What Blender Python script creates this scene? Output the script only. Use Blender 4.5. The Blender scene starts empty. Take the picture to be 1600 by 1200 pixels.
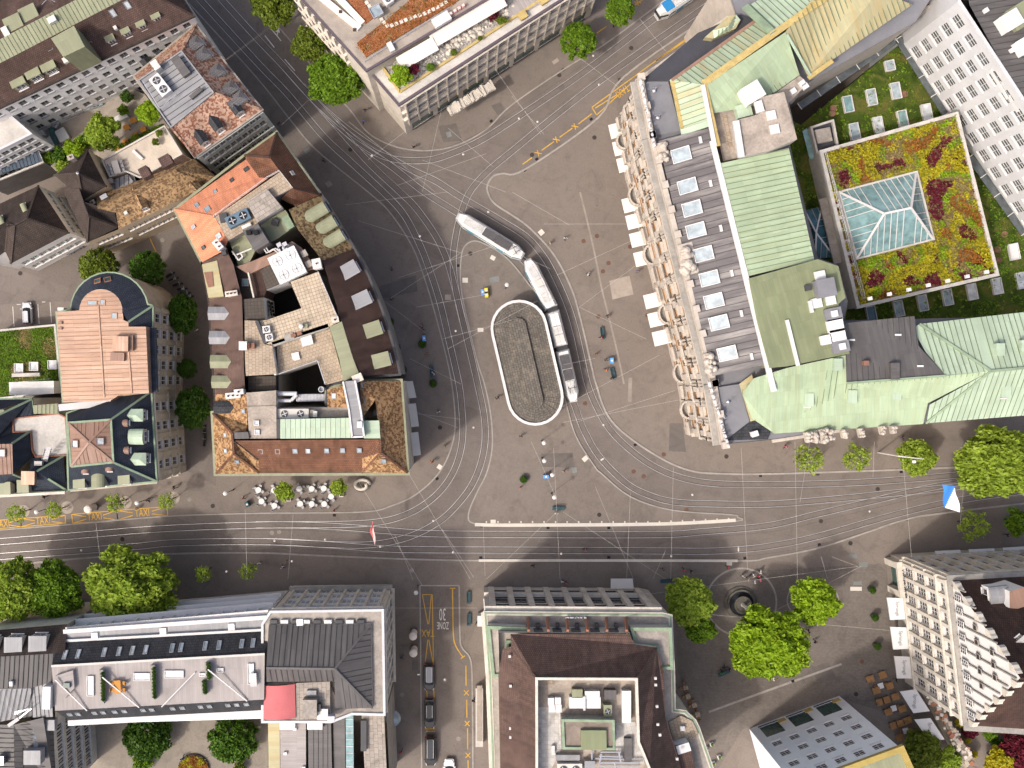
import bpy, math, random
from math import sin, cos, pi, radians, hypot, atan2, floor
from mathutils import Vector
random.seed(7)
sc = bpy.context.scene
COL = sc.collection
# ------------------------------------------------------------------ camera
# drone hovering 165 m up, lens pointing straight down
NX, NY, PPM, HC = 735.0,594.0,9.5,165.0
cam_d = bpy.data.cameras.new('camera'); cam = bpy.data.objects.new('camera', cam_d)
COL.objects.link(cam); cam.location = (0,0, HC)
cam_d.sensor_width = 36.0; cam_d.lens = 36.0 * (PPM * HC) / 1600.0
cam_d.shift_x = (800 - NX) / 1600.0; cam_d.shift_y = -(600 - NY) / 1600.0
cam_d.clip_end = 2000; sc.camera = cam
# ------------------------------------------------------------------ sky and sun
SUN_EL, SUN_AZ = radians(52), radians(37)     # shadows fall towards +x +y, 38 degrees above the x axis
sd = Vector((cos(SUN_AZ) * cos(SUN_EL), sin(SUN_AZ) * cos(SUN_EL),-sin(SUN_EL)))
sun_d = bpy.data.lights.new('sun', 'SUN'); sun_d.energy = 1.5; sun_d.angle = radians(3)
sun_d.color = (1.0,0.95,0.88)
sun = bpy.data.objects.new('sun', sun_d); COL.objects.link(sun)
sun.rotation_euler = sd.to_track_quat('-Z', 'Y').to_euler(); sun.location = (-60,-50,90)
wd = bpy.data.worlds.new('World'); sc.world = wd; wd.use_nodes = True
wn = wd.node_tree
sky = wn.nodes.new('ShaderNodeTexSky'); sky.sky_type = 'NISHITA'; sky.sun_disc = False
sky.sun_elevation = SUN_EL; sky.sun_rotation = atan2(-sd.x, -sd.y)
sky.air_density = 0.8; sky.dust_density = 6.0; sky.ozone_density = 0.3
wn.links.new(sky.outputs[0], wn.nodes['Background'].inputs[0])
wn.nodes['Background'].inputs[1].default_value = 0.15
vs = sc.view_settings
vs.view_transform = 'Standard'; vs.look = 'None'; vs.gamma = 1.0; vs.use_curve_mapping = False
vs.exposure = 0.66
sc.cycles.use_denoising = True
sc.cycles.max_bounces = 6
# ------------------------------------------------------------------ helpers
def W(px, py, z=0.0):
    """point of the place seen at picture pixel (px, py) when it stands z metres high"""
    k = (HC - z) / HC / PPM
    return Vector(((px - NX) * k, (NY - py) * k, z))
def reg(x0, y0, k):
    return lambda x, y, z=0.0: W(x0 + x / k, y0 + y / k, z)
def rg(i, j): return reg(400 * j, 300 * i, 4.0)
R = [[rg(i, j) for j in range(4)] for i in range(4)]
def sr(x0, y0): return reg(x0, y0,1600 / 260.0)
def PL(r, pts, z=None):
    """list of (x, y[, z]) in a measuring frame -> world points"""
    return [r(*p) if len(p) == 3 else r(p[0], p[1], z or 0.0) for p in pts]
def xy(pts): return [(p[0], p[1]) for p in pts]
def area(p): return sum(p[i][0] * p[(i + 1) % len(p)][1] - p[(i + 1) % len(p)][0] * p[i][1] for i in range(len(p))) / 2
def ccw(p): return list(p) if area(p) > 0 else list(p)[::-1]
def cen(p): return (sum(q[0] for q in p) / len(p), sum(q[1] for q in p) / len(p))

MATS = {}
class MB:
    """collects faces and links them as ONE mesh object"""
    def __init__(s): s.v = []; s.f = []; s.m = []; s.uv = []; s.sm = []
    def face(s, pts, mi=0, uv=None, smooth=False):
        i = len(s.v); s.v += [tuple(p) for p in pts]; s.f.append(list(range(i, i + len(pts)))); s.m.append(mi); s.sm.append(smooth)
        if uv is None: uv = plane_uv(pts)
        s.uv += uv
    def prism(s, poly, z0, z1, mi=0, mtop=None, bottom=False, sides=True):
        p = ccw(xy(poly)); n = len(p)
        if sides:
            for i in range(n):
                a, b = p[i], p[(i + 1) % n]
                s.face([(a[0], a[1], z0),(b[0], b[1], z0),(b[0], b[1], z1),(a[0], a[1], z1)], mi)
        s.face([(a[0], a[1], z1) for a in p], mi if mtop is None else mtop)
        if bottom: s.face([(a[0], a[1], z0) for a in p][::-1], mi)
    def box(s, c, sz, rz=0.0, mi=0, mtop=None, bottom=True):
        """c = centre of the base, sz = full sizes"""
        hx, hy = sz[0] / 2, sz[1] / 2; ca, sa = cos(rz), sin(rz)
        p = [(c[0] + x * ca - y * sa, c[1] + x * sa + y * ca) for x, y in ((-hx, -hy),(hx, -hy),(hx, hy),(-hx, hy))]
        s.prism(p, c[2], c[2] + sz[2], mi, mtop, bottom)
    def bar(s, a, b, w, h, mi=0, up=(0,0,1)):
        """box beam between two points; its base line is a-b, h above it"""
        a, b = Vector(a), Vector(b); d = b - a
        if d.length < 1e-6: return
        d.normalize(); u = Vector(up); sd_ = d.cross(u)
        if sd_.length < 1e-4: sd_ = d.cross(Vector((1,0,0)))
        sd_.normalize(); u = sd_.cross(d); sd_ *= w / 2; u *= h
        A = [a - sd_, a + sd_, a + sd_ + u, a - sd_ + u]; B = [p + (b - a) for p in A]
        for i in range(4):
            j = (i + 1) % 4; s.face([A[i], B[i], B[j], A[j]][::-1], mi)
        s.face(A[::-1], mi); s.face(B, mi)
    def tube(s, a, b, r, r2=None, n=6, mi=0, caps=True):
        a, b = Vector(a), Vector(b); d = (b - a)
        if d.length < 1e-6: return
        r2 = r if r2 is None else r2; d.normalize()
        u = d.orthogonal().normalized(); w = d.cross(u)
        A = [a + (u * cos(2 * pi * i / n) + w * sin(2 * pi * i / n)) * r for i in range(n)]
        B = [b + (u * cos(2 * pi * i / n) + w * sin(2 * pi * i / n)) * r2 for i in range(n)]
        for i in range(n):
            j = (i + 1) % n; s.face([A[i], A[j], B[j], B[i]], mi, smooth=True)
        if caps: s.face(A[::-1], mi); s.face(B, mi)
    def lathe(s, prof, c=(0,0,0), n=16, mi=0, sx=1.0, sy=1.0, smooth=True):
        for (r0, z0),(r1, z1) in zip(prof[:-1], prof[1:]):
            for i in range(n):
                a0, a1 = 2 * pi * i / n, 2 * pi * (i + 1) / n
                q = [(c[0] + r0 * cos(a0) * sx, c[1] + r0 * sin(a0) * sy, c[2] + z0),(c[0] + r0 * cos(a1) * sx, c[1] + r0 * sin(a1) * sy, c[2] + z0),
                     (c[0] + r1 * cos(a1) * sx, c[1] + r1 * sin(a1) * sy, c[2] + z1),(c[0] + r1 * cos(a0) * sx, c[1] + r1 * sin(a0) * sy, c[2] + z1)]
                if r0 < 1e-5: q = [q[0], q[2], q[3]]
                elif r1 < 1e-5: q = q[:3]
                s.face(q, mi, smooth=smooth)
    def build(s, name, mats, parent=None, loc=None, merge=False):
        if isinstance(mats, str): mats = [mats]
        o0 = Vector(loc) if loc is not None else (Vector(parent['_o']) if parent is not None and '_o' in parent else Vector((0,0,0)))
        me = bpy.data.meshes.new(name)
        me.from_pydata([(v[0] - o0[0], v[1] - o0[1], v[2] - o0[2]) for v in s.v], [], s.f)
        uvl = me.uv_layers.new(name='UVMap'); flat = [c for t in s.uv for c in t]
        if len(flat) == 2 * len(me.loops): uvl.data.foreach_set('uv', flat)
        me.polygons.foreach_set('material_index', s.m); me.polygons.foreach_set('use_smooth', s.sm)
        for m in mats: me.materials.append(M(m))
        if merge:
            import bmesh
            bm = bmesh.new(); bm.from_mesh(me); bmesh.ops.remove_doubles(bm, verts=bm.verts, dist=1e-4); bm.to_mesh(me); bm.free()
        o = bpy.data.objects.new(name, me); COL.objects.link(o)
        if parent is not None:
            o.parent = parent
            if '_o' in parent: o['_o'] = parent['_o']
        elif loc is not None: o.location = loc
        return o
def plane_uv(pts):
    """metres: u along the level line of the face, v down its slope"""
    a = Vector(pts[0]); n = Vector((0,0,0))
    for i in range(1, len(pts) - 1): n += (Vector(pts[i]) - a).cross(Vector(pts[i + 1]) - a)
    if n.length < 1e-9: return [(0,0)] * len(pts)
    n.normalize(); u = Vector((0,0,1)).cross(n)
    if u.length < 0.02:
        best = max(range(len(pts)), key=lambda i: (Vector(pts[i]) - Vector(pts[i - 1])).length)
        u = Vector(pts[best]) - Vector(pts[best - 1])
    u.normalize(); v = n.cross(u)
    return [(Vector(p).dot(u), Vector(p).dot(v)) for p in pts]
def empty(name, loc, rz=0.0):
    o = bpy.data.objects.new(name, None); COL.objects.link(o); o.location = loc; o.rotation_euler = (0,0, rz)
    o.empty_display_size = 0.3
    return o
def tag(o, label=None, cat=None, group=None, kind=None):
    if label: o['label'] = label
    if cat: o['category'] = cat
    if group: o['group'] = group
    if kind: o['kind'] = kind
    return o
def thing(name, label, cat, loc, group=None, rz=0.0, world=True):
    """Empty at a thing's base; with world=True its parts are given in world coordinates"""
    o = empty(name, loc, rz); tag(o, label, cat, group)
    if world: o['_o'] = [float(c) for c in loc]
    return o
def copy_tree(o, parent=None):
    c = o.copy(); COL.objects.link(c); c.parent = parent
    for ch in list(KIDS.get(o.name, [])) or list(o.children):
        copy_tree(ch, c)
    return c
KIDS = {}
def place(me_obj, name, parent, loc, rz=0.0, scale=None):
    """another object that shares mesh data"""
    o = bpy.data.objects.new(name, me_obj.data if hasattr(me_obj, 'data') else me_obj); COL.objects.link(o)
    off = Vector(parent['_o']) if parent is not None and '_o' in parent else Vector((0,0,0))
    o.location = Vector(loc) - off; o.rotation_euler = (0,0, rz)
    if scale is not None: o.scale = scale
    o.parent = parent
    return o
def mesh_of(mb, name, mats):
    o = mb.build(name, mats); me = o.data; bpy.data.objects.remove(o); return me
# ------------------------------------------------------------------ materials
DEFS = {}
def M(name):
    if name not in MATS: MATS[name] = DEFS[name](name)
    return MATS[name]
def new_mat(name, rough=0.8, metal=0.0, spec=0.3):
    m = bpy.data.materials.new(name); m.use_nodes = True
    b = m.node_tree.nodes['Principled BSDF']; b.inputs['Roughness'].default_value = rough
    b.inputs['Metallic'].default_value = metal; b.inputs['Specular IOR Level'].default_value = spec
    return m, m.node_tree.nodes, m.node_tree.links, b
def c4(c): return (c[0], c[1], c[2], 1.0)
def noise(n, l, vec, scale, detail=4.0, rough=0.6, dist=0.0):
    t = n.new('ShaderNodeTexNoise'); t.inputs['Scale'].default_value = scale; t.inputs['Detail'].default_value = detail
    t.inputs['Roughness'].default_value = rough; t.inputs['Distortion'].default_value = dist
    if vec is not None: l.new(vec, t.inputs['Vector'])
    return t.outputs['Fac']
def ramp(n, l, fac, stops):
    r = n.new('ShaderNodeValToRGB'); e = r.color_ramp.elements
    while len(e) < len(stops): e.new(0.5)
    for k, (p, c) in enumerate(stops): e[k].position = p; e[k].color = c4(c) if len(c) == 3 else c
    l.new(fac, r.inputs[0]); return r.outputs[0]
def mix(n, l, fac, a, b, mode='MIX'):
    x = n.new('ShaderNodeMix'); x.data_type = 'RGBA'; x.blend_type = mode
    if isinstance(fac, (int, float)): x.inputs[0].default_value = fac
    else: l.new(fac, x.inputs[0])
    for i, c in ((6, a),(7, b)):
        if isinstance(c, (tuple, list)): x.inputs[i].default_value = c4(c)
        else: l.new(c, x.inputs[i])
    return x.outputs[2]
def mapping(n, l, vec, sc_=(1,1,1), rot=(0,0,0)):
    m = n.new('ShaderNodeMapping'); m.inputs['Scale'].default_value = sc_; m.inputs['Rotation'].default_value = rot
    l.new(vec, m.inputs['Vector']); return m.outputs[0]
def world_pos(n):
    return n.new('ShaderNodeNewGeometry').outputs['Position']
def uvs(n): return n.new('ShaderNodeTexCoord').outputs['UV']
def mul(c, k): return tuple(x * k for x in c)
def bump(n, l, b, h, strength=0.3, dist=0.05):
    t = n.new('ShaderNodeBump'); t.inputs['Strength'].default_value = strength; t.inputs['Distance'].default_value = dist
    l.new(h, t.inputs['Height']); l.new(t.outputs[0], b.inputs['Normal'])
# plain material with two scales of mottling
def plain(name, col, var=0.25, scale=0.5, fine=6.0, rough=0.8, metal=0.0, spec=0.3, col2=None, fv=0.5):
    def mk(nm):
        m, n, l, b = new_mat(nm, rough, metal, spec); p = world_pos(n)
        c2 = col2 or mul(col, 1 - var)
        a = noise(n, l, p, scale, 5.0,0.65,0.6)
        base = ramp(n, l, a, [(0.32, c2),(0.62, col)])
        f = noise(n, l, p, fine, 3.0)
        g = ramp(n, l, f, [(0.3,(1 - fv * var,) * 3),(0.7,(1 + fv * var * 0.4,) * 3)])
        l.new(mix(n, l, 1.0, base, g, 'MULTIPLY'), b.inputs['Base Color'])
        return m
    DEFS[name] = mk
# roof tiles laid in rows (UV in metres)
def tiles(name, col, col2, mort, w=0.28, h=0.32, var=0.5, moss=None, bump_s=0.5, speck=None):
    def mk(nm):
        m, n, l, b = new_mat(nm, 0.85,0,0.2); u = uvs(n); p = world_pos(n)
        br = n.new('ShaderNodeTexBrick'); l.new(u, br.inputs['Vector']); br.offset = 0.5
        br.inputs['Scale'].default_value = 1.0; br.inputs['Brick Width'].default_value = w; br.inputs['Row Height'].default_value = h
        br.inputs['Mortar Size'].default_value = 0.035; br.inputs['Mortar Smooth'].default_value = 0.3; br.inputs['Bias'].default_value = 0.0
        br.inputs['Color1'].default_value = c4(col); br.inputs['Color2'].default_value = c4(col2); br.inputs['Mortar'].default_value = c4(mort)
        wn_ = n.new('ShaderNodeTexVoronoi'); wn_.inputs['Scale'].default_value = 3.4; l.new(p, wn_.inputs['Vector'])
        c = br.outputs['Color']
        if speck:
            sep = n.new('ShaderNodeSeparateColor'); l.new(wn_.outputs['Color'], sep.inputs[0])
            c = mix(n, l, ramp(n, l, sep.outputs[0], [(0.30,(0,0,0)),(0.38,(.85,) * 3)]), c, speck[0])
            c = mix(n, l, ramp(n, l, sep.outputs[1], [(0.70,(0,0,0)),(0.78,(.85,) * 3)]), c, speck[1])
        a = noise(n, l, p, 0.35,6.0,0.7,0.4)
        c = mix(n, l, 1.0, c, ramp(n, l, a, [(0.3,(1 - var,) * 3),(0.65,(1.08,) * 3)]), 'MULTIPLY')
        st = noise(n, l, mapping(n, l, u, (1.2,0.12,1)),1.0,4.0)
        c = mix(n, l, 1.0, c, ramp(n, l, st, [(0.35,(0.78,) * 3),(0.6,(1.05,) * 3)]), 'MULTIPLY')
        if moss:
            mo = noise(n, l, p, 1.1,7.0,0.75,0.8); c = mix(n, l, ramp(n, l, mo, [(0.52,(0,0,0)),(0.68,(0.75,) * 3)]), c, moss)
        l.new(c, b.inputs['Base Color']); bump(n, l, b, br.outputs['Fac'], -bump_s, 0.03)
        return m
    DEFS[name] = mk
# sheet metal with run-off streaks down the slope
def sheet(name, col, streak, streak2=None, amt=0.6, rough=0.5, metal=0.0, var=0.2, spec=0.3, dens=1.3, pan=0.55):
    def mk(nm):
        m, n, l, b = new_mat(nm, rough, metal, spec); u = uvs(n); p = world_pos(n)
        a = noise(n, l, p, 0.22,5.0,0.6,0.5)
        c = ramp(n, l, a, [(0.3, mul(col, 1 - var)),(0.65, col)])
        s1 = noise(n, l, mapping(n, l, u, (dens, 0.07,1)),1.0,5.0,0.6)
        c = mix(n, l, ramp(n, l, s1, [(0.48,(0,0,0)),(0.68,(amt,) * 3)]), c, streak)
        if streak2:
            s2 = noise(n, l, mapping(n, l, u, (dens * 1.7,0.1,1),(0,0,0.01)),1.3,4.0,0.7)
            c = mix(n, l, ramp(n, l, s2, [(0.55,(0,0,0)),(0.74,(amt,) * 3)]), c, streak2)
        # neighbouring sheets are never quite the same tone
        br = n.new('ShaderNodeTexBrick'); l.new(u, br.inputs['Vector']); br.offset = 0.35
        br.inputs['Brick Width'].default_value = pan; br.inputs['Row Height'].default_value = 2.2; br.inputs['Mortar Size'].default_value = 0.008
        br.inputs['Scale'].default_value = 1.0
        br.inputs['Color1'].default_value = (1.04,) * 3 + (1,); br.inputs['Color2'].default_value = (0.9,) * 3 + (1,); br.inputs['Mortar'].default_value = (0.7,) * 3 + (1,)
        c = mix(n, l, 1.0, c, br.outputs['Color'], 'MULTIPLY')
        l.new(c, b.inputs['Base Color'])
        return m
    DEFS[name] = mk
# square slabs
def slabs(name, col, mort, w=0.5, h=0.5, var=0.3, off=0.0, dirt=(0.08,0.07,0.05), msz=0.03):
    def mk(nm):
        m, n, l, b = new_mat(nm, 0.85); u = uvs(n); p = world_pos(n)
        br = n.new('ShaderNodeTexBrick'); l.new(u, br.inputs['Vector']); br.offset = off
        br.inputs['Scale'].default_value = 1.0; br.inputs['Brick Width'].default_value = w; br.inputs['Row Height'].default_value = h
        br.inputs['Mortar Size'].default_value = msz; br.inputs['Mortar Smooth'].default_value = 0.4
        br.inputs['Color1'].default_value = c4(col); br.inputs['Color2'].default_value = c4(mul(col, 1 - var * 0.6)); br.inputs['Mortar'].default_value = c4(mort)
        a = noise(n, l, p, 0.5,7.0,0.7,0.6)
        c = mix(n, l, ramp(n, l, a, [(0.5,(0,0,0)),(0.8,(0.7,) * 3)]), br.outputs['Color'], dirt)
        f = noise(n, l, p, 5.0,3.0)
        c = mix(n, l, 1.0, c, ramp(n, l, f, [(0.3,(1 - var * 0.5,) * 3),(0.7,(1.05,) * 3)]), 'MULTIPLY')
        l.new(c, b.inputs['Base Color']); bump(n, l, b, br.outputs['Fac'], -0.2,0.01)
        return m
    DEFS[name] = mk
def glass(name, col, rough=0.08, spec=0.6):
    def mk(nm):
        m, n, l, b = new_mat(nm, rough, 0.0, spec); p = world_pos(n)
        a = noise(n, l, p, 0.9,3.0)
        l.new(ramp(n, l, a, [(0.35, mul(col, 0.6)),(0.65, col)]), b.inputs['Base Color'])
        return m
    DEFS[name] = mk
def leaf(name, col, col2, trans=0.25):
    def mk(nm):
        m, n, l, b = new_mat(nm, 0.55,0,0.25)
        oi = n.new('ShaderNodeObjectInfo'); p = world_pos(n)
        g = n.new('ShaderNodeNewGeometry')
        c = mix(n, l, g.outputs['Random Per Island'], col2, col)
        a = noise(n, l, p, 0.6,3.0)
        c = mix(n, l, 1.0, c, ramp(n, l, a, [(0.3,(0.72,) * 3),(0.7,(1.15,) * 3)]), 'MULTIPLY')
        l.new(c, b.inputs['Base Color'])
        t = n.new('ShaderNodeBsdfTranslucent'); l.new(c, t.inputs['Color'])
        ms = n.new('ShaderNodeMixShader'); ms.inputs[0].default_value = trans
        l.new(b.outputs[0], ms.inputs[1]); l.new(t.outputs[0], ms.inputs[2])
        out = [x for x in n if x.type == 'OUTPUT_MATERIAL'][0]; l.new(ms.outputs[0], out.inputs[0])
        return m
    DEFS[name] = mk
def ground_mat(name, col, col2, patch=0.2, stain=0.35, sett=None):
    def mk(nm):
        m, n, l, b = new_mat(nm, 0.82,0,0.25); p = world_pos(n)
        a = noise(n, l, p, 0.045,6.0,0.65,0.6)
        c = ramp(n, l, a, [(0.3, col2),(0.66, col)])
        s = noise(n, l, p, 0.35,6.0,0.7,1.0)
        c = mix(n, l, 1.0, c, ramp(n, l, s, [(0.28,(1 - stain,) * 3),(0.5,(1.0,) * 3),(0.75,(1 + patch * 0.5,) * 3)]), 'MULTIPLY')
        f = noise(n, l, p, 3.5,4.0,0.7)
        c = mix(n, l, 1.0, c, ramp(n, l, f, [(0.3,(0.86,) * 3),(0.7,(1.08,) * 3)]), 'MULTIPLY')
        # repair patches: rectangles of slightly different tone
        v = n.new('ShaderNodeTexBrick'); l.new(mapping(n, l, p, (1,1,1),(0,0,0.35)), v.inputs['Vector']); v.offset = 0.37
        v.inputs['Scale'].default_value = 1.0; v.inputs['Brick Width'].default_value = 9.0; v.inputs['Row Height'].default_value = 4.2; v.inputs['Mortar Size'].default_value = 0.012
        v.inputs['Color1'].default_value = (1.03,) * 3 + (1,); v.inputs['Color2'].default_value = (1 - patch,) * 3 + (1,); v.inputs['Mortar'].default_value = (0.84,) * 3 + (1,)
        c = mix(n, l, 1.0, c, v.outputs['Color'], 'MULTIPLY')
        vo = n.new('ShaderNodeTexVoronoi'); vo.inputs['Scale'].default_value = 0.55; l.new(p, vo.inputs['Vector'])
        c = mix(n, l, ramp(n, l, vo.outputs['Distance'], [(0.035,(0.6,) * 3),(0.06,(0,0,0))]), c, mul(col, 0.35))
        if sett:
            br = n.new('ShaderNodeTexBrick'); l.new(p, br.inputs['Vector']); br.inputs['Scale'].default_value = 1.0
            br.inputs['Brick Width'].default_value = sett; br.inputs['Row Height'].default_value = sett * 0.7; br.inputs['Mortar Size'].default_value = 0.02
            br.inputs['Color1'].default_value = (1.05,) * 3 + (1,); br.inputs['Color2'].default_value = (0.88,) * 3 + (1,); br.inputs['Mortar'].default_value = (0.72,) * 3 + (1,)
            c = mix(n, l, 1.0, c, br.outputs['Color'], 'MULTIPLY')
        l.new(c, b.inputs['Base Color'])
        return m
    DEFS[name] = mk
def patchy(name, stops, scale=0.8, fine=7.0, rough=0.9):
    """ground-cover planting: colours in drifts"""
    def mk(nm):
        m, n, l, b = new_mat(nm, rough, 0,0.15); p = world_pos(n)
        a = noise(n, l, p, scale, 4.0,0.55,1.2); c = ramp(n, l, a, stops)
        f = noise(n, l, p, fine, 5.0,0.8)
        c = mix(n, l, 1.0, c, ramp(n, l, f, [(0.3,(0.35,) * 3),(0.6,(1.1,) * 3)]), 'MULTIPLY')
        l.new(c, b.inputs['Base Color']); bump(n, l, b, f, 1.0,0.3)
        return m
    DEFS[name] = mk

ground_mat('paving', (0.195,0.164,0.141),(0.166,0.139,0.119),0.06,0.22)
ground_mat('asphalt', (0.172,0.146,0.128),(0.146,0.124,0.110),0.10,0.22)
ground_mat('setts', (0.185,0.158,0.137),(0.155,0.134,0.117),0.10,0.25,0.35)
ground_mat('court', (0.26,0.225,0.185),(0.20,0.175,0.145),0.10,0.3)
plain('patch_dark', (0.135,0.118,0.105),0.2); plain('patch_pale', (0.34,0.29,0.245),0.2, fine=3.0)
plain('kerb', (0.33,0.30,0.27),0.25, fine=2.0); plain('kerb_pale', (0.62,0.57,0.50),0.15); plain('kerb_dark', (0.2,0.18,0.16),0.3)
plain('rail', (0.50,0.48,0.47),0.35, rough=0.35, metal=0.3, spec=0.5); plain('groove', (0.03,0.03,0.03),0.2)
plain('iron', (0.05,0.042,0.037),0.3); plain('rust', (0.14,0.075,0.05),0.3); plain('grey_iron', (0.2,0.21,0.2),0.2)
plain('yellow_paint', (0.62,0.36,0.045),0.25,0.8,9.0); plain('white_paint', (0.62,0.6,0.57),0.2,0.8,9.0); plain('faded_paint', (0.28,0.245,0.21),0.25,0.8,9.0)
# walls
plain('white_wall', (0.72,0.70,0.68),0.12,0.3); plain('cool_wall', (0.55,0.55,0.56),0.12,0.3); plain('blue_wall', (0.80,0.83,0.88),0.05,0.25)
plain('stone', (0.52,0.45,0.36),0.3,0.5,2.5); plain('warm_stone', (0.51,0.45,0.385),0.22,0.4,2.5); plain('pale_stone', (0.62,0.57,0.49),0.25,0.4,2.5)
plain('grey_stone', (0.33,0.31,0.28),0.3,0.4,2.5); plain('beige_wall', (0.55,0.45,0.33),0.2); plain('mint_wall', (0.50,0.53,0.50),0.2)
plain('concrete', (0.36,0.32,0.28),0.35,0.5,3.0); plain('pale_concrete', (0.52,0.49,0.45),0.25,0.4,3.0); plain('dark_wall', (0.10,0.09,0.085),0.3)
plain('travertine', (0.60,0.54,0.46),0.25,0.5,2.0)
# roofs
tiles('tile_brown', (0.150,0.092,0.074),(0.112,0.071,0.060),(0.06,0.042,0.036), var=0.35)
tiles('tile_dark', (0.085,0.062,0.052),(0.062,0.047,0.042),(0.03,0.025,0.022), var=0.35)
tiles('tile_choc', (0.100,0.056,0.043),(0.072,0.043,0.035),(0.035,0.023,0.02), var=0.4)
tiles('tile_red_mix', (0.40,0.19,0.115),(0.30,0.135,0.085),(0.11,0.055,0.04),0.32,0.36,0.15, speck=((0.50,0.34,0.25),(0.20,0.085,0.055)))
tiles('tile_tan_mix', (0.30,0.20,0.115),(0.23,0.15,0.085),(0.075,0.045,0.028),0.32,0.36,0.25, speck=((0.38,0.25,0.13),(0.13,0.075,0.04)))
tiles('tile_ochre', (0.34,0.19,0.085),(0.25,0.125,0.055),(0.08,0.045,0.025),0.32,0.36,0.25, speck=((0.42,0.26,0.13),(0.14,0.07,0.035)))
tiles('tile_rust', (0.24,0.115,0.065),(0.18,0.085,0.052),(0.08,0.042,0.03), var=0.45)
tiles('tile_salmon', (0.66,0.27,0.15),(0.60,0.24,0.135),(0.40,0.17,0.10), var=0.2, bump_s=0.2)
tiles('tile_mossy', (0.22,0.15,0.07),(0.16,0.10,0.05),(0.06,0.04,0.025),0.32,0.36,0.5, moss=(0.26,0.22,0.10), speck=((0.33,0.23,0.12),(0.10,0.06,0.035)))
tiles('slate_blue', (0.048,0.058,0.078),(0.038,0.046,0.062),(0.02,0.024,0.03),0.35,0.3,0.25)
tiles('slate_dark', (0.055,0.056,0.062),(0.04,0.042,0.047),(0.02,0.02,0.022),0.6,0.45,0.25)
tiles('slate_grey', (0.16,0.15,0.155),(0.13,0.125,0.13),(0.07,0.07,0.07),0.35,0.3,0.25)
sheet('patina', (0.37,0.46,0.30),(0.31,0.34,0.19),(0.45,0.52,0.40),0.6)
sheet('patina_rust', (0.40,0.49,0.35),(0.40,0.33,0.18),(0.44,0.38,0.27),0.75)
sheet('patina_ochre', (0.42,0.38,0.22),(0.42,0.31,0.14),(0.38,0.42,0.28),0.85)
sheet('patina_pale', (0.41,0.51,0.38),(0.34,0.42,0.29),(0.44,0.40,0.28),0.5)
sheet('patina_olive', (0.26,0.27,0.17),(0.20,0.21,0.13),(0.33,0.31,0.22),0.5)
sheet('olive_felt', (0.21,0.235,0.13),(0.17,0.19,0.11),(0.28,0.27,0.2),0.4)
sheet('copper_new', (0.42,0.27,0.19),(0.50,0.36,0.28),(0.34,0.19,0.115),0.8,0.42,0.25)
sheet('copper_brown', (0.27,0.165,0.12),(0.34,0.21,0.16),(0.20,0.12,0.09),0.6,0.5)
sheet('zinc', (0.27,0.27,0.28),(0.36,0.36,0.37),(0.19,0.19,0.2),0.5,0.45)
sheet('zinc_dark', (0.105,0.098,0.096),(0.15,0.14,0.135),(0.07,0.066,0.065),0.6,0.5)
sheet('zinc_streak', (0.10,0.09,0.094),(0.26,0.24,0.228),(0.06,0.052,0.055),0.95,0.45, dens=0.7)
sheet('blue_seam', (0.07,0.10,0.14),(0.1,0.14,0.18),(0.05,0.07,0.1),0.5,0.45)
sheet('wood_deck', (0.36,0.325,0.31),(0.29,0.26,0.25),(0.42,0.385,0.37),0.6,0.8, pan=0.28)
plain('seam_green', (0.17,0.21,0.12),0.3); plain('seam_dark', (0.06,0.055,0.055),0.3); plain('seam_copper', (0.30,0.17,0.11),0.3)
plain('felt_grey', (0.20,0.20,0.215),0.15,0.5,8.0); plain('felt_dark', (0.055,0.056,0.066),0.2,0.5,8.0)
plain('gravel', (0.36,0.31,0.26),0.35,0.4,9.0); plain('gravel_brown', (0.27,0.22,0.18),0.4,0.4,9.0); plain('membrane', (0.40,0.34,0.285),0.4,0.35,3.0)
plain('cream_roof', (0.53,0.46,0.38),0.25,0.35,4.0)
slabs('slab_cream', (0.52,0.43,0.32),(0.17,0.12,0.08),0.5,0.5); slabs('slab_tan', (0.42,0.335,0.25),(0.20,0.15,0.1),0.5,0.5,0.3,0.5)
slabs('slab_grey', (0.38,0.335,0.29),(0.16,0.13,0.11),0.95,0.65,0.35,0.5); slabs('slab_white', (0.55,0.53,0.5),(0.40,0.38,0.36),0.6,0.6)
slabs('slab_dark', (0.085,0.07,0.058),(0.035,0.03,0.025),0.5,0.5)
slabs('canopy_stone', (0.165,0.147,0.125),(0.075,0.066,0.057),0.7,0.4,0.5,0.5,(0.34,0.28,0.21),0.05)
plain('moss_grey', (0.15,0.135,0.11),0.5,0.8,4.0)
patchy('sedum_orange', [(0.25,(0.28,0.10,0.045)),(0.5,(0.42,0.16,0.07)),(0.75,(0.50,0.24,0.12))], 0.7)
patchy('sedum_mix', [(0.22,(0.10,0.012,0.018)),(0.34,(0.13,0.02,0.02)),(0.40,(0.26,0.19,0.12)),(0.50,(0.30,0.24,0.10)),(0.60,(0.36,0.40,0.035)),(0.80,(0.48,0.24,0.05))], 0.22)
patchy('turf', [(0.3,(0.045,0.075,0.012)),(0.5,(0.085,0.125,0.018)),(0.7,(0.20,0.17,0.07))], 0.35)
patchy('turf_dark', [(0.3,(0.045,0.075,0.012)),(0.5,(0.09,0.14,0.02)),(0.68,(0.20,0.18,0.05))], 0.4)
patchy('rockery', [(0.3,(0.25,0.22,0.19)),(0.5,(0.5,0.46,0.42)),(0.68,(0.62,0.58,0.55)),(0.8,(0.12,0.16,0.04))], 1.2,4.0)
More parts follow.
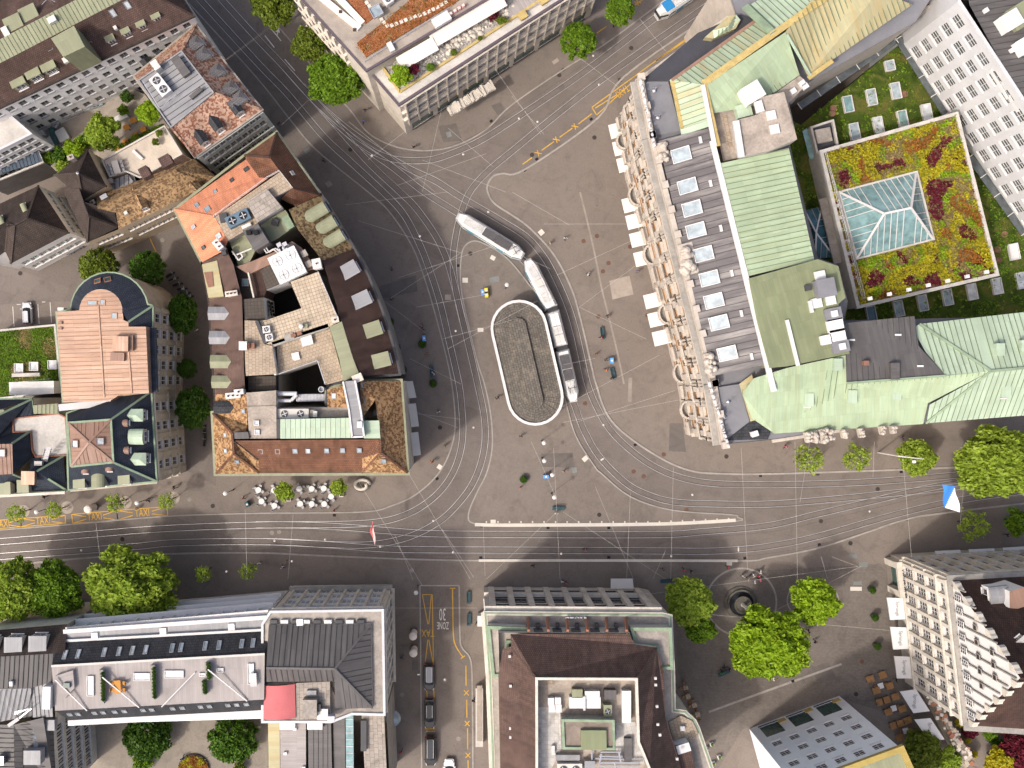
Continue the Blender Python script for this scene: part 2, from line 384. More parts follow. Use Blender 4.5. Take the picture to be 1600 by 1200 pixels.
# trim, machinery, cloth
plain('white_trim', (0.62,0.60,0.585),0.1,0.5); plain('grey_metal', (0.32,0.32,0.33),0.15, rough=0.4, metal=0.4); plain('dark_metal', (0.06,0.06,0.065),0.2, rough=0.5)
plain('steel', (0.55,0.55,0.57),0.15, rough=0.35, metal=0.6); plain('unit_white', (0.62,0.61,0.59),0.15); plain('unit_blue', (0.10,0.16,0.21),0.2, rough=0.5); plain('black', (0.012,0.012,0.013),0.2)
plain('purple_trim', (0.11,0.085,0.10),0.2, rough=0.5); plain('patina_trim', (0.26,0.34,0.23),0.3,0.6); plain('ochre_trim', (0.50,0.38,0.15),0.3,1.0); plain('gold', (0.48,0.36,0.11),0.2, rough=0.4, metal=0.3)
plain('terracotta', (0.34,0.15,0.09),0.25); plain('brick', (0.25,0.13,0.09),0.3); plain('chimney_white', (0.62,0.60,0.57),0.2,1.0)
plain('awning_cream', (0.70,0.63,0.57),0.05,0.5); plain('awning_white', (0.62,0.61,0.60),0.05,0.5); plain('awning_grey', (0.55,0.52,0.48),0.08); plain('parasol', (0.45,0.44,0.42),0.08)
plain('red_canvas', (0.50,0.14,0.145),0.12,0.5); plain('timber', (0.34,0.18,0.075),0.3,1.5); plain('orange_wood', (0.55,0.25,0.05),0.25); plain('yellow_canvas', (0.50,0.34,0.06),0.2)
plain('bench_teal', (0.035,0.085,0.10),0.25); plain('box_blue', (0.10,0.32,0.70),0.1, rough=0.4); plain('box_yellow', (0.80,0.62,0.03),0.1, rough=0.4); plain('flag_blue', (0.05,0.22,0.62),0.05); plain('flag_white', (0.82,0.82,0.84),0.04); plain('flag_red', (0.72,0.16,0.16),0.05); plain('flag_rose', (0.80,0.48,0.46),0.05)
plain('tram_white', (0.66,0.66,0.65),0.12,0.8, rough=0.4); plain('tram_roof', (0.58,0.57,0.55),0.3,0.9,4.0); plain('tram_blue', (0.03,0.22,0.48),0.1, rough=0.35); plain('tram_teal', (0.10,0.34,0.48),0.1, rough=0.35); plain('tram_red', (0.45,0.06,0.07),0.15, rough=0.4); plain('tram_grey', (0.095,0.09,0.093),0.3,1.0,5.0)
plain('car_black', (0.014,0.015,0.017),0.1, rough=0.2, spec=0.6); plain('car_silver', (0.48,0.49,0.52),0.05, rough=0.25, spec=0.6, metal=0.3); plain('car_white', (0.7,0.7,0.72),0.05, rough=0.25, spec=0.5); plain('car_grey', (0.20,0.21,0.23),0.08, rough=0.25, spec=0.6, metal=0.3); plain('tyre', (0.018,0.018,0.018),0.1); plain('car_roof_glass', (0.03,0.033,0.038),0.1, rough=0.08, spec=0.6); plain('lamp_red', (0.4,0.02,0.02),0.1, rough=0.2); plain('lamp_white', (0.75,0.75,0.75),0.05, rough=0.2)
glass('pane_dark', (0.035,0.038,0.042)); glass('pane_mid', (0.10,0.115,0.12)); glass('pane_teal', (0.05,0.15,0.15)); glass('skylight_pane', (0.35,0.42,0.46),0.12); glass('skylight_bright', (0.60,0.64,0.66),0.2); glass('pyramid_pane', (0.22,0.36,0.37),0.06); glass('pyramid_pane_dark', (0.06,0.15,0.19),0.06); glass('pane_green', (0.045,0.11,0.10),0.1)
glass('opal_dome', (0.62,0.63,0.62),0.3)
leaf('leaf_lime', (0.34,0.48,0.025),(0.22,0.36,0.015),.38); leaf('leaf_green', (0.18,0.30,0.02),(0.10,0.19,0.01),.3); leaf('leaf_dark', (0.085,0.18,0.012),(0.045,0.10,0.008),0.2)
leaf('leaf_olive', (0.18,0.23,0.025),(0.10,0.14,0.012)); leaf('leaf_young', (0.36,0.46,0.06),(0.23,0.34,0.03),.4); leaf('leaf_deep', (0.07,0.15,0.012),(0.035,0.08,0.008),0.2); leaf('leaf_red', (0.16,0.015,0.03),(0.09,0.01,0.02)); leaf('leaf_orange', (0.40,0.17,0.03),(0.26,0.10,0.02)); leaf('leaf_yellow', (0.50,0.42,0.02),(0.34,0.32,0.015)); leaf('leaf_tan', (0.34,0.26,0.10),(0.24,0.17,0.07))
plain('bark', (0.09,0.068,0.05),0.3,2.0); plain('soil', (0.06,0.045,0.035),0.3)
plain('skin', (0.48,0.29,0.21),0.08); plain('hair_dark', (0.025,0.017,0.012),0.2); plain('hair_fair', (0.26,0.16,0.07),0.2)
for k_, c_ in dict(black=(.015,.015,.018), navy=(.02,.03,.07), red=(.45,.04,.05), white=(.65,.64,.62), pink=(.65,.09,.24), grey=(.16,.16,.17), green=(.05,.25,.08), orange=(.6,.16,.05), blue=(.07,.16,.4), beige=(.42,.33,.24), brown=(.1,.06,.04)).items():
    plain('cloth_' + k_, c_, 0.12,3.0)
# ------------------------------------------------------------------ building kit
ROOFS = {}
def bld(name, label, foot, cat='building', group=None):
    c = cen(foot); b = thing(name, label, cat, (c[0], c[1], 0.0), group); ROOFS[b.name] = []
    return b
def offset(poly, d):
    """grow (d > 0) or shrink a ccw polygon with mitred corners"""
    p = ccw(xy(poly)); n = len(p); out = []
    for i in range(n):
        a, b_, c = Vector(p[i - 1]), Vector(p[i]), Vector(p[(i + 1) % n])
        e1 = (b_ - a).normalized(); e2 = (c - b_).normalized()
        n1 = Vector((e1.y, -e1.x)); n2 = Vector((e2.y, -e2.x)); m = n1 + n2
        k = m.length_squared
        m = n1 * d if k < 0.2 else m * (2 * d / k)
        out.append((b_.x + m.x, b_.y + m.y))
    return out
def ring(mb, po, pi_, z0, z1, mi=0):
    n = len(po)
    for i in range(n):
        j = (i + 1) % n
        mb.face([(*po[i], z0),(*po[j], z0),(*po[j], z1),(*po[i], z1)], mi)
        mb.face([(*pi_[j], z0),(*pi_[i], z0),(*pi_[i], z1),(*pi_[j], z1)], mi)
        mb.face([(*po[i], z1),(*po[j], z1),(*pi_[j], z1),(*pi_[i], z1)], mi)
        mb.face([(*po[j], z0),(*po[i], z0),(*pi_[i], z0),(*pi_[j], z0)], mi)
def band(b, poly, z0, z1, out=0.3, inn=0.1, mat='pale_stone', name='cornice'):
    mb = MB(); ring(mb, offset(poly, out), offset(poly, -inn), z0, z1)
    return mb.build(name, mat, b)
WIN = {}
def window_mesh(w, h, style, frame, pane):
    key = (round(w, 2), round(h, 2), style, frame, pane)
    if key in WIN: return WIN[key]
    mb = MB(); t = 0.07; y = 0.13
    def fb(x0, x1, z0, z1, y0=y - 0.05, y1=y + 0.05): mb.prism([(x0, y0),(x1, y0),(x1, y1),(x0, y1)], z0, z1,0, bottom=True)
    fb(-w / 2,-w / 2 + t, 0, h); fb(w / 2 - t, w / 2,0, h); fb(-w / 2 + t, w / 2 - t, 0, t); fb(-w / 2 + t, w / 2 - t, h - t, h)
    if style != 'plain':
        fb(-t / 2, t / 2, t, h - t)
        if style == 'grid': fb(-w / 2 + t, -t / 2, h * 0.62, h * 0.62 + t); fb(t / 2, w / 2 - t, h * 0.62, h * 0.62 + t)
        if style == 'cross': 
            for q in (0.33,0.66): fb(-w / 2 + t, -t / 2, h * q, h * q + 0.05); fb(t / 2, w / 2 - t, h * q, h * q + 0.05)
    fb(-w / 2 - 0.12, w / 2 + 0.12,-0.14,-0.005,-0.16,0.0)      # sill
    m1 = mesh_of(mb, 'window', [frame])
    mp = MB(); mp.face([(-w / 2 + t, y, t),(w / 2 - t, y, t),(w / 2 - t, y, h - t),(-w / 2 + t, y, h - t)])
    m2 = mesh_of(mp, 'pane', [pane])
    WIN[key] = (m1, m2); return WIN[key]
def add_window(b, p, rz, w, h, style='grid', frame='white_trim', pane='pane_dark', name='window'):
    m1, m2 = window_mesh(w, h, style, frame, pane)
    o = place(m1, name, b, p, rz)
    q = bpy.data.objects.new('pane', m2); COL.objects.link(q); q.parent = o
    return o
def wallset(b, poly, z0, z1, mat, fac=None, name='wall', top=False, skip=()):
    """prism walls of a ccw polygon; fac = {edge index: dict(cols, rows, w, h, ...)} gives real openings"""
    p = ccw(xy(poly)); n = len(p); mb = MB(); fac = fac or {}
    for i in range(n):
        if i in skip: continue
        a, c = Vector(p[i]), Vector(p[(i + 1) % n]); L = (c - a).length
        if L < 1e-3: continue
        d = (c - a) / L; nrm = Vector((d.y, -d.x)); ang = atan2(d.y, d.x)
        def P(x, z, dep=0.0): q = a + d * x - nrm * dep; return (q.x, q.y, z)
        f = fac.get(i)
        if not f:
            mb.face([P(0, z0), P(L, z0), P(L, z1), P(0, z1)]); continue
        cols, rows = f['cols'], f['rows']; w, h = f['w'], f['h']; mx = f.get('mx', 0.6)
        zb, zt = f.get('zb', z0), f.get('zt', z1); cw = (L - 2 * mx) / cols; rh = (zt - zb) / rows
        w = min(w, cw * 0.82); h = min(h, rh * 0.85); dep = f.get('dep', 0.22)
        z = z0
        for r_ in range(rows):
            s0 = zb + rh * r_ + (rh - h) * f.get('sill', 0.45); s1 = s0 + h
            mb.face([P(0, z), P(L, z), P(L, s0), P(0, s0)])
            x = 0.0
            for k in range(cols):
                xc = mx + cw * (k + 0.5); x0, x1 = xc - w / 2, xc + w / 2
                mb.face([P(x, s0), P(x0, s0), P(x0, s1), P(x, s1)]); x = x1
                mb.face([P(x0, s0), P(x0, s0, dep), P(x0, s1, dep), P(x0, s1)]); mb.face([P(x1, s0, dep), P(x1, s0), P(x1, s1), P(x1, s1, dep)])
                mb.face([P(x0, s1), P(x0, s1, dep), P(x1, s1, dep), P(x1, s1)]); mb.face([P(x0, s0, dep), P(x0, s0), P(x1, s0), P(x1, s0, dep)])
                mb.face([P(x0, s0, dep), P(x1, s0, dep), P(x1, s1, dep), P(x0, s1, dep)])
                add_window(b, P(xc, s0,0.0), ang, w, h, f.get('style', 'grid'), f.get('frame', 'white_trim'), f.get('pane', 'pane_dark'))
            mb.face([P(x, s0), P(L, s0), P(L, s1), P(x, s1)])
            z = s1
        mb.face([P(0, z), P(L, z), P(L, z1), P(0, z1)])
        for (zc, ht, out) in f.get('bands', []):      # string courses
            q0, q1 = Vector(P(0, zc)), Vector(P(L, zc)); nn = Vector((nrm.x, nrm.y, 0)) * (out / 2)
            mb.bar(q0 + nn, q1 + nn, out, ht)
        for (xw, out) in f.get('piers', []):          # pilasters between the window columns
            for k in range(cols + 1):
                q0 = Vector(P(min(max(mx + cw * k, xw / 2), L - xw / 2),0)); 
                ctr = q0 + Vector((nrm.x, nrm.y, 0)) * (out / 2)
                mb.box((ctr.x, ctr.y, zb),(xw, out, zt - zb - 0.01), ang)
    if top: mb.face([(q[0], q[1], z1) for q in p])
    return mb.build(name, mat, b)
def seams(faces, sp=0.55, dirv=None, w=0.05, h=0.06, mb=None):
    mb = mb or MB()
    for pts in faces:
        P = [Vector(p) for p in pts]; n = Vector((0,0,0))
        for i in range(1, len(P) - 1): n += (P[i] - P[0]).cross(P[i + 1] - P[0])
        if n.length < 1e-6: continue
        n.normalize()
        if n.z < 0: n = -n
        if dirv is not None: v = Vector((dirv[0], dirv[1], 0)); v = (v - n * v.dot(n)).normalized()
        else:
            v = Vector((0,0,-1)); v = v - n * v.dot(n)
            if v.length < 0.02: v = (P[1] - P[0]).cross(n)
            v.normalize()
        u = v.cross(n); q = [((p - P[0]).dot(u),(p - P[0]).dot(v)) for p in P]
        u0, u1 = min(t[0] for t in q), max(t[0] for t in q); k = floor(u0 / sp) + 1
        while k * sp < u1:
            x = k * sp; hits = []
            for i in range(len(q)):
                (a0, b0),(a1, b1) = q[i], q[(i + 1) % len(q)]
                if (a0 - x) * (a1 - x) < 0: hits.append(b0 + (b1 - b0) * (x - a0) / (a1 - a0))
            hits.sort()
            for s0, s1 in zip(hits[::2], hits[1::2]):
                if s1 - s0 > 0.15: mb.bar(P[0] + u * x + v * (s0 + 0.02), P[0] + u * x + v * (s1 - 0.02), w, h, up=n)
            k += 1
    return mb
def up_face(pts):
    n = Vector((0,0,0)); P = [Vector(p) for p in pts]
    for i in range(1, len(P) - 1): n += (P[i] - P[0]).cross(P[i + 1] - P[0])
    return P if n.z > 0 else P[::-1]
def roof(b, faces, mat, name='roof', sp=None, dirv=None, caps=None, cap_mat=None, seam_mat=None, thick=0.0):
    """faces: lists of world points; sp = standing-seam spacing; caps = list of (p, q) ridge lines"""
    mb = MB(); F = [up_face(f) for f in faces]
    for f in F: mb.face(f)
    if thick:
        for f in F:
            for i in range(len(f)):
                p, q = f[i], f[(i + 1) % len(f)]; dn = Vector((0,0,-thick)); mb.face([p + dn, q + dn, q, p])
    o = mb.build(name, mat, b); ROOFS[b.name] += F
    if sp: tag(seams(F, sp, dirv, .07).build('standing_seam', seam_mat or SEAM.get(mat.split('_')[0], mat), o), kind='stuff')
    for p, q in (caps or []):
        m2 = MB(); m2.bar(Vector(p) + Vector((0,0,-0.05)), Vector(q) + Vector((0,0,-0.05)),0.3,0.16); m2.build('ridge_cap', cap_mat or mat, o)
    return o
SEAM = dict(patina='seam_green', zinc='seam_dark', copper='seam_copper', blue='seam_dark')
def inside(p, poly):
    c = False; n = len(poly)
    for i in range(n):
        a, b_ = poly[i], poly[(i + 1) % n]
        if (a[1] > p[1]) != (b_[1] > p[1]) and p[0] < (b_[0] - a[0]) * (p[1] - a[1]) / (b_[1] - a[1]) + a[0]: c = not c
    return c
CAM = Vector((0,0, HC))
def sight(b, g, z=None):
    """where the line of sight to ground point g meets the roofs of b -> (point, normal)"""
    d = Vector(g) - CAM; best = None
    for f in ROOFS.get(b.name, []):
        n = Vector((0,0,0))
        for i in range(1, len(f) - 1): n += (f[i] - f[0]).cross(f[i + 1] - f[0])
        n.normalize(); dn = d.dot(n)
        if abs(dn) < 1e-6: continue
        p = CAM + d * ((f[0] - CAM).dot(n) / dn)
        if inside(p, f) and (best is None or p.z > best[0].z): best = (p, n if n.z > 0 else -n)
    if best is None or z is not None:
        zz = z if z is not None else 12.0
        return CAM + d * ((HC - zz) / HC), Vector((0,0,1))
    return best
def basis(n, az=None):
    """rotation whose z is n and whose -y points down the slope (or along azimuth az)"""
    dn = Vector((0,0,-1)); dn = dn - n * dn.dot(n)
    if az is not None: dn = Vector((cos(az), sin(az),0)); dn = dn - n * dn.dot(n)
    if dn.length < 0.03: dn = Vector((0,-1,0)); dn = dn - n * dn.dot(n)
    dn.normalize(); y = -dn; x = y.cross(n)
    from mathutils import Matrix
    return Matrix((x, y, n)).transposed()
SKY = {}
def skylight(b, g, w=0.8, l=1.1, az=None, frame='grey_metal', pane='skylight_pane', z=None, name='skylight', h=0.12):
    p, n = sight(b, g, z); key = (w, l, frame, pane, h)
    if key not in SKY:
        mb = MB(); t = min(0.1, w * 0.16)
        for x0, x1, y0, y1 in ((-w / 2,-w / 2 + t, -l / 2, l / 2),(w / 2 - t, w / 2,-l / 2, l / 2),(-w / 2 + t, w / 2 - t, -l / 2,-l / 2 + t),(-w / 2 + t, w / 2 - t, l / 2 - t, l / 2)):
            mb.prism([(x0, y0),(x1, y0),(x1, y1),(x0, y1)], 0, h)
        m2 = MB(); m2.face([(-w / 2 + t, -l / 2 + t, h * 0.6),(w / 2 - t, -l / 2 + t, h * 0.6),(w / 2 - t, l / 2 - t, h * 0.6),(-w / 2 + t, l / 2 - t, h * 0.6)])
        SKY[key] = (mesh_of(mb, name, [frame]), mesh_of(m2, 'pane', [pane]))
    o = place(SKY[key][0], name, b, p); o.rotation_euler = basis(n, az).to_euler()
    q = bpy.data.objects.new('pane', SKY[key][1]); COL.objects.link(q); q.parent = o
    return o
DORM = {}
def dormer(b, g, az, w=1.4, d=2.2, h=1.5, kind='gable', wall='pale_stone', rf='slate_dark', pane='pane_dark', z=None, rise=0.5, name='dormer'):
    """g = line of sight to the foot of its front; az = azimuth the front looks to"""
    p, n = sight(b, g, z); key = (w, d, h, kind, wall, rf, pane, rise)
    if key not in DORM:
        mb = MB(); x = w / 2; e = 0.12
        mb.face([(-x, 0,-0.3),(x, 0,-0.3),(x, 0, h),(-x, 0, h)])
        mb.face([(x, 0,-0.3),(x, d, -0.3),(x, d, h),(x, 0, h)]); mb.face([(-x, d, -0.3),(-x, 0,-0.3),(-x, 0, h),(-x, d, h)])
        mr = MB()
        if kind == 'flat': mr.face([(-x - e, -e, h),(x + e, -e, h),(x + e, d, h + 0.12),(-x - e, d, h + 0.12)]); mr.face([(-x - e, -e, h - 0.1),(x + e, -e, h - 0.1),(x + e, -e, h),(-x - e, -e, h)]); mr.face([(x + e, -e, h - 0.1),(x + e, d, h),(x + e, d, h + 0.12),(x + e, -e, h)]); mr.face([(-x - e, d, h),(-x - e, -e, h - 0.1),(-x - e, -e, h),(-x - e, d, h + 0.12)])
        elif kind == 'gable':
            mb.face([(-x, 0, h),(x, 0, h),(0,0, h + rise)])
            mr.face([(x + e, -e, h - 0.08),(x + e, d, h - 0.08),(0, d + rise, h + rise),(0,-e, h + rise)]); mr.face([(0,-e, h + rise),(0, d + rise, h + rise),(-x - e, d, h - 0.08),(-x - e, -e, h - 0.08)])
        elif kind == 'hip':
            mr.face([(x + e, -e, h),(x + e, d, h),(0, d + rise, h + rise),(0, w * 0.45, h + rise)]); mr.face([(0, w * 0.45, h + rise),(0, d + rise, h + rise),(-x - e, d, h),(-x - e, -e, h)]); mr.face([(-x - e, -e, h),(x + e, -e, h),(0, w * 0.45, h + rise)])
        else:
            N_ = 8; pts = [(-(x + e) * cos(pi * i / N_), h + rise * sin(pi * i / N_)) for i in range(N_ + 1)]
            for (xa, za),(xb, zb) in zip(pts[:-1], pts[1:]): mr.face([(xa, -e, za),(xb, -e, zb),(xb, d, zb),(xa, d, za)], smooth=True)
            mb.face([(-x, 0, h)] + [(xx * 0.97,0, zz) for xx, zz in pts[::-1]][1:-1][::1] + [(x, 0, h)])
        DORM[key] = (mesh_of(mb, name, [wall]), mesh_of(mr, 'dormer_roof', [rf]))
    rz = az + pi / 2
    o = place(DORM[key][0], name, b, p, rz)
    q = bpy.data.objects.new('dormer_roof', DORM[key][1]); COL.objects.link(q); q.parent = o
    m1, m2 = window_mesh(w * 0.7, h * 0.72, 'mid', 'white_trim', pane)
    for me, nm, yy in ((m1, 'window', -0.16),(m2, 'pane', -0.16)):
        q = bpy.data.objects.new(nm, me); COL.objects.link(q); q.parent = o; q.location = (0, yy, h * 0.12)
    return o
def chimney(b, g, sx=0.9, sy=0.6, h=1.6, rz=0.0, mat='chimney_white', pots=2, z=None, pot='terracotta'):
    p, n = sight(b, g, z); mb = MB(); mb.box((p.x, p.y, p.z - 0.4),(sx, sy, h + 0.4), rz); mb.box((p.x, p.y, p.z + h),(sx + 0.16, sy + 0.16,0.12), rz)
    o = mb.build('chimney', mat, b)
    for k in range(pots):
        t = (k + 0.5) / pots - 0.5; x, y = p.x + cos(rz) * t * sx, p.y + sin(rz) * t * sx
        m2 = MB(); m2.lathe([(0.14,0),(0.11,0.35),(0.085,0.35),(0.085,0.1),(0,0.1)], (x, y, p.z + h + 0.12),8); m2.build('chimney_pot', pot, o)
    return o
def unit(b, g, sx, sy, h, rz=0.0, mat='unit_white', name='roof_unit', fans=0, z=None, fan_mat='dark_metal', top=None):
    """boxed machine or kiosk on a roof; fans = fan openings in a row on its top"""
    p, n = sight(b, g, z); mb = MB(); mb.box((p.x, p.y, p.z),(sx, sy, h), rz, 0, None)
    if h > 0.5: mb.box((p.x, p.y, p.z + h),(sx + 0.06, sy + 0.06,0.05), rz)
    o = mb.build(name, mat, b)
    rows = 2 if fans == 4 else 1; per = fans // rows if fans else 0
    for r_ in range(rows):
        for k in range(per):
            tx = ((k + 0.5) / per - 0.5) * sx; ty = ((r_ + 0.5) / rows - 0.5) * sy; rr = min(sx / per, sy / rows) * 0.36
            x, y = p.x + cos(rz) * tx - sin(rz) * ty, p.y + sin(rz) * tx + cos(rz) * ty; zz = p.z + h + 0.05
            m2 = MB(); m2.lathe([(rr, 0.0),(rr, 0.1),(rr * 0.9,0.1),(rr * 0.9,0.03),(0,0.03)], (x, y, zz),14)
            f = m2.build('fan', fan_mat, o)
            m3 = MB()
            for a in range(4): m3.bar((x, y, zz + 0.05),(x + cos(a * pi / 2 + 0.4) * rr * 0.88, y + sin(a * pi / 2 + 0.4) * rr * 0.88, zz + 0.05), rr * 0.22,0.03)
            m3.build('blade', 'steel', f)
    return o
def railing(b, pts, h=0.95, mat='steel', sp=1.4, closed=False, name='railing', r=0.025):
    mb = MB(); P = [Vector(p) for p in pts]
    if closed: P.append(P[0])
    for a, c in zip(P[:-1], P[1:]):
        L = (c - a).length; k = max(1, int(L / sp)); up = Vector((0,0, h))
        for i in range(k + 1): q = a + (c - a) * (i / k); mb.bar(q, q + up, 2 * r, 2 * r, up=(0,1,0))
        for f in (1.0,0.5): mb.bar(a + up * f, c + up * f, 2 * r, 2 * r)
    return mb.build(name, mat, b)
def slab(b, pts, z0, z1, mat, name, side=None):
    """solid flat-topped block whose top outline is pts (world); becomes a roof surface too"""
    mb = MB(); mb.prism(pts, z0, z1,1 if side else 0,0); o = mb.build(name, [mat, side] if side else [mat], b)
    ROOFS[b.name].append(up_face([(p[0], p[1], z1) for p in pts])); return o
def hip_ridge(e, ridge, z0, z1):
    """four faces of a hipped roof over the quad e (world xy) with ridge ends ridge[0] (near edge 3-0), ridge[1] (near edge 1-2)"""
    E = [Vector((p[0], p[1], z0)) for p in e]; r0, r1 = Vector((*ridge[0][:2], z1)), Vector((*ridge[1][:2], z1))
    return [[E[0], E[1], r1, r0], [E[1], E[2], r1], [E[2], E[3], r0, r1], [E[3], E[0], r0]]
def lerp(a, b, t): return Vector(a) + (Vector(b) - Vector(a)) * t
# ------------------------------------------------------------------ ground, kerbs, tracks, markings
def sheet_obj(name, pts, z, mat, parent=None, kind=None):
    mb = MB(); mb.face([(p[0], p[1], z) for p in ccw(xy(pts))]); o = mb.build(name, mat, parent)
    if kind: tag(o, kind=kind)
    return o
ground = sheet_obj('ground', [(-260,-230),(300,-230),(300,230),(-260,230)], 0.0, 'paving', kind='structure')
def path(*segs):
    """world points from (measuring frame, points) pairs"""
    return [r(x, y) for r, pts in segs for x, y in pts]
FULL = lambda x, y, z=0.0: W(x, y, z)
def smooth_path(p, n=6):
    out = []
    for i in range(len(p) - 1):
        p0, p1, p2, p3 = p[max(i - 1,0)], p[i], p[i + 1], p[min(i + 2, len(p) - 1)]
        for k in range(n):
            t = k / n
            out.append(0.5 * ((2 * p1) + (p2 - p0) * t + (2 * p0 - 5 * p1 + 4 * p2 - p3) * t * t + (3 * p1 - p0 - 3 * p2 + p3) * t ** 3))
    return out + [p[-1]]
def side(p, d):
    """parallel line d metres to the left of the path"""
    out = []
    for i in range(len(p)):
        t = (p[min(i + 1, len(p) - 1)] - p[max(i - 1,0)]); t.normalize(); out.append(p[i] + Vector((-t.y, t.x, 0)) * d)
    return out
def ribbon(mb, p, w, z0, z1, mi=0):
    a, b_ = side(p, w / 2), side(p, -w / 2)
    for i in range(len(p) - 1):
        q = [a[i], b_[i], b_[i + 1], a[i + 1]]
        mb.face([(v.x, v.y, z1) for v in q], mi)
        if z1 - z0 > 0.01:
            mb.face([(a[i].x, a[i].y, z0),(a[i].x, a[i].y, z1),(a[i + 1].x, a[i + 1].y, z1),(a[i + 1].x, a[i + 1].y, z0)], mi)
            mb.face([(b_[i].x, b_[i].y, z1),(b_[i].x, b_[i].y, z0),(b_[i + 1].x, b_[i + 1].y, z0),(b_[i + 1].x, b_[i + 1].y, z1)], mi)
R00, R01, R02, R03 = R[0]; R10, R11, R12, R13 = R[1]; R20, R21, R22, R23 = R[2]; R30, R31, R32, R33 = R[3]
# kerb lines, each also an edge of the roadway sheet
kW = smooth_path(path((R01, [(-420,20),(0,480),(215,750),(380,940)]),(R11, [(700,0),(830,120),(960,310),(1040,500),(1130,800),(1215,1150)]),(R21, [(1245,230),(1220,400),(1140,560),(1000,690),(850,760),(700,797),(300,806)]),(R20, [(1600,808),(1050,826),(430,878),(0,912),(-200,930)])))
isl = smooth_path([W(x, y) for x, y in [(719.5,414),(724,388),(740.6,376.6),(765,385),(791,402.6),(810.5,424),(825,443),(841,468),(862,540),(885,632),(900,682),(930,730),(940,740),(985,776),(1050,797),(1142,804),(1152,808),(1151,814),(1025,820),(800,821),(741,818),(732,803),(745,770),(760,740),(769,700),(767,650),(757,600),(745,562),(722,462),(719.5,414)]], 4)
kN = smooth_path(path((R01, [(-60,-60),(280,330),(470,560),(590,690),(700,830),(850,910),(1000,940),(1150,935),(1300,890),(1450,800),(1600,655)]),(R02, [(330,430),(590,270),(900,40),(1000,-40)])))
kE = smooth_path(path((R02, [(1340,30),(700,480),(540,735),(80,1060),(-60,1085)]),(R01, [(1480,1105),(1445,1165)]),(R11, [(1460,30),(1500,80),(1600,145)]),(R12, [(110,225),(260,390),(370,600),(430,800),(495,1080)]),(R22, [(525,0),(600,200),(740,340),(960,480),(1130,545),(1300,560)]),(R23, [(0,562),(700,540),(1200,520),(1700,490)])))
kS = smooth_path(path((R20, [(-200,1160),(500,1090),(1060,1062)]),(R21, [(0,1055),(350,1070),(890,1092),(1390,1103)]),(R22, [(600,1103),(1430,1105),(1600,1085)]),(R23, [(350,1015),(850,850),(1150,800),(1700,735)])))
def kerb_obj(p, w, mat, h=0.1):
    mb = MB(); ribbon(mb, p, w, 0.0, h); return mb.build('kerb', mat, ground)
# roadway: asphalt between the kerbs (one sheet, with the island standing out of it)
import mathutils.geometry as mg
def road_poly(name, loop, z, mat):
    tri = mg.tessellate_polygon([[Vector((p[0], p[1], 0)) for p in loop]])
    mb = MB()
    for t in tri:
        q = [(loop[i][0], loop[i][1], z) for i in t]
        if area(q) < 0: q = q[::-1]
        mb.face(q)
    o = mb.build(name, mat); tag(o, kind='structure'); return o
road_poly('road', list(kW) + list(kS) + [W(1700,700)] + list(kE)[::-1] + list(kN)[::-1] + [W(290,-40)], 0.004, 'asphalt')
mbi = MB(); mbi.prism([(p.x, p.y) for p in isl[:-1]], 0.0,0.12); isl_o = tag(mbi.build('tram_island', 'paving'), kind='structure')
for p_, w_, m_ in ((kW, 0.22, 'kerb'),(kN, 0.22, 'kerb'),(kE, 0.3, 'kerb'),(kS, 0.28, 'kerb')): kerb_obj(p_, w_, m_)
mb = MB(); ribbon(mb, isl, 0.22,0.0,0.135); mb.build('kerb', 'kerb', isl_o)
mb = MB(); ribbon(mb, smooth_path([W(742,819.3), W(800,820.3), W(1025,818.6), W(1149,812.6)]),0.55,0.0,0.2); mb.build('platform_edge', 'kerb_pale', isl_o)
mb = MB(); ribbon(mb, smooth_path([W(748,875.5), W(900,875.5), W(1152,876)]),0.4,0.0,0.2); mb.build('platform_edge', 'kerb_pale', ground)
for x in range(760,1150,18):
    mb = MB(); mb.box((*W(x, 815.4 - max(0, x - 1025) * 0.045)[:2], 0.12),(0.22,0.3,0.1)); mb.build('edge_stud', 'kerb_pale', isl_o)
# side street and the lane in the west
SS = [W(656,914), W(717,914), W(719,995), W(735,1032), W(740,1220), W(660,1220)]
road_poly('side_street', SS, 0.004, 'asphalt')
kerb_obj(smooth_path(path((R31, [(1270,60),(1275,380),(1290,450),(1340,520),(1352,700),(1356,1260)]))),0.25, 'kerb')
kerb_obj(path((R31, [(1025,60),(1030,600),(1037,1260)])),0.22, 'kerb'); kerb_obj(path((R31, [(1025,60),(1270,60)])),0.2, 'kerb', 0.02)
road_poly('lane', [W(-40,420), W(60,400), W(150,385), W(275,318), W(330,430), W(338,760), W(292,735), W(268,480), W(200,440), W(110,470), W(-40,478)], 0.004, 'asphalt')
road_poly('market_square', [W(1048,900), W(1385,880), W(1395,1000), W(1440,1130), W(1300,1088), W(1160,1140), W(1110,1220), W(1060,1050)], 0.004, 'setts')
kerb_obj(path((R32, [(1230,850),(1600,715)]),(R33, [(460,550)])),0.35, 'kerb', 0.015)
# garden court behind the long terrace house
sheet_obj('garden_court', [W(100,1105), W(440,1100), W(440,1230), W(100,1230)], 0.006, 'court', kind='structure')
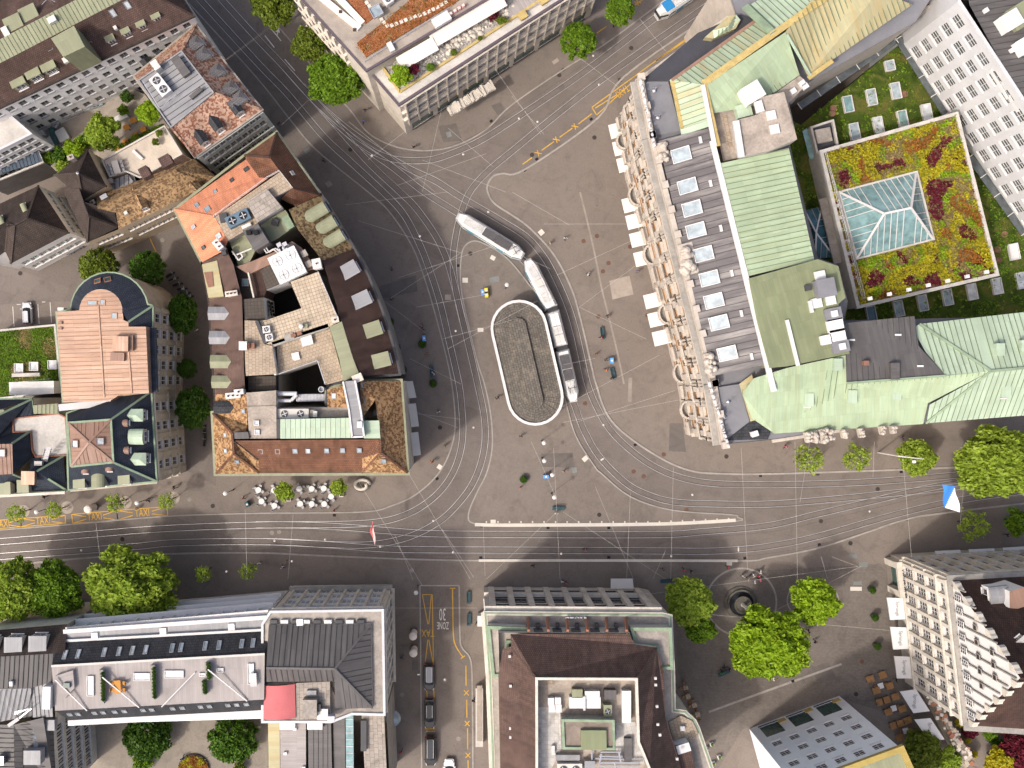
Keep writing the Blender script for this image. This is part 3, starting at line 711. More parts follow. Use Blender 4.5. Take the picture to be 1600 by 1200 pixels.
# --- tram tracks
TR = [
 path((R20, [(-200,998),(0,985),(500,945),(1000,905),(1600,882)]),(R21, [(540,877),(770,861),(915,825),(1040,762),(1150,670),(1230,555),(1277,425),(1293,295),(1287,165),(1268,0)]),(R11, [(1204,917),(1145,672),(1072,450),(1010,300),(920,135),(795,0)]),(R01, [(600,1020),(420,850),(200,590),(0,382),(-420,-80)])),
 path((R20, [(-200,1095),(0,1078),(500,1042),(850,1015),(1100,992),(1600,985)]),(R21, [(400,1000),(700,1005),(940,960),(1135,865),(1270,740),(1368,595),(1425,410),(1428,220),(1385,0)]),(R11, [(1308,870),(1255,645),(1195,430),(1120,270),(1000,100),(900,0)]),(R01, [(700,1010),(480,760),(330,590),(160,400),(0,232),(-420,-230)])),
 path((R11, [(1308,870),(1255,645),(1232,430),(1255,240),(1300,80)]),(R01, [(1350,1180),(1450,1070),(1600,945)]),(R02, [(300,700),(630,447),(1270,0),(1450,-120)])),
 path((R01, [(480,760),(620,870),(760,960),(900,1000),(1080,1000),(1220,960),(1400,880),(1600,755)]),(R02, [(330,535),(560,368),(890,115),(1060,-10),(1300,-180)])),
 path((R01, [(160,400),(330,590),(530,775),(740,925),(950,1050),(1120,1130)]), [FULL, [(712,303),(737,318),(780,343),(821,369),(845,395),(863,424),(885,472),(898,512),(908,555),(918,600)]], (R22, [(535,155),(625,300),(775,440),(925,535),(1090,594),(1280,623),(1600,629)]),(R23, [(500,618),(1000,585),(1700,520)])),
 path((R01, [(330,590),(600,860),(860,1050)]), [FULL, [(660,298),(712,331),(765,366),(800,391),(826,416),(845,448),(860,490),(872,540),(882,585),(892,620)]], (R22, [(390,130),(455,300),(555,465),(720,625),(875,702),(1025,738),(1250,749),(1600,750)]),(R23, [(400,720),(800,680),(1200,640),(1700,590)])),
 path((R21, [(0,880),(300,882),(560,895),(800,915),(1100,935),(1600,940)]),(R22, [(900,941),(1200,922),(1600,885)]),(R23, [(300,815),(700,720),(1000,650),(1300,600),(1700,550)])),
 path((R21, [(0,985),(200,988),(500,1008),(800,1030),(1100,1036),(1600,1038)]),(R22, [(900,1043),(1200,1045),(1400,1036),(1600,1015)]),(R23, [(300,955),(800,815),(1200,725),(1700,655)])),
]
TRS = [smooth_path(t, 8) for t in TR]
for n_, t in enumerate(TRS):
    e_ = n_ * 0.0011
    mb = MB(); ribbon(mb, t, 2.5,0,0.008 + e_); mb.build('track_bed', 'asphalt', ground)
    for s_ in (0.5,-0.5):
        q = side(t, s_); mb = MB(); ribbon(mb, q, 0.085,0.0,0.032 + e_); mb.build('rail', 'rail', ground)
        q = side(t, s_ * 0.82); mb = MB(); ribbon(mb, q, 0.07,0,0.0205 + e_ * 0.9); mb.build('rail_groove', 'groove', ground)
# --- painted markings (children of the ground), drawn as thin raised sheets
MK = 0.020
def line(r, a, b_, w=0.14, mat='yellow_paint', z=MK, name='road_marking', parent=ground):
    p, q = r(*a), r(*b_); mb = MB(); ribbon(mb, [p, q], w, 0, z); return mb.build(name, mat, parent)
def poly_line(r, pts, w=0.14, mat='yellow_paint', z=MK, sm=False):
    p = [r(*a) for a in pts]; p = smooth_path(p) if sm else p
    mb = MB(); ribbon(mb, p, w, 0, z); return mb.build('road_marking', mat, ground)
def text_mesh(txt, size, sx=1.0, depth=0.0, name='lettering'):
    cu = bpy.data.curves.new(name, 'FONT'); cu.body = txt; cu.size = size; cu.align_x = 'CENTER'; cu.align_y = 'CENTER'; cu.extrude = depth; cu.resolution_u = 2
    o = bpy.data.objects.new(name, cu); COL.objects.link(o); dg = bpy.context.evaluated_depsgraph_get()
    me = bpy.data.meshes.new_from_object(o.evaluated_get(dg)); bpy.data.objects.remove(o); bpy.data.curves.remove(cu)
    for v in me.vertices: v.co.x *= sx
    return me
def lettering(txt, p, size, rz, mat, parent=ground, sx=1.0, depth=0.0, tilt=0.0, name='lettering'):
    me = text_mesh(txt, size, sx, depth); me.materials.clear(); me.materials.append(M(mat))
    o = bpy.data.objects.new(name, me); COL.objects.link(o); off = Vector(parent['_o']) if parent is not None and '_o' in parent else Vector((0,0,0))
    o.location = Vector(p) - off; o.rotation_euler = (tilt, 0, rz); o.parent = parent; return o
MK2 = 0.026
def taxi_bay(c, rz):
    q = Vector(c); lettering('TAXI', (q.x, q.y, MK2),1.75, rz, 'yellow_paint', sx=0.62)
bays = [((-100,858,130,841),(-100,912,132,892)),((130,841,408,820),(132,892,410,870)),((448,815,730,790),(455,870,735,850)),((730,790,1045,766),(735,850,1048,822))]
for (ax, ay, bx, by),(cx, cy, dx, dy) in bays:
    A, B_, C, D = (ax, ay),(bx, by),(cx, cy),(dx, dy)
    for s_, e_ in ((A, B_),(C, D),(A, C),(B_, D)): line(R20, s_, e_, 0.13)
    L = lambda p, q, t: (p[0] + (q[0] - p[0]) * t, p[1] + (q[1] - p[1]) * t)
    lm, rm = L(A, C, 0.5), L(B_, D, 0.5)
    for cor, mid in ((A, L(L(A, B_, 0.31), L(C, D, 0.31),0.38)),(C, L(L(A, B_, 0.31), L(C, D, 0.31),0.66)),(B_, L(L(A, B_, 0.69), L(C, D, 0.69),0.38)),(D, L(L(A, B_, 0.69), L(C, D, 0.69),0.66))): line(R20, cor, mid, 0.13, z=MK + 0.002)
    m_ = L(L(A, B_, 0.5), L(C, D, 0.5),0.5); taxi_bay(R20(*m_), atan2(ay - by, bx - ax))
for s_, e_ in (((1040,116),(1100,116)),((1040,118),(1074,300)),((1096,118),(1080,300)),((1102,116),(1109,560)),((1074,398),(1058,540)),((1080,398),(1106,540)),((1066,702),(1070,760)),((1110,702),(1114,760)),((1060,955),(1120,955)),((1062,970),(1118,970))): line(R31, s_, e_, 0.13)
p_ = R31(1070,355); lettering('TAXI', (p_.x, p_.y, MK2),1.7, pi, 'yellow_paint', sx=0.62)
p_ = W(691.5,959); lettering('30', (p_.x, p_.y, MK2),2.9, pi, 'white_paint', sx=0.40)
p_ = W(692,977); lettering('ZONE', (p_.x, p_.y, MK2),1.7, pi, 'white_paint', sx=0.42)
poly_line(R31, [(1228,78),(1230,200),(1234,370),(1250,440),(1292,505)], 0.16, sm=True)
for s_, e_ in (((1212,77),(1246,77)),((1280,516),(1306,498)),((1312,560),(1313,686)),((1317,772),(1318,885)),((1322,952),(1323,1083)),((1325,1150),(1327,1240))): line(R31, s_, e_, 0.15)
for x, y in ((1315,730),(1320,922),(1325,1120)):
    for s_ in (1,-1): line(R31,(x - 15, y - 16 * s_),(x + 15, y + 16 * s_),0.14, z=MK + 0.002 * s_)
for s_, e_ in (((1245,128),(500,670)),((1235,150),(900,380)),((500,672),(530,720)),((530,718),(745,520)),((520,676),(655,592)),((500,710),(415,775)),((378,800),(298,858)),((262,885),(185,940)),((125,985),(66,1027)),((590,165),(530,207)),((820,-5),(770,30))): line(R02, s_, e_, 0.15)
for x, y in ((393,790),(277,873),(163,957),(785,15)):
    for s_ in (1,-1): line(R02,(x - 22, y - 4 * s_),(x + 22, y + 4 * s_ + 0),0.14, z=MK + 0.004); line(R02,(x - 5, y - 20),(x + 5, y + 20),0.14, z=MK + 0.002); break
p_ = R02(690,570); lettering('TAXI', (p_.x, p_.y, MK2),1.7, radians(36) + pi, 'yellow_paint', sx=0.62)
line(R10,(910,230),(985,395),0.14)
for s_, e_ in (((80,715),(88,840)),((237,700),(245,826)),((313,690),(322,815)),((105,703),(132,702)),((262,688),(284,687))): line(R10, s_, e_, 0.1, 'white_paint')
for s_, e_ in (((180,370),(243,443)),((55,222),(115,297)),((157,256),(62,140)),((133,222),(140,180)),((300,520),(380,600))): line(R01, s_, e_, 0.14, 'white_paint' if s_[0] != 300 else 'faded_paint')
for tip, a1, a2 in (((42,112),(95,150),(50,160)),((142,170),(150,205),(118,195))):
    sheet_obj('road_marking', [R01(*tip), R01(*a1), R01(*a2)], 0.0225, 'white_paint', ground)
poly_line(R12, [(425,0),(470,180),(520,400),(560,600),(610,800),(660,1010),(700,1200)], 0.3, 'faded_paint', 0.0065, True)
poly_line(R22, [(740,-40),(735,110)], 0.6, 'faded_paint', 0.0065)
# repair patches and covers let into the paving
def rect(r, x, y, w, h, rot, mat, name='paving_patch', z=0.0105, parent=ground):
    p = r(x, y); mb = MB(); ca, sa = cos(rot), sin(rot)
    mb.face([(p.x + a * ca - b_ * sa, p.y + a * sa + b_ * ca, z) for a, b_ in ((-w / 2,-h / 2),(w / 2,-h / 2),(w / 2, h / 2),(-w / 2, h / 2))]); return mb.build(name, mat, parent)
IZ = 0.1245
sheet_obj('paving_patch', PL(R12, [(608,555),(735,522),(760,640),(628,672)]),0.0105, 'patch_pale', ground)
sheet_obj('paving_patch', PL(R22, [(985,245),(1065,245),(1088,425),(980,420)]),0.0105, 'patch_dark', ground)
sheet_obj('paving_patch', PL(R22, [(180,435),(378,430),(395,520),(178,518)]), IZ, 'patch_dark', isl_o)
sheet_obj('paving_patch', PL(R33, [(270,575),(375,535),(430,640),(320,678)]),0.0105, 'patch_dark', ground)
sheet_obj('paving_patch', PL(R01, [(1140,790),(1250,770),(1290,880),(1170,890)]),0.0105, 'patch_dark', ground)
sheet_obj('paving_patch', PL(R01, [(1470,660),(1530,640),(1570,700),(1510,720)]),0.0105, 'patch_dark', ground)
sheet_obj('paving_patch', PL(R11, [(770,590),(1000,520),(1010,620),(780,670)]),0.0105, 'patch_dark', ground)
sheet_obj('paving_patch', PL(R31, [(975,520),(1012,520),(1012,590),(975,590)]),0.0105, 'patch_dark', ground)
for r_, x, y, w, h, rot, m_, par in ((R12,183,253,.85,.85,0.7, 'kerb_pale', 0),(R21,1150,520,.9,.75,-0.6, 'kerb_pale', 0),(R21,1482,862,.85,.75,0, 'kerb_pale', 1),(R22,458,466,1.0,.75,0.7, 'kerb_pale', 1),(R22,1358,1120,.9,.75,0, 'kerb_pale', 0),(R11,1480,412,.8,.7,-0.5, 'kerb_pale', 1),(R11,1307,552,.9,.8,0, 'kerb_pale', 1),(R11,1200,658,1.0,.9,0, 'patch_pale', 0),(R11,1403,862,.95,.65,0, 'kerb_pale', 1),(R11,1490,548,1.6,.9,0.15, 'grey_iron', 1),(R22,390,538,.8,.9,0.2, 'grey_iron', 1),(R23,530,1077,1.4,.65,0, 'grey_iron', 0),(R23,595,1130,1.4,.8,0, 'grey_iron', 0),(R33,550,80,1.9,.65,0, 'kerb_pale', 0),(R33,560,45,1.4,.6,0, 'grey_iron', 0),(R01,1205,840,.8,.9,0.3, 'grey_iron', 0),(R01,320,940,1.0,.7,0.6, 'grey_iron', 0),(R02,272,383,1.1,.6,0.6, 'patch_pale', 0),(R02,310,545,1.0,.6,0.6, 'patch_dark', 0),(R01,455,1150,.9,.9,0.6, 'faded_paint', 0),(R31,1018,616,.5,.2,0, 'steel', 0),(R20,1340,60,0.1,0.1,0, 'patch_dark', 0),(R22,565,470,.7,.25,0.6, 'kerb_pale', 0),(R22,1415,1030,.22,.9,0, 'kerb_pale', 0)):
    rect(r_, x, y, w, h, rot, m_, 'cover_plate', IZ if par else 0.0235, isl_o if par else ground)
mh = MB(); mh.lathe([(0.36,0.0),(0.36,0.01),(0.31,0.01),(0.31,0.006),(0.0,0.008)], n=16); mh_me = {m: mesh_of(mh, 'manhole_cover', [m]) for m in ('iron', 'rust', 'faded_paint')}
for r_, x, y, m_, par in ((R12,531,275, 'rust', 0),(R12,447,307, 'rust', 0),(R12,603,445, 'rust', 0),(R12,568,496, 'rust', 0),(R12,738,342, 'rust', 0),(R12,540,778, 'rust', 0),(R12,845,770, 'rust', 0),(R22,457,120, 'rust', 0),(R22,760,547, 'rust', 0),(R22,823,577, 'rust', 0),(R22,948,440, 'rust', 0),(R22,985,797, 'rust', 0),(R22,1090,787, 'rust', 0),(R22,133,873, 'rust', 0),(R22,545,817, 'iron', 1),(R22,1340,453, 'iron', 0),(R23,685,657, 'iron', 0),(R23,515,995, 'iron', 0),(R23,330,857, 'iron', 0),(R02,125,968, 'iron', 0),(R02,745,300, 'iron', 0),(R02,295,470, 'iron', 0),(R02,515,860, 'iron', 0),(R02,675,500, 'iron', 0),(R10,127,508, 'iron', 0),(R10,1015,300, 'faded_paint', 0),(R33,587,535, 'rust', 0),(R33,550,738, 'iron', 0),(R31,1180,650, 'faded_paint', 0),(R31,1265,1017, 'faded_paint', 0),(R31,912,742, 'faded_paint', 0),(R23,310,560, 'iron', 0),(R21,1150,272, 'iron', 0),(R20,765,970, 'iron', 0),(R20,1185,722, 'faded_paint', 0),(R20,1330,762, 'iron', 0),(R11,1340,385, 'iron', 1),(R01,590,935, 'iron', 0),(R21,100,930, 'faded_paint', 0),(R21,145,925, 'faded_paint', 0),(R21,975,1165, 'faded_paint', 0)):
    q = r_(x, y); place(mh_me[m_], 'manhole_cover', isl_o if par else ground, (q.x, q.y, 0.122 if par else 0.02))
gr = MB(); gr.box((0,0,0.0),(0.5,0.42,0.016)); gr_me = mesh_of(gr, 'drain_grate', ['black'])
for r_, x, y, a in ((R22,770,380,0.6),(R22,560,567,-0.6),(R22,225,898,0),(R22,605,899,0),(R22,605,1083,0),(R22,1553,574,0),(R22,1455,1088,0.2),(R21,1405,1085,0),(R21,1410,887,0),(R21,1132,592,0.6),(R23,832,549,0),(R23,873,845,0.3),(R23,320,1003,0.3),(R02,80,1063,0.6),(R02,155,995,0.6),(R02,320,435,0.6),(R02,495,745,0.6),(R01,1470,757,0.6),(R33,155,657,0.3),(R21,490,820,0),(R11,1265,460,0)):
    q = r_(x, y); place(gr_me, 'drain_grate', ground, (q.x, q.y, 0.015), a)
# ------------------------------------------------------------------ north-west: long white hotel and its neighbours
def az_img(dx, dy): return atan2(-dy, dx)
AZ1 = az_img(662,1400)
e1 = PL(R00, [(-200,757),(1200,95),(870,-400),(-200,100)], 20)
hotel = bld('white_hotel', 'long white house with brown tiled roof and green ridge, above the leafy court', e1)
wallset(hotel, e1,0,20, 'white_wall', {0: dict(cols=17, rows=5, w=1.1, h=1.6, zb=2.5, zt=19.4, mx=0.5, style='mid', frame='grey_metal')})
A, B_, C, D = R00(-200,757,20), R00(1200,95,20), R00(893,-69,25.5), R00(-200,499,25.5)
E, F = R00(800,-173,26.2), R00(-200,350,26.2)
roof(hotel, [[A, B_, C, D], [F, E, R00(870,-400,20), R00(-200,100,20)], [B_, R00(870,-400,20), E, C]], 'tile_brown', 'tiled_roof', caps=[(B_, C)])
roof(hotel, [[D, C, E, F]], 'patina_olive', 'ridge_deck', sp=0.6)
band(hotel, e1,19.7,20.02,0.35,0.1, 'tile_dark', 'gutter')
for x, y in ((150,552),(243,498),(338,455)): dormer(hotel, R00(x, y), AZ1,1.9,3.0,1.7, 'flat', 'patina_olive', 'patina_olive')
for x, y in ((712,270),(808,225),(902,180),(995,132)): dormer(hotel, R00(x, y), AZ1,1.15,3.0,1.5, 'flat', 'white_trim', 'patina_olive')
for x, y in ((95,130),(190,70)): dormer(hotel, R00(x, y), AZ1 + pi, 2.2,2.5,1.6, 'flat', 'patina_olive', 'patina_olive')
slab(hotel, PL(R00, [(318,240),(462,160),(530,292),(395,356)], 26.6),20,26.6, 'patina_olive', 'lift_house')
for x, y in ((705,80),(795,30),(300,290),(150,365)): skylight(hotel, R00(x, y),0.8,1.3, pane='skylight_bright')
for x, y in ((568,268),(618,255)): skylight(hotel, R00(x, y),0.5,0.6)
for x, y, sx, sy in ((415,380,.6,.9),(45,205,.8,1.3),(333,130,1.1,.8),(728,180,.4,.5)): unit(hotel, R00(x, y), sx, sy, 0.6,0.5, 'chimney_white', 'roof_vent')
mb = MB(); p_ = R00(340,30,26); mb.tube(p_, p_ + Vector((0,0,3)),0.05); mb.bar(p_ + Vector((-1.2,.6,2.6)), p_ + Vector((1.2,-.6,2.6)),.05,.05); mb.bar(p_ + Vector((-.8,-.8,2.2)), p_ + Vector((.8,.8,2.2)),.05,.05); mb.build('antenna', 'steel', hotel)
# wing of the hotel on the left edge
e5 = PL(R00, [(-300,520),(10,672),(200,838),(-300,1090)], 15)
wing = bld('white_wing', 'low white wing with square windows and dark seamed canopy roof in front', e5)
wallset(wing, e5,0,15, 'white_wall', {0: dict(cols=9, rows=4, w=1.1, h=1.5, zb=4, zt=14.4, mx=.4, style='mid', frame='grey_metal')})
roof(wing, [PL(R00, [(-300,520),(10,672),(200,838),(-300,1090)], 15)], 'pale_concrete', 'flat_roof'); band(wing, e5,14.6,15.3,0.1,0.25, 'cool_wall', 'parapet')
e5b = PL(R00, [(-100,1035),(205,872),(265,1012),(-100,1160)], 8)
can = bld('seamed_canopy', 'dark blue seamed metal roof with a round green dome, beside the white wing', e5b)
wallset(can, e5b, 0,8, 'dark_wall'); roof(can, [PL(R00, [(-100,1035),(205,872),(262,1010),(-100,1115)], 8.1)], 'blue_seam', sp=0.6); band(can, e5b, 7.6,8.0,0.15,0.1, 'pale_concrete')
p_ = R00(152,952,8.1); mb = MB(); mb.lathe([(0.75,0),(0.72,.3),(0.5,.6),(0,.75)], p_, 16); mb.build('dome', 'patina_trim', can)
# leafy court: raised gravel terrace
ct = PL(R00, [(205,775),(760,525),(905,590),(1060,800),(640,1010),(560,930),(350,1070),(262,985)], 5)
court = bld('court_terrace', 'gravelled court terrace between the white house and the flat cream roof', ct, 'terrace')
slab(court, ct, 0,5, 'gravel', 'deck', 'pale_concrete')
duct = [R00(275,735,5.6), R00(345,800,5.6), R00(370,750,5.6), R00(520,690,5.6)]
mb = MB()
for a, b_ in zip(duct[:-1], duct[1:]): mb.tube(a, b_, 0.38, n=10)
mb.build('duct', 'grey_metal', court)
mb = MB()
for k in range(4): q = lerp(R00(545,672,5), R00(635,640,5),(k + .5) / 4); mb.box((q.x, q.y, 5),(0.9,1.2,0.5),0.45)
mb.build('rooflight', 'skylight_pane', court)
mb = MB(); a, b_ = R00(318,800,5.9), R00(348,905,5.5); mb.bar(a, b_, .9,.12); mb.build('glass_canopy', 'pane_teal', court)
for x, y, sx, sy, h in ((300,910,2.3,1.7,.8),(400,850,1.6,1.9,.8),(270,830,1.0,1.8,1.5),(765,745,2.2,.9,1.0),(255,900,.8,2.2,.6)): unit(court, R00(x, y), sx, sy, h, 0.5, 'unit_white', 'plant_box')
for k, (x, y, w_) in enumerate(((790,795,1),(832,752,1),(893,808,1),(842,845,1),(785,885,1),(735,930,1),(860,900,0))):
    t = thing('cafe_table', ('orange wooden table under the lime tree in the gravelled court', 'pale table under the lime tree in the gravelled court')[1 - w_], 'table', R00(x, y, 5), 'tables in the leafy court' if w_ else None)
    p = R00(x, y, 5.7); mb = MB(); mb.box((p.x, p.y, 5.68),(1.0,0.8,.05),.5); mb.build('table_top', 'orange_wood' if w_ else 'white_trim', t)
    for sx, sy in ((.4,.3),(-.4,.3),(.4,-.3),(-.4,-.3)): mb = MB(); mb.box((p.x + sx, p.y + sy, 5),(.06,.06,.68)); mb.build('leg', 'dark_metal', t)
# corner house with mottled red tiles
e2 = PL(R00, [(840,475),(1220,978),(1635,685),(1222,158)], 17)
corner = bld('red_tiled_corner_house', 'corner house with mottled red tile roof and a grey flat deck on top', e2)
f2 = dict(cols=9, rows=4, w=1.0, h=1.9, zb=3.5, zt=16.6, mx=.6, style='mid', frame='grey_metal', bands=[(16.2,.3,.3),(7.5,.25,.2)])
wallset(corner, e2,0,17, 'mint_wall', {i: dict(f2, cols=c) for i, c in ((0,9),(1,10))})
dk = PL(R00, [(870,505),(1070,797),(1335,580),(1135,322)], 21)
E2 = [Vector(p) for p in e2]
roof(corner, [[E2[i], E2[(i + 1) % 4], dk[(i + 1) % 4], dk[i]] for i in range(4)], 'tile_red_mix', 'tiled_roof', caps=[(E2[i], dk[i]) for i in (1,2,3)])
roof(corner, [dk], 'zinc', 'roof_deck', sp=0.8); band(corner, dk, 20.95,21.25,.1,.1, 'zinc', 'deck_edge'); band(corner, e2,16.75,17.02,.22,.1, 'concrete', 'cornice')
for x, y in ((1265,270),(1310,338),(1398,440),(1478,548),(1535,610)): dormer(corner, R00(x, y), az_img(.79,-.61),1.5,2.3,1.5, 'hip', 'mint_wall', 'slate_grey')
for x, y in ((1510,720),(1385,822),(1295,905)): dormer(corner, R00(x, y), az_img(.58,.82),1.3,2.3,1.6, 'gable', 'pale_stone', 'slate_dark')
for x, y in ((1110,200),(985,290),(900,360)): dormer(corner, R00(x, y), az_img(-.63,-.77),1.5,2.2,1.5, 'hip', 'pale_stone', 'slate_dark')
unit(corner, R00(1015,545),3.1,1.6,1.1,-0.9, 'unit_white', 'cooling_unit', 2); unit(corner, R00(1140,425),1.2,3.0,0.9,.62, 'zinc_dark', 'stair_hatch'); unit(corner, R00(1232,590),2.0,.5,.7,.7, 'zinc_dark', 'roof_vent'); unit(corner, R00(990,425),.9,1.3,1.4,.6, 'chimney_white', 'chimney_block')
railing(corner, [R00(900,515,21.2), R00(1010,690,21.2), R00(1110,600,21.2)], 0.9)
# flat cream terrace house
e3 = PL(R00, [(640,1003),(1032,787),(1142,965),(1210,1003),(870,1185),(790,1075),(690,1110)], 11)
ter = bld('cream_terrace_house', 'flat cream-roofed house with a white bench and long table on its roof', e3)
wallset(ter, e3,0,11, 'beige_wall'); roof(ter, [PL(R00, [(640,1003),(1032,787),(1142,965),(880,1115),(790,1075),(690,1110)], 11)], 'cream_roof', 'flat_roof')
roof(ter, [[R00(880,1115,11), R00(1142,965,11), R00(1215,1005,9.5), R00(860,1190,9.5)]], 'tile_brown', 'tiled_roof')
band(ter, PL(R00, [(640,1003),(1032,787),(1142,965),(880,1115),(790,1075),(690,1110)], 11),10.9,11.35,.05,.2, 'pale_concrete', 'parapet')
for x, y, sx in ((1055,1020,1.6),(925,1090,1.3)): unit(ter, R00(x, y, 11), sx, 1.5,1.6,.5, 'tile_brown', 'chimney_block', z=10.5)
bn = thing('roof_bench', 'white roof bench on the flat cream terrace', 'bench', R00(865,972,11)); mb = MB(); p = R00(865,972,11); mb.box((p.x, p.y, 11.35),(2.0,.45,.08),-.75); mb.build('seat', 'white_trim', bn)
for s_ in (-.8,.8): mb = MB(); mb.box((p.x + s_ * cos(-.75), p.y + s_ * sin(-.75),11),(.08,.4,.35),-.75); mb.build('leg', 'white_trim', bn)
lt = thing('roof_table', 'long pale table with chairs on the flat cream terrace', 'table', R00(735,1050,11)); p = R00(735,1050,11); mb = MB(); mb.box((p.x, p.y, 11.7),(1.0,2.0,.06),.3); mb.build('table_top', 'awning_grey', lt)
for s_ in (-.8,.8): mb = MB(); mb.box((p.x - s_ * sin(.3), p.y + s_ * cos(.3),11),(.7,.08,.7),.3); mb.build('leg', 'dark_metal', lt)
for k in range(6):
    q = (p.x + (1 if k % 2 else -1) * .95 * cos(.3) - (k // 2 - 1) * .65 * sin(.3), p.y + (1 if k % 2 else -1) * .95 * sin(.3) + (k // 2 - 1) * .65 * cos(.3))
    ch = thing('roof_chair', 'grey chair drawn up to the long pale table on the cream terrace', 'chair', (q[0], q[1], 11), 'chairs at the roof table'); mb = MB(); mb.box((q[0], q[1], 11.42),(.48,.48,.05),.3); mb.build('seat', 'grey_metal', ch)
    o_ = .22 if k % 2 else -.22; mb = MB(); mb.box((q[0] + o_ * cos(.3), q[1] + o_ * sin(.3),11.47),(.05,.48,.45),.3); mb.build('backrest', 'grey_metal', ch)
    for sx, sy in ((.2,.2),(-.2,.2),(.2,-.2),(-.2,-.2)): mb = MB(); mb.box((q[0] + sx, q[1] + sy, 11),(.04,.04,.42)); mb.build('leg', 'grey_metal', ch)
# tan tiled street house with a hipped end
e3b = [R10(545,315,12), R10(742,232,12), R10(1118,52,12), R00(1352,1105,12), R00(1212,992,12), R10(600,30,12), R10(385,-25,12)]
tan = bld('tan_tiled_house', 'low beige street house with mottled tan roof and a brown hipped end', e3b)
fb = dict(cols=4, rows=2, w=1.3, h=1.5, zb=3, zt=11.5, mx=.6, style='mid')
wallset(tan, e3b, 0,12, 'beige_wall', {0: dict(fb, cols=5),1: dict(fb, cols=10),6: dict(fb, cols=8)})
ra, rb = R10(608,102,15.5), R00(1088,1062,15.5); ap = R10(555,150,16)
roof(tan, [[R10(742,232,12), R10(1118,52,12), R00(1352,1105,12), rb, ra, R10(725,130,13.5)], [R00(1352,1105,12), R00(1212,992,12), rb], [R00(1212,992,12), R10(600,30,12), ra, rb]], 'tile_tan_mix', 'tiled_roof', caps=[(rb, R00(1215,1150,14.2))])
roof(tan, [[R10(385,-25,12), R10(545,315,12), ap, R10(495,-20,16)], [R10(545,315,12), R10(740,222,12), ap], [R10(740,222,12), R10(715,120,13.6), R10(520,60,16), ap]], 'tile_dark', 'hipped_roof', caps=[(ap, R10(545,313,12)),(ap, R10(738,216,12))])
dormer(tan, R10(915,108), az_img(.43,.9),1.3,2.6,1.2, 'gable', 'tile_tan_mix', 'tile_tan_mix', rise=.8); dormer(tan, R00(1215,1160), az_img(-.5,-.6),1.5,3.0,1.2, 'gable', 'tile_tan_mix', 'tile_tan_mix', rise=.8, z=12.6)
chimney(tan, R10(598,75),.6,.6,1.2,.5, 'stone', 1); unit(tan, R10(660,35),1.0,.6,.8,.5, 'grey_metal', 'roof_vent', z=14); unit(tan, R10(790,132),.5,.5,.4,.5, 'chimney_white', 'roof_vent')
tw = PL(R00, [(340,1096),(520,1250),(665,1165),(548,936)], 14)
tower = bld('pyramid_roof_tower', 'square tower with a dark brown pyramid roof and white finial', tw, 'tower')
wallset(tower, tw, 0,14, 'beige_wall'); apx = R00(488,1083,18)
roof(tower, [[tw[i], tw[(i + 1) % 4], apx] for i in range(4)], 'tile_dark', 'pyramid_roof', caps=[(apx, tw[i]) for i in range(4)])
mb = MB(); mb.lathe([(.15,0),(.22,.25),(.12,.4),(0,.8)], apx, 8); mb.build('finial', 'white_trim', tower); chimney(tower, R00(472,1000),.8,.6,1.8,.4, 'concrete', 1, z=14.5)
lean = PL(R00, [(480,1160),(640,1150),(830,1075),(860,1165),(700,1260),(520,1260)], 10.5)
lt2 = bld('grey_lean_to', 'low grey sheet-metal roof tucked between the tower and the tan house', lean); wallset(lt2, lean, 0,10.5, 'concrete'); roof(lt2, [lean], 'zinc', sp=.7)
for x, y in ((700,1140),(600,1190)): unit(lt2, R00(x, y),.9,.7,1.0,.3, 'concrete', 'vent_box')
# dark hip-roofed house on the left edge
e4 = PL(R10, [(-60,100),(240,-40),(434,256),(68,448),(34,372),(-60,440)], 10)
dark = bld('dark_hipped_house', 'white fronted house with a dark brown hipped roof by the car park', e4)
wallset(dark, e4,0,10, 'white_wall', {5 - k: dict(cols=c, rows=2, w=1.7, h=1.6, zb=1.5, zt=9, mx=.5, pane='pane_teal', style='mid') for k, c in ((0,3),(2,6),(3,6))})
P4 = lambda x, y, z: R10(x, y, z)
roof(dark, [[P4(240,-40,10), P4(434,256,10), P4(170,165,14)], [P4(-60,100,10), P4(240,-40,10), P4(170,165,14), P4(92,205,14), P4(-60,250,14)], [P4(434,256,10), P4(68,448,10), P4(92,205,14), P4(170,165,14)], [P4(92,205,14), P4(68,448,10), P4(34,372,10), P4(50,195,14)], [P4(50,195,14), P4(34,372,10), P4(-60,440,10), P4(-60,250,14)]], 'tile_dark', 'hipped_roof', caps=[(P4(170,165,14), P4(434,256,10)),(P4(170,165,14), P4(240,-40,10)),(P4(92,205,14), P4(170,165,14)),(P4(92,205,14), P4(68,448,10)),(P4(50,195,14), P4(34,372,10))])
for x, y in ((152,82),(8,160)): dormer(dark, R10(x, y), az_img(-.4,-.9),.6,1.2,.6, 'barrel', 'patina_olive', 'patina_olive', rise=.3)
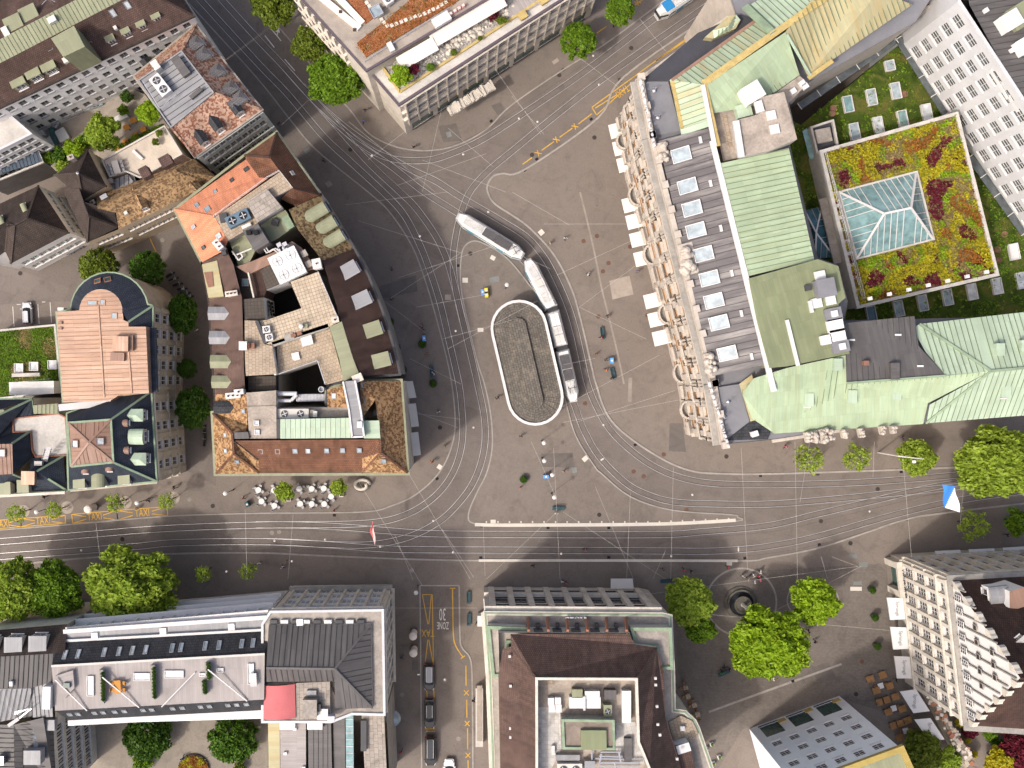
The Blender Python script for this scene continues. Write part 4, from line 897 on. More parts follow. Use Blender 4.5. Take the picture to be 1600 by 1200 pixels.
# ------------------------------------------------------------------ round-ended copper building
R8 = reg(0,590,16 / 3)
arc = lambda cx, cy, rx, ry, a0, a1, n, z: [R10(cx + rx * cos(radians(a0 + (a1 - a0) * i / n)), cy - ry * sin(radians(a0 + (a1 - a0) * i / n)), z) for i in range(n + 1)]
oa = arc(684,745,242,242,178,10,14,16.5)
e7 = oa + [R10(955,712,16.5), R8(1255,118,16.5), R8(985,150,16.5), R8(525,210,16.5), R10(352,752,16.5)]
cop = bld('copper_roofed_building', 'stone building with a round end and broad new copper roof beside the lawn', e7)
ec = ccw(xy(e7)); fac7 = {}
for i in range(len(ec)):
    L = hypot(ec[(i + 1) % len(ec)][0] - ec[i][0], ec[(i + 1) % len(ec)][1] - ec[i][1]); m_ = ((ec[i][0] + ec[(i + 1) % len(ec)][0]) / 2,(ec[i][1] + ec[(i + 1) % len(ec)][1]) / 2)
    if L > 9 and m_[0] > W(200,0).x: fac7[i] = dict(cols=5, rows=4, w=1.35, h=2.1, zb=1.0, zt=16, mx=.5, style='mid', bands=[(4.6,.3,.3),(12.2,.3,.25)], piers=[(.5,.18)])
    elif L < 5 and L > 2: fac7[i] = dict(cols=1, rows=4, w=1.2, h=2.0, zb=1.0, zt=16, mx=.3, style='mid')
wallset(cop, e7,0,16.5, 'stone', fac7); band(cop, e7,16.3,16.55,.15,.15, 'patina_trim', 'gutter')
ia = arc(630,742,135,135,180,-4,14,18.6)
slate = [[oa[i], oa[i + 1], ia[i + 1], ia[i]] for i in range(14)] + [[oa[14], R10(955,712,16.5), R10(803,812,18.6), ia[14]], [R10(955,712,16.5), R10(950,842,16.6), R10(803,842,18.6), R10(803,812,18.6)]]
roof(cop, slate, 'slate_blue', 'slate_apron', caps=[(R10(955,712,16.6), R10(803,812,18.7))], cap_mat='patina_trim')
cp = ia + [R10(768,800,18.6), R10(803,812,18.6), R10(803,842,18.6), R10(912,842,18.6), R8(1240,130,18.6), R8(985,150,18.6), R8(925,190,18.6), R8(525,208,18.6), R10(352,752,18.6), R10(495,738,18.6)]
mb = MB(); mb.prism(cp, 16.4,18.6); o7 = mb.build('copper_deck', 'copper_new', cop); ROOFS[cop.name].append([Vector((p[0], p[1], 18.6)) for p in ccw(xy(cp))])
tag(seams([[Vector((p[0], p[1], 18.6)) for p in cp]], .62,(1,.03)).build('standing_seam', 'seam_copper', o7), kind='stuff')
for a, b_ in ((R10(615,705,18.6), R8(870,165,18.6)),(R10(805,1000,18.6), R8(1100,130,18.6)),(R10(765,760,18.6), R10(770,800,18.6))): mb = MB(); mb.bar(a, b_, .18,.14); mb.build('roof_batten', 'copper_new', cop)
for x, y, w_, l_ in ((575,694,1.5,.7),(641,690,.8,.8),(714,775,.9,.9)): skylight(cop, R10(x, y), w_, l_, -pi / 2, 'copper_new', 'skylight_pane')
for x, y in ((610,557),(672,548)): skylight(cop, R10(x, y),1.0,.9, pi / 2 + .3, 'terracotta', 'pane_green')
for x, y in ((380,817),(380,853)): unit(cop, R10(x, y),.5,.35,.3,0, 'copper_brown', 'roof_vent')
unit(cop, R10(770,950),2.2,2.1,1.2,-.02, 'copper_new', 'roof_box'); unit(cop, R10(740,1030),2.0,1.2,.5,-.03, 'copper_brown', 'roof_box'); unit(cop, R10(828,945),.5,2.2,.6,0, 'copper_brown', 'roof_box')
unit(cop, R10(400,735),.9,.4,1.2,0, 'unit_white', 'vent_cowl', z=14)
mb = MB(); a, b_ = R10(960,850,16.8), R8(1295,125,16.8); mb.bar(a, b_, .9,.25); mb.build('gutter_walkway', 'slate_blue', cop)
# mansard house below it
e8 = PL(R8, [(560,300),(985,148),(1258,118),(1302,862),(575,932)], 16)
man = bld('slate_mansard_house', 'stone corner house with dark slate mansard and green copper dormers', e8)
f8 = dict(cols=4, rows=4, w=1.3, h=2.3, zb=.8, zt=15.4, mx=.8, style='mid', bands=[(4.4,.35,.35),(8.2,.3,.3),(15.3,.35,.4)], piers=[(.7,.2)])
ec = ccw(xy(e8)); fc = {}
for i in range(5):
    m_ = ((ec[i][0] + ec[(i + 1) % 5][0]) / 2,(ec[i][1] + ec[(i + 1) % 5][1]) / 2)
    if m_[0] > W(220,0).x: fc[i] = dict(f8, cols=4)
    elif m_[1] < W(0,735).y: fc[i] = dict(f8, cols=6)
wallset(man, e8,0,16, 'stone', fc); band(man, e8,15.7,16.05,.2,.1, 'patina_trim', 'gutter')
tp = PL(R8, [(565,376),(925,350),(945,706),(592,742)], 20.6); pk = R8(742,540,21.6)
roof(man, [[e8[2], e8[3], tp[2], tp[1]], [e8[3], e8[4], tp[3], tp[2]], [e8[1], e8[2], tp[1], tp[0], e8[0]], [e8[4], e8[0], tp[0], tp[3]]], 'slate_blue', 'slate_mansard', caps=[(e8[2], tp[1]),(e8[3], tp[2])] + [(tp[i], tp[(i + 1) % 4]) for i in range(4)], cap_mat='patina_trim')
roof(man, [[tp[i], tp[(i + 1) % 4], pk] for i in range(4)], 'copper_brown', 'copper_cap', sp=.62, caps=[(pk, tp[i]) for i in range(4)])
for x, y in ((1215,310),(1240,672)): dormer(man, R8(x, y),0,1.6,1.8,1.6, 'hip', 'stone', 'patina_pale', rise=.5)
dormer(man, R8(1225,487),0,2.1,2.0,1.7, 'barrel', 'stone', 'patina_pale', rise=.8)
for x, y in ((690,908),(1060,875)): dormer(man, R8(x, y),-pi / 2,1.5,1.9,1.5, 'flat', 'stone', 'patina_olive')
dormer(man, R8(855,893),-pi / 2,1.8,2.0,1.7, 'barrel', 'stone', 'patina_olive', rise=.7)
for x, y, a in ((1065,378,0),(1075,605,0),(690,310, pi / 2),(850,292, pi / 2),(715,790,-pi / 2),(915,772,-pi / 2)): dormer(man, R8(x, y), a, .9,.8,.25, 'barrel', 'copper_brown', 'copper_brown', rise=.4)
for x, y in ((633,552),(833,532)): skylight(man, R8(x, y),1.1,1.1,-pi / 2, 'copper_brown', 'skylight_bright', h=.3)
railing(man, [R8(1090,285,18), R8(1118,750,18)], .3); railing(man, [R8(605,822,18), R8(1090,782,18)], .3)
# grey flat roof and slate wings left of it
e8b = PL(R8, [(-80,180),(262,178),(278,300),(500,268),(560,640),(565,940),(-80,975)], 14.5)
slw = bld('slate_wing_house', 'slate and copper roofed house around a pale grey flat roof', e8b)
ec = ccw(xy(e8b)); fc = {i: dict(f8, cols=7, zb=.5, zt=14) for i in range(7) if (ec[i][1] + ec[(i + 1) % 7][1]) / 2 < W(0,745).y}
wallset(slw, e8b, 0,14.5, 'pale_stone', fc); band(slw, e8b, 14.2,14.55,.15,.1, 'patina_trim', 'gutter')
fl = PL(R8, [(112,342),(490,300),(548,330),(575,645),(300,660),(272,600),(262,452),(115,455)], 14.7)
mb = MB(); mb.prism(fl, 14.4,14.7); mb.build('flat_roof', 'pale_concrete', slw); ROOFS[slw.name].append([Vector((p[0], p[1], 14.7)) for p in ccw(xy(fl))]); band(slw, fl, 14.6,14.95,.1,.1, 'terracotta', 'roof_edge')
S8 = lambda x, y, z: R8(x, y, z)
roof(slw, [[S8(-80,290,18.5), S8(-80,185,14.6), S8(262,180,14.6)], [S8(262,180,14.6), S8(270,320,14.75), S8(112,342,14.8), S8(112,460,14.8), S8(-80,560,17), S8(-80,345,18.5)]], 'slate_blue', 'slate_roof', caps=[(S8(262,182,14.7), S8(-80,345,18.5))], cap_mat='patina_trim')
roof(slw, [[S8(100,550,18), S8(252,448,14.8), S8(270,660,14.8), S8(110,805,18)], [S8(110,805,18), S8(240,850,14.6), S8(240,950,14.6), S8(-80,975,14.6), S8(-80,815,18)], [S8(-80,490,16), S8(112,455,14.8), S8(252,448,14.8), S8(100,550,18), S8(-80,560,18)]], 'slate_blue', 'slate_mansard', caps=[(S8(100,550,18), S8(252,448,14.9)),(S8(110,805,18), S8(200,838,15.5))], cap_mat='patina_trim')
roof(slw, [[S8(-80,555,18.2), S8(102,552,18.2), S8(108,803,18.2), S8(-80,815,18.2)]], 'copper_brown', 'copper_cap', sp=.62)
roof(slw, [[S8(305,782,17.6), S8(525,655,14.8), S8(555,938,14.8)], [S8(305,782,17.6), S8(555,938,14.8), S8(270,950,14.8), S8(255,880,15.5)], [S8(305,782,17.6), S8(255,790,16.4), S8(245,670,15), S8(525,655,14.8)]], 'slate_blue', 'slate_tower_roof', caps=[(S8(305,782,17.6), S8(525,655,14.8)),(S8(400,842,16.5), S8(555,938,14.8))], cap_mat='patina_trim')
unit(slw, R8(252,832),1.9,1.9,.8,-.02, 'copper_new', 'copper_box', z=17.2); skylight(slw, R8(20,630),1.1,1.2,-pi / 2, 'copper_brown', 'skylight_bright', h=.3)
for x, y in ((75,960),(225,945)): dormer(slw, R8(x, y),-pi / 2,1.5,1.8,1.4, 'flat', 'stone', 'patina_olive', z=15)
dormer(slw, R8(10,270), pi / 2,2.0,1.8,1.4, 'flat', 'stone', 'patina_olive', z=15)
roof(slw, [PL(R8, [(275,232),(478,215),(490,302),(280,300)], 15.2)], 'patina_olive', 'link_roof', sp=.6)
mb = MB()
for k in range(6): q = lerp(R8(375,690,15.4), R8(405,590,17.2), k / 5); mb.box((q.x, q.y, q.z),(.9,.3,.06),.1)
for s_ in (-.45,.45): mb.bar(R8(375,690,15.4) + Vector((s_, 0,0)), R8(405,590,17.2) + Vector((s_, 0,0)),.06,.2)
mb.build('roof_stairs', 'grey_metal', slw); unit(slw, R8(335,712),1.1,.6,.7,0, 'awning_grey', 'vent_box', z=15.5)
mb = MB(); a, b_ = R8(500,250,16.6), R8(935,205,16.6); mb.bar(a, b_, 1.0,.5); mb.build('roof_screen', 'cool_wall', man)
# lawn terrace with rooflights beside the copper building
lw = PL(R10, [(-60,868),(350,828),(392,1250),(-60,1300)], 4)
lawn = bld('roof_lawn', 'patchy grass roof terrace with three square white rooflights', lw, 'terrace')
mb = MB(); mb.prism(lw, 0,4,1,0); mb.build('turf_bed', ['turf', 'pale_concrete'], lawn); ROOFS[lawn.name].append([Vector((p[0], p[1], 4)) for p in ccw(xy(lw))])
band(lawn, lw, 4.0,4.35,.05,.25, 'pale_concrete', 'parapet')
for x, y in ((123,1100),(217,1090),(332,1080)): skylight(lawn, R10(x, y),1.45,1.45,-pi / 2, 'white_trim', 'skylight_bright', h=.45)
unit(lawn, R8(320,85,5),6.8,1.9,2.4,.03, 'unit_white', 'plant_house', z=4); railing(lawn, [R8(140,170,6.6), R8(145,40,6.6), R8(425,10,6.6)], .7, 'white_trim')
unit(lawn, R10(175,1143),4.4,.5,.8,.03, 'pale_concrete', 'low_wall', z=4)
# ------------------------------------------------------------------ wedge-shaped block between the lane and the tram street
S1, S2, S3, S4 = sr(260,200), sr(300,380), sr(320,560), sr(480,380)
def P(r, *pts): return [r(*p) for p in pts]
es = P(S1,(80,785,17),(755,262,17),(1060,45,17),(1478,640,17),(1290,778,17),(1240,940,17),(590,1085,17),(341,1292,17))
sal = bld('salmon_roofed_house', 'house with smooth salmon and brown tiled roofs around a paved roof terrace', es)
fs = dict(cols=8, rows=4, w=1.0, h=1.8, zb=3, zt=16.5, mx=.7, style='mid'); ec = ccw(xy(es))
wallset(sal, es, 0,17, 'beige_wall', {i: dict(fs, cols=max(2, int(hypot(ec[(i + 1) % 8][0] - ec[i][0], ec[(i + 1) % 8][1] - ec[i][1]) / 2.2))) for i in range(8) if hypot(ec[(i + 1) % 8][0] - ec[i][0], ec[(i + 1) % 8][1] - ec[i][1]) > 6})
t0, t1, t2, t3 = S1(465,855,20.5), S1(1095,420,20.5), S1(1215,575,20.5), S1(590,1085,20.5)
m1, m0, pk = S1(980,482,20.5), S1(890,475,19.6), S1(993,283,21.5)
roof(sal, [[es[0], S1(765,303,17.1), m0, m1, t0], [es[0], t0, t3, S1(560,1175,19.5), es[7]]], 'tile_salmon', 'salmon_roof', caps=[(es[0], t0)])
roof(sal, [[es[1], es[2], pk], [es[1], pk, t1, m1, m0, S1(765,303,17.1)], [es[2], es[3], t2, t1, pk], [es[3], es[4], S1(1100,680,19.4), t2]], 'tile_rust', 'hipped_roof', caps=[(pk, es[1]),(pk, es[2]),(t2, es[3])], cap_mat='tile_choc')
band(sal, es, 16.75,17.03,.25,.1, 'patina_olive', 'gutter')
slab(sal, [t0, t1, t2, S1(1045,665,20.4), S1(1110,770,20.4), S1(880,915,20.4), t3], 16.8,20.45, 'slab_tan', 'terrace', 'concrete')
slab(sal, P(S1,(765,710,21.4),(965,582,21.4),(1112,762,21.4),(875,908,21.4)),20.3,21.4, 'slab_grey', 'plant_deck', 'pale_concrete')
slab(sal, P(S1,(890,912,18.6),(1145,788,18.6),(1242,940,18.6),(1070,1062,18.6),(980,1110,18.6)),16.8,18.6, 'patina_olive', 'low_green_roof')
slab(sal, P(S1,(610,1100,18.4),(760,1020,18.4),(850,1190,18.4),(800,1290,18.4),(690,1320,18.4)),16.8,18.4, 'patina_olive', 'low_green_roof')
slab(sal, P(S1,(730,985,22),(880,922,22),(988,1100,22),(850,1185,22)),18,22, 'zinc_dark', 'lift_house')
unit(sal, S1(705,880),3.4,1.6,1.2, radians(26), 'unit_blue', 'cooling_unit', 2, fan_mat='black'); unit(sal, S1(780,812),.8,.8,.8,.4, 'unit_blue', 'roof_vent'); unit(sal, S1(555,866),1.1,1.3,.5,.2, 'dark_metal', 'roof_vent'); unit(sal, S1(1050,912),.9,.9,.6,-.3, 'dark_metal', 'roof_vent'); unit(sal, S1(1172,910),1.1,2.0,.35,.5, 'patina_trim', 'roof_hatch')
for x, y in ((800,1010),(868,1010)): unit(sal, S1(x, y),.6,.6,.7,.2, 'black', 'flue', z=22)
unit(sal, S1(775,945),1.4,.5,.5,.4, 'unit_white', 'roof_vent')
for x, y, w_, l_ in ((770,398,.8,.8),(630,503,.6,.7),(468,613,.6,.7),(293,745,.7,.9),(395,782,.9,1.1),(262,950,.5,.8),(505,1038,.7,1.0),(358,1148,.5,.7),(1210,435,.7,.7)): skylight(sal, S1(x, y), w_, l_, frame='dark_metal' if y in (398,503,1148) else 'steel', pane='pane_mid' if y in (398,503,1148) else 'skylight_pane')
chimney(sal, S1(528,1140),1.4,.8,2.0,-.9, 'chimney_white', 2)
railing(sal, [t0, m1, t1, t2], .95, 'white_trim')
mb = MB()
for a, b_ in ((S2(385,75,19.2), S2(450,165,19.2)),(S2(450,165,19.2), S2(488,130,19.2)),(S2(488,130,19.2), S2(470,100,19.2)),(S2(430,110,19.2), S2(575,50,19.2))): mb.tube(a, b_, .12)
mb.build('pipe_run', 'white_trim', sal)
# --- long curved house with chocolate roof along the tram street
ev = [(610,355),(655,440),(700,532),(745,640),(785,745),(822,860),(852,960),(880,1070),(893,1135)]
EV = [R11(x, y, 17) for x, y in ev]
tops = [R11(x, y, 20.3) for x, y in ((415,430),(438,500),(465,590),(495,685),(518,770),(545,830),(575,920),(605,1030),(640,1150))]
mo = [R11(405,20,17), R11(500,180,17), EV[0]]
eb = mo[:2] + EV + [R11(655,1160,17), S3(1175,250,17), S3(1160,470,17), S3(705,470,17), S3(700,0,17), S2(700,730,17), S2(500,500,17), S2(420,220,17), S1(1070,1062,17), S1(1242,940,17), S1(1290,790,17)]
cur = bld('curved_brown_house', 'long house curving along the tram street with chocolate brown roof and tiled terraces', eb)
wallset(cur, eb, 0,17, 'grey_stone'); band(cur, eb, 16.7,17.03,.3,.1, 'dark_metal', 'gutter')
roof(cur, [[mo[0], mo[1], R11(262,235,20), R11(205,110,20)], [mo[1], mo[2], tops[0], R11(330,320,20), R11(262,235,20)]], 'tile_mossy', 'mossy_roof')
roof(cur, [[EV[i], EV[i + 1], tops[i + 1], tops[i]] for i in range(8)], 'tile_choc', 'brown_roof')
azs = [az_img(.87,-.5), az_img(.9,-.42), az_img(.95,-.32), az_img(.97,-.25)]
for (x, y), a in zip(((632,468),(712,655),(782,845),(835,1040)), azs): dormer(cur, R11(x, y), a, 1.9,2.9,1.3, 'flat', 'tile_choc', 'zinc' if y < 800 else 'patina_olive')
for x, y in ((440,105),(495,190),(545,275)): dormer(cur, R11(x, y), az_img(.85,-.52),1.7,3.4,1.4, 'barrel', 'patina_olive', 'patina_olive', rise=.5)
slab(cur, P(S2,(945,372,20),(1215,272,20),(1418,748,20),(1330,802,20),(782,975,20),(702,972,20),(625,745,20),(722,738,20),(1052,625,20)),12,20, 'slab_cream', 'terrace', 'pale_concrete')
slab(cur, P(S2,(815,990,18.6),(1322,812,18.6),(1428,1200,18.6)) + P(S3,(1335,208,18.6),(1165,252,18.6),(1092,18,18.6),(705,155,18.6),(700,30,18.6)),12,18.6, 'slab_tan', 'lower_terrace', 'pale_concrete')
slab(cur, P(S2,(1322,805,20.4),(1440,752,20.4)) + P(S3,(1425,0,20.4),(1490,165,20.4),(1335,215,20.4),(1290,0,20.4)),17,20.4, 'patina_olive', 'seamed_strip')
slab(cur, P(S2,(505,735,19.6),(705,735,19.6),(690,520,19.6),(490,538,19.6)),12,19.6, 'slab_dark', 'inner_deck', 'unit_white')
slab(cur, P(S2,(660,260,19),(790,180,19),(905,370,19),(715,450,19)),12,19, 'slab_dark', 'inner_deck', 'white_wall')
slab(cur, P(S2,(425,225,19.4),(560,180,19.4),(800,80,19.4),(960,-20,19.4),(1050,40,19.4),(1190,240,19.4),(1065,290,19.4),(800,180,19.4),(545,300,19.4)),12,19.4, 'copper_brown', 'metal_roof')
slab(cur, P(S2,(420,225,18),(545,300,18),(600,525,18),(490,535,18)),12,18, 'tile_dark', 'inner_roof'); slab(cur, P(S2,(550,300,18.5),(660,262,18.5),(715,455,18.5),(690,520,18.5),(605,525,18.5)),12,18.5, 'tile_choc', 'inner_roof')
mb = MB(); mb.bar(S2(545,285,19.2), S2(598,525,19.2),.22,.4); mb.build('party_wall', 'pale_stone', cur)
# light well, its white wall shows windows
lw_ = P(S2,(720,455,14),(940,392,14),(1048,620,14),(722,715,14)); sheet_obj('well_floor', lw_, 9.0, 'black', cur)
unit(cur, S2(932,222),4.2,4.2,1.5, radians(26), 'unit_white', 'cooling_unit', 4, fan_mat='unit_white'); unit(cur, S2(1015,160),.9,4.4,1.3, radians(26), 'dark_metal', 'pump_row')
for x, y in ((850,30),(880,60),(905,25),(860,75),(930,55)): unit(cur, S2(x, y),.6,.8,.8,.45, 'steel', 'pump', z=19.4)
for x, y in ((725,832),(752,908)): unit(cur, S2(x, y),1.0,.95,.8,.15, 'unit_white', 'split_unit', 1, z=20)
for x, y, s_, h in ((1110,935,1.6,.6),(1000,1085,1.1,.3),(885,-10,.9,.4)): unit(cur, S2(x, y) if y > 0 else S3(x, y), s_, s_ * .9, h, .25, 'unit_white', 'roof_hatch', z=18.6)
p_ = S2(1060,803,20); mb = MB(); mb.lathe([(.28,0),(.28,.8),(.36,.85),(.3,1.1),(0,1.2)], p_, 12); mb.build('vent_cowl', 'chimney_white', cur); unit(cur, S2(1092,797),.7,.6,.6,0, 'patina_olive', 'roof_vent', z=20)
chimney(cur, S2(1215,210),1.1,1.3,1.6,.2, 'chimney_white', 1, z=20.2); chimney(cur, S2(1385,740),.9,.7,1.0,.2, 'pale_stone', 1, z=20.2, pot='black')
for x, y in ((1085,105),(1130,205)): unit(cur, S2(x, y),.8,.9,.7,.5, 'concrete', 'chimney_block', z=19.4)
for k, (x, y) in enumerate(((985,885),(1030,870))): unit(cur, S2(x, y),.9,.5,.5,.3, 'brick', 'planter', z=19.9)
mb = MB(); mb.bar(S2(790,978,18.6), S2(1325,800,18.6),.7,1.4); mb.build('parapet_wall', 'grey_stone', cur); unit(cur, S2(935,900),1.4,.9,.25,.3, 'grey_stone', 'roof_vent', z=20)
mb = MB(); mb.bar(S2(630,750,20), S2(715,965,20),.5,.7); mb.build('pipe_tray', 'dark_metal', cur)
mb = MB(); mb.bar(S2(775,985,19), S2(805,1200,19),.35,1.0); mb.bar(S3(672,0,19), S3(690,160,19),.35,1.0); mb.build('party_wall', 'white_wall', cur)
railing(cur, P(S2,(1220,280,20),(1418,745,20)),.9); railing(cur, P(S3,(705,155,18.6),(1090,20,18.6),(1165,250,18.6)),.95)
mb = MB()
for q0, q1 in zip((S2(685,40,20), S2(718,95,20), S2(780,55,20)),(S2(718,95,20), S2(780,55,20), S2(840,105,20))):
    for d_ in (0,.35): mb.tube(q0 + Vector((d_, d_ * .3,0)), q1 + Vector((d_, d_ * .3,0)),.09)
mb.build('pipe_run', 'white_trim', cur)
wa, wb = S2(700,520,19.4), S2(730,705,19.4)
for k in range(8): q = lerp(wa, wb, .2 + .2 * (k % 4)); sw = MB(); sw.box((q.x + .06, q.y, 16.6 - (k // 4) * 2.3),(.12,.45,1.2),.15); sw.build('well_window', 'pane_dark', cur)
# stairs, ducts and chiller in the second well
slab(cur, P(S3,(720,575,18.2),(1395,560,18.2),(1385,470,18.2),(715,470,18.2)),12,18.2, 'concrete', 'service_deck')
unit(cur, S3(857,530),4.6,1.4,1.1,0, 'awning_grey', 'cooling_unit', 2); unit(cur, S3(1030,528),1.0,1.0,.8,0, 'concrete', 'roof_vent'); unit(cur, S3(1070,533),.5,.8,.9,0, 'unit_white', 'flue')
mb = MB(); a, b_ = S3(885,380,17.6), S3(1172,375,15.5)
for k in range(22): q = lerp(a, b_, k / 21); mb.box((q.x, q.y, q.z),(.17,1.0,.05))
for s_ in (-.52,.52): mb.bar(a + Vector((0, s_, 0)), b_ + Vector((0, s_, 0)),.07,.25)
mb.build('fire_stairs', 'steel', cur)
mb = MB(); mb.tube(S3(690,338,18.5), S3(885,338,18.5),.32, n=10); mb.tube(S3(700,405,18.4), S3(830,405,18.4),.26, n=10); mb.tube(S3(830,405,18.4), S3(885,350,18.4),.26, n=10); mb.build('duct', 'cool_wall', cur)
unit(cur, S3(683,412),.8,.8,1.0,0, 'unit_white', 'vent_cowl', z=18.2); p_ = S3(1130,297,17.5); mb = MB(); mb.lathe([(.42,0),(.42,1.2),(.34,1.2),(.34,.3),(0,.3)], p_, 14); mb.build('flue', 'steel', cur)
# --- left brown house with the paved middle terrace
el = P(S2,(95,185,17),(165,565,17),(200,1190,17)) + P(S3,(97,345,17),(100,525,17),(405,640,17),(690,770,17),(690,310,17),(680,0,17)) + P(S2,(770,985,17),(620,742,17),(500,740,17),(480,510,17),(395,210,17),(330,75,17))
lef = bld('lane_brown_house', 'brown metal-roofed house with grey dormers along the lane and a paved roof terrace', el)
ec = ccw(xy(el)); wallset(lef, el, 0,17, 'grey_stone'); band(lef, el, 16.7,17.03,.2,.1, 'tile_dark', 'gutter')
roof(lef, [P(S2,(95,185,17),(165,565,17),(478,512,20),(400,210,20),(335,75,20)), P(S2,(165,565,17),(200,1190,17),(500,1190,20),(480,512,20)), P(S3,(82,0,17),(97,345,17),(390,345,20),(370,0,20))], 'tile_brown', 'brown_roof')
roof(lef, [P(S3,(97,345,17.02),(100,525,17.02),(410,640,20),(400,345,20))], 'tile_ochre', 'tiled_roof')
slab(lef, P(S2,(95,205,18.9),(240,165,18.9),(305,512,18.9),(158,525,18.9)),17,18.9, 'patina_ochre', 'brass_dormer'); slab(lef, P(S2,(115,282,19.0),(195,275,19.0),(210,415,19.0),(155,425,19.0)),18.5,19.0, 'brick', 'brick_panel')
slab(lef, P(S2,(505,742,20.2),(622,745,20.2),(702,972,20.2),(772,988,20.2),(800,1200,20.2)) + P(S3,(665,0,20.2),(690,150,20.2),(395,168,20.2),(385,0,20.2)),16,20.2, 'slab_tan', 'terrace', 'pale_concrete')
slab(lef, P(S3,(415,172,18),(682,168,18),(682,308,18),(415,312,18)),15,18, 'slab_dark', 'sunk_deck'); slab(lef, P(S3,(397,330,20),(685,308,20),(690,772,20),(428,772,20)),16,20, 'membrane', 'flat_roof', 'concrete')
mb = MB(); mb.bar(S3(402,470,20), S3(685,462,20),.2,.18); mb.build('roof_upstand', 'membrane', lef)
for x, y in ((500,622),(505,710)): skylight(lef, S3(x, y),.75,.75,-pi / 2, 'white_trim', 'skylight_bright', h=.3)
for x, y in ((185,680),(195,910),(205,1140)): dormer(lef, S2(x, y), pi, 1.7,3.2,1.3, 'gable', 'zinc', 'zinc' if y < 1000 else 'patina_olive', rise=.35)
dormer(lef, S3(95,225), pi, 1.6,3.2,1.3, 'gable', 'patina_olive', 'patina_olive', rise=.35); dormer(lef, S3(115,468), pi, 1.6,3.0,1.3, 'gable', 'slate_dark', 'slate_dark', rise=.35)
chimney(lef, S2(400,492),1.6,.6,1.4,.15, 'pale_stone', 3); chimney(lef, S2(510,990),1.0,1.1,1.3,0, 'chimney_white', 0, z=20); chimney(lef, S2(568,990),.7,1.3,1.0,1.57, 'brick', 3, z=20); unit(lef, S2(325,105),.6,.5,1.2,.3, 'dark_metal', 'flue')
chimney(lef, S3(295,355),2.0,.7,1.5,.1, 'chimney_white', 3, pot='black'); chimney(lef, S3(350,320),1.2,.6,1.5,.1, 'chimney_white', 1, pot='black'); skylight(lef, S3(372,508),.6,.7); skylight(lef, S2(513,378),1.0,1.1,-pi / 2, 'zinc', 'pane_teal', z=18.1)
# --- ochre tiled corner house at the bottom of the block
eo = P(S3,(75,525,17),(105,1112,17)) + P(R21,(948,558,17),(905,-20,17),(655,-20,17)) + P(S3,(1500,200,17),(1170,300,17),(1175,470,17),(1390,470,17),(1395,570,17),(725,575,17),(690,770,17),(410,640,17),(320,515,17))
och = bld('ochre_tiled_corner_house', 'house with mottled ochre and rust tiled roof above the pavement cafe', eo)
ec = ccw(xy(eo)); n_ = len(ec); fo = {}
for i in range(n_):
    L = hypot(ec[(i + 1) % n_][0] - ec[i][0], ec[(i + 1) % n_][1] - ec[i][1])
    if L > 20: fo[i] = dict(cols=int(L / 2.4), rows=4, w=1.1, h=2.0, zb=3.8, zt=16.6, mx=.6, style='mid')
wallset(och, eo, 0,17, 'pale_stone', fo); band(och, eo, 16.75,17.02,.3,.1, 'patina_olive', 'gutter')
a1, a2, a3 = S3(262,718,20.5), S3(275,790,20.5), S3(278,915,20.5)
b1, b2, b3 = R21(745,100,20.3), R21(777,345,20.5), R21(777,428,20.5)
ml, mr = S3(520,1100,17.1), R21(662,553,17.1)
roof(och, [[S3(75,525,17), S3(105,1112,17), a3, a2, a1], [S3(105,1112,17), ml, a3], [S3(75,525,17), a1, S3(415,705,19), S3(408,640,19), S3(320,515,17.2)], [ml, S3(515,975,18.6), a2, a3]], 'tile_ochre', 'tiled_roof')
roof(och, [[mr, R21(948,558,17), b3, R21(665,465,18.4)], [R21(948,558,17), R21(905,-20,17), R21(650,-20,20), R21(660,220,20.3), b1, b2, b3]], 'tile_ochre', 'tiled_roof', caps=[(a3, S3(110,1105,17.1)),(a3, ml),(S3(80,530,17.1), a1),(b3, R21(945,553,17.1)),(b3, mr),(a1, a3),(b3, b2)], cap_mat='tile_rust')
roof(och, [[ml, mr, R21(665,465,18.4), b3, b2, S3(290,790,20.5), S3(515,975,18.6)]], 'tile_rust', 'rust_roof')
roof(och, [P(S3,(1175,300,19.6),(1335,262,19.6),(1390,470,19.6),(1180,470,19.6))], 'tile_ochre', 'tiled_roof')
slab(och, P(S3,(725,585,20.7),(1395,572,20.7),(1418,765,20.7),(725,772,20.7)),17,20.7, 'patina_pale', 'green_seamed_roof'); tag(seams([P(S3,(725,585,20.7),(1395,572,20.7),(1418,765,20.7),(725,772,20.7))], .72,(0,1)).build('standing_seam', 'patina_rust', och), kind='stuff')
slab(och, P(R21,(668,230,20.8),(770,228,20.8),(777,340,20.8),(675,340,20.8)),17,20.8, 'patina_pale', 'green_seamed_roof')
slab(och, P(S3,(1330,222,21.8),(1445,212,21.8),(1502,510,21.8),(1532,752,21.8),(1418,756,21.8),(1388,500,21.8)),17,21.8, 'zinc', 'glazed_corridor', 'cool_wall')
mb = MB()
for a, b_ in ((S3(1330,222,21.8), S3(1388,500,21.8)),(S3(1388,500,21.8), S3(1418,756,21.8)),(S3(1445,212,21.8), S3(1502,510,21.8)),(S3(1502,510,21.8), S3(1532,752,21.8)),(S3(1418,756,21.8), S3(1532,752,21.8))): mb.bar(a, b_, .25,.2)
mb.build('corridor_edge', 'white_trim', och); unit(och, S3(1490,635),.7,.9,.4,0, 'unit_white', 'roof_hatch', z=21.8)
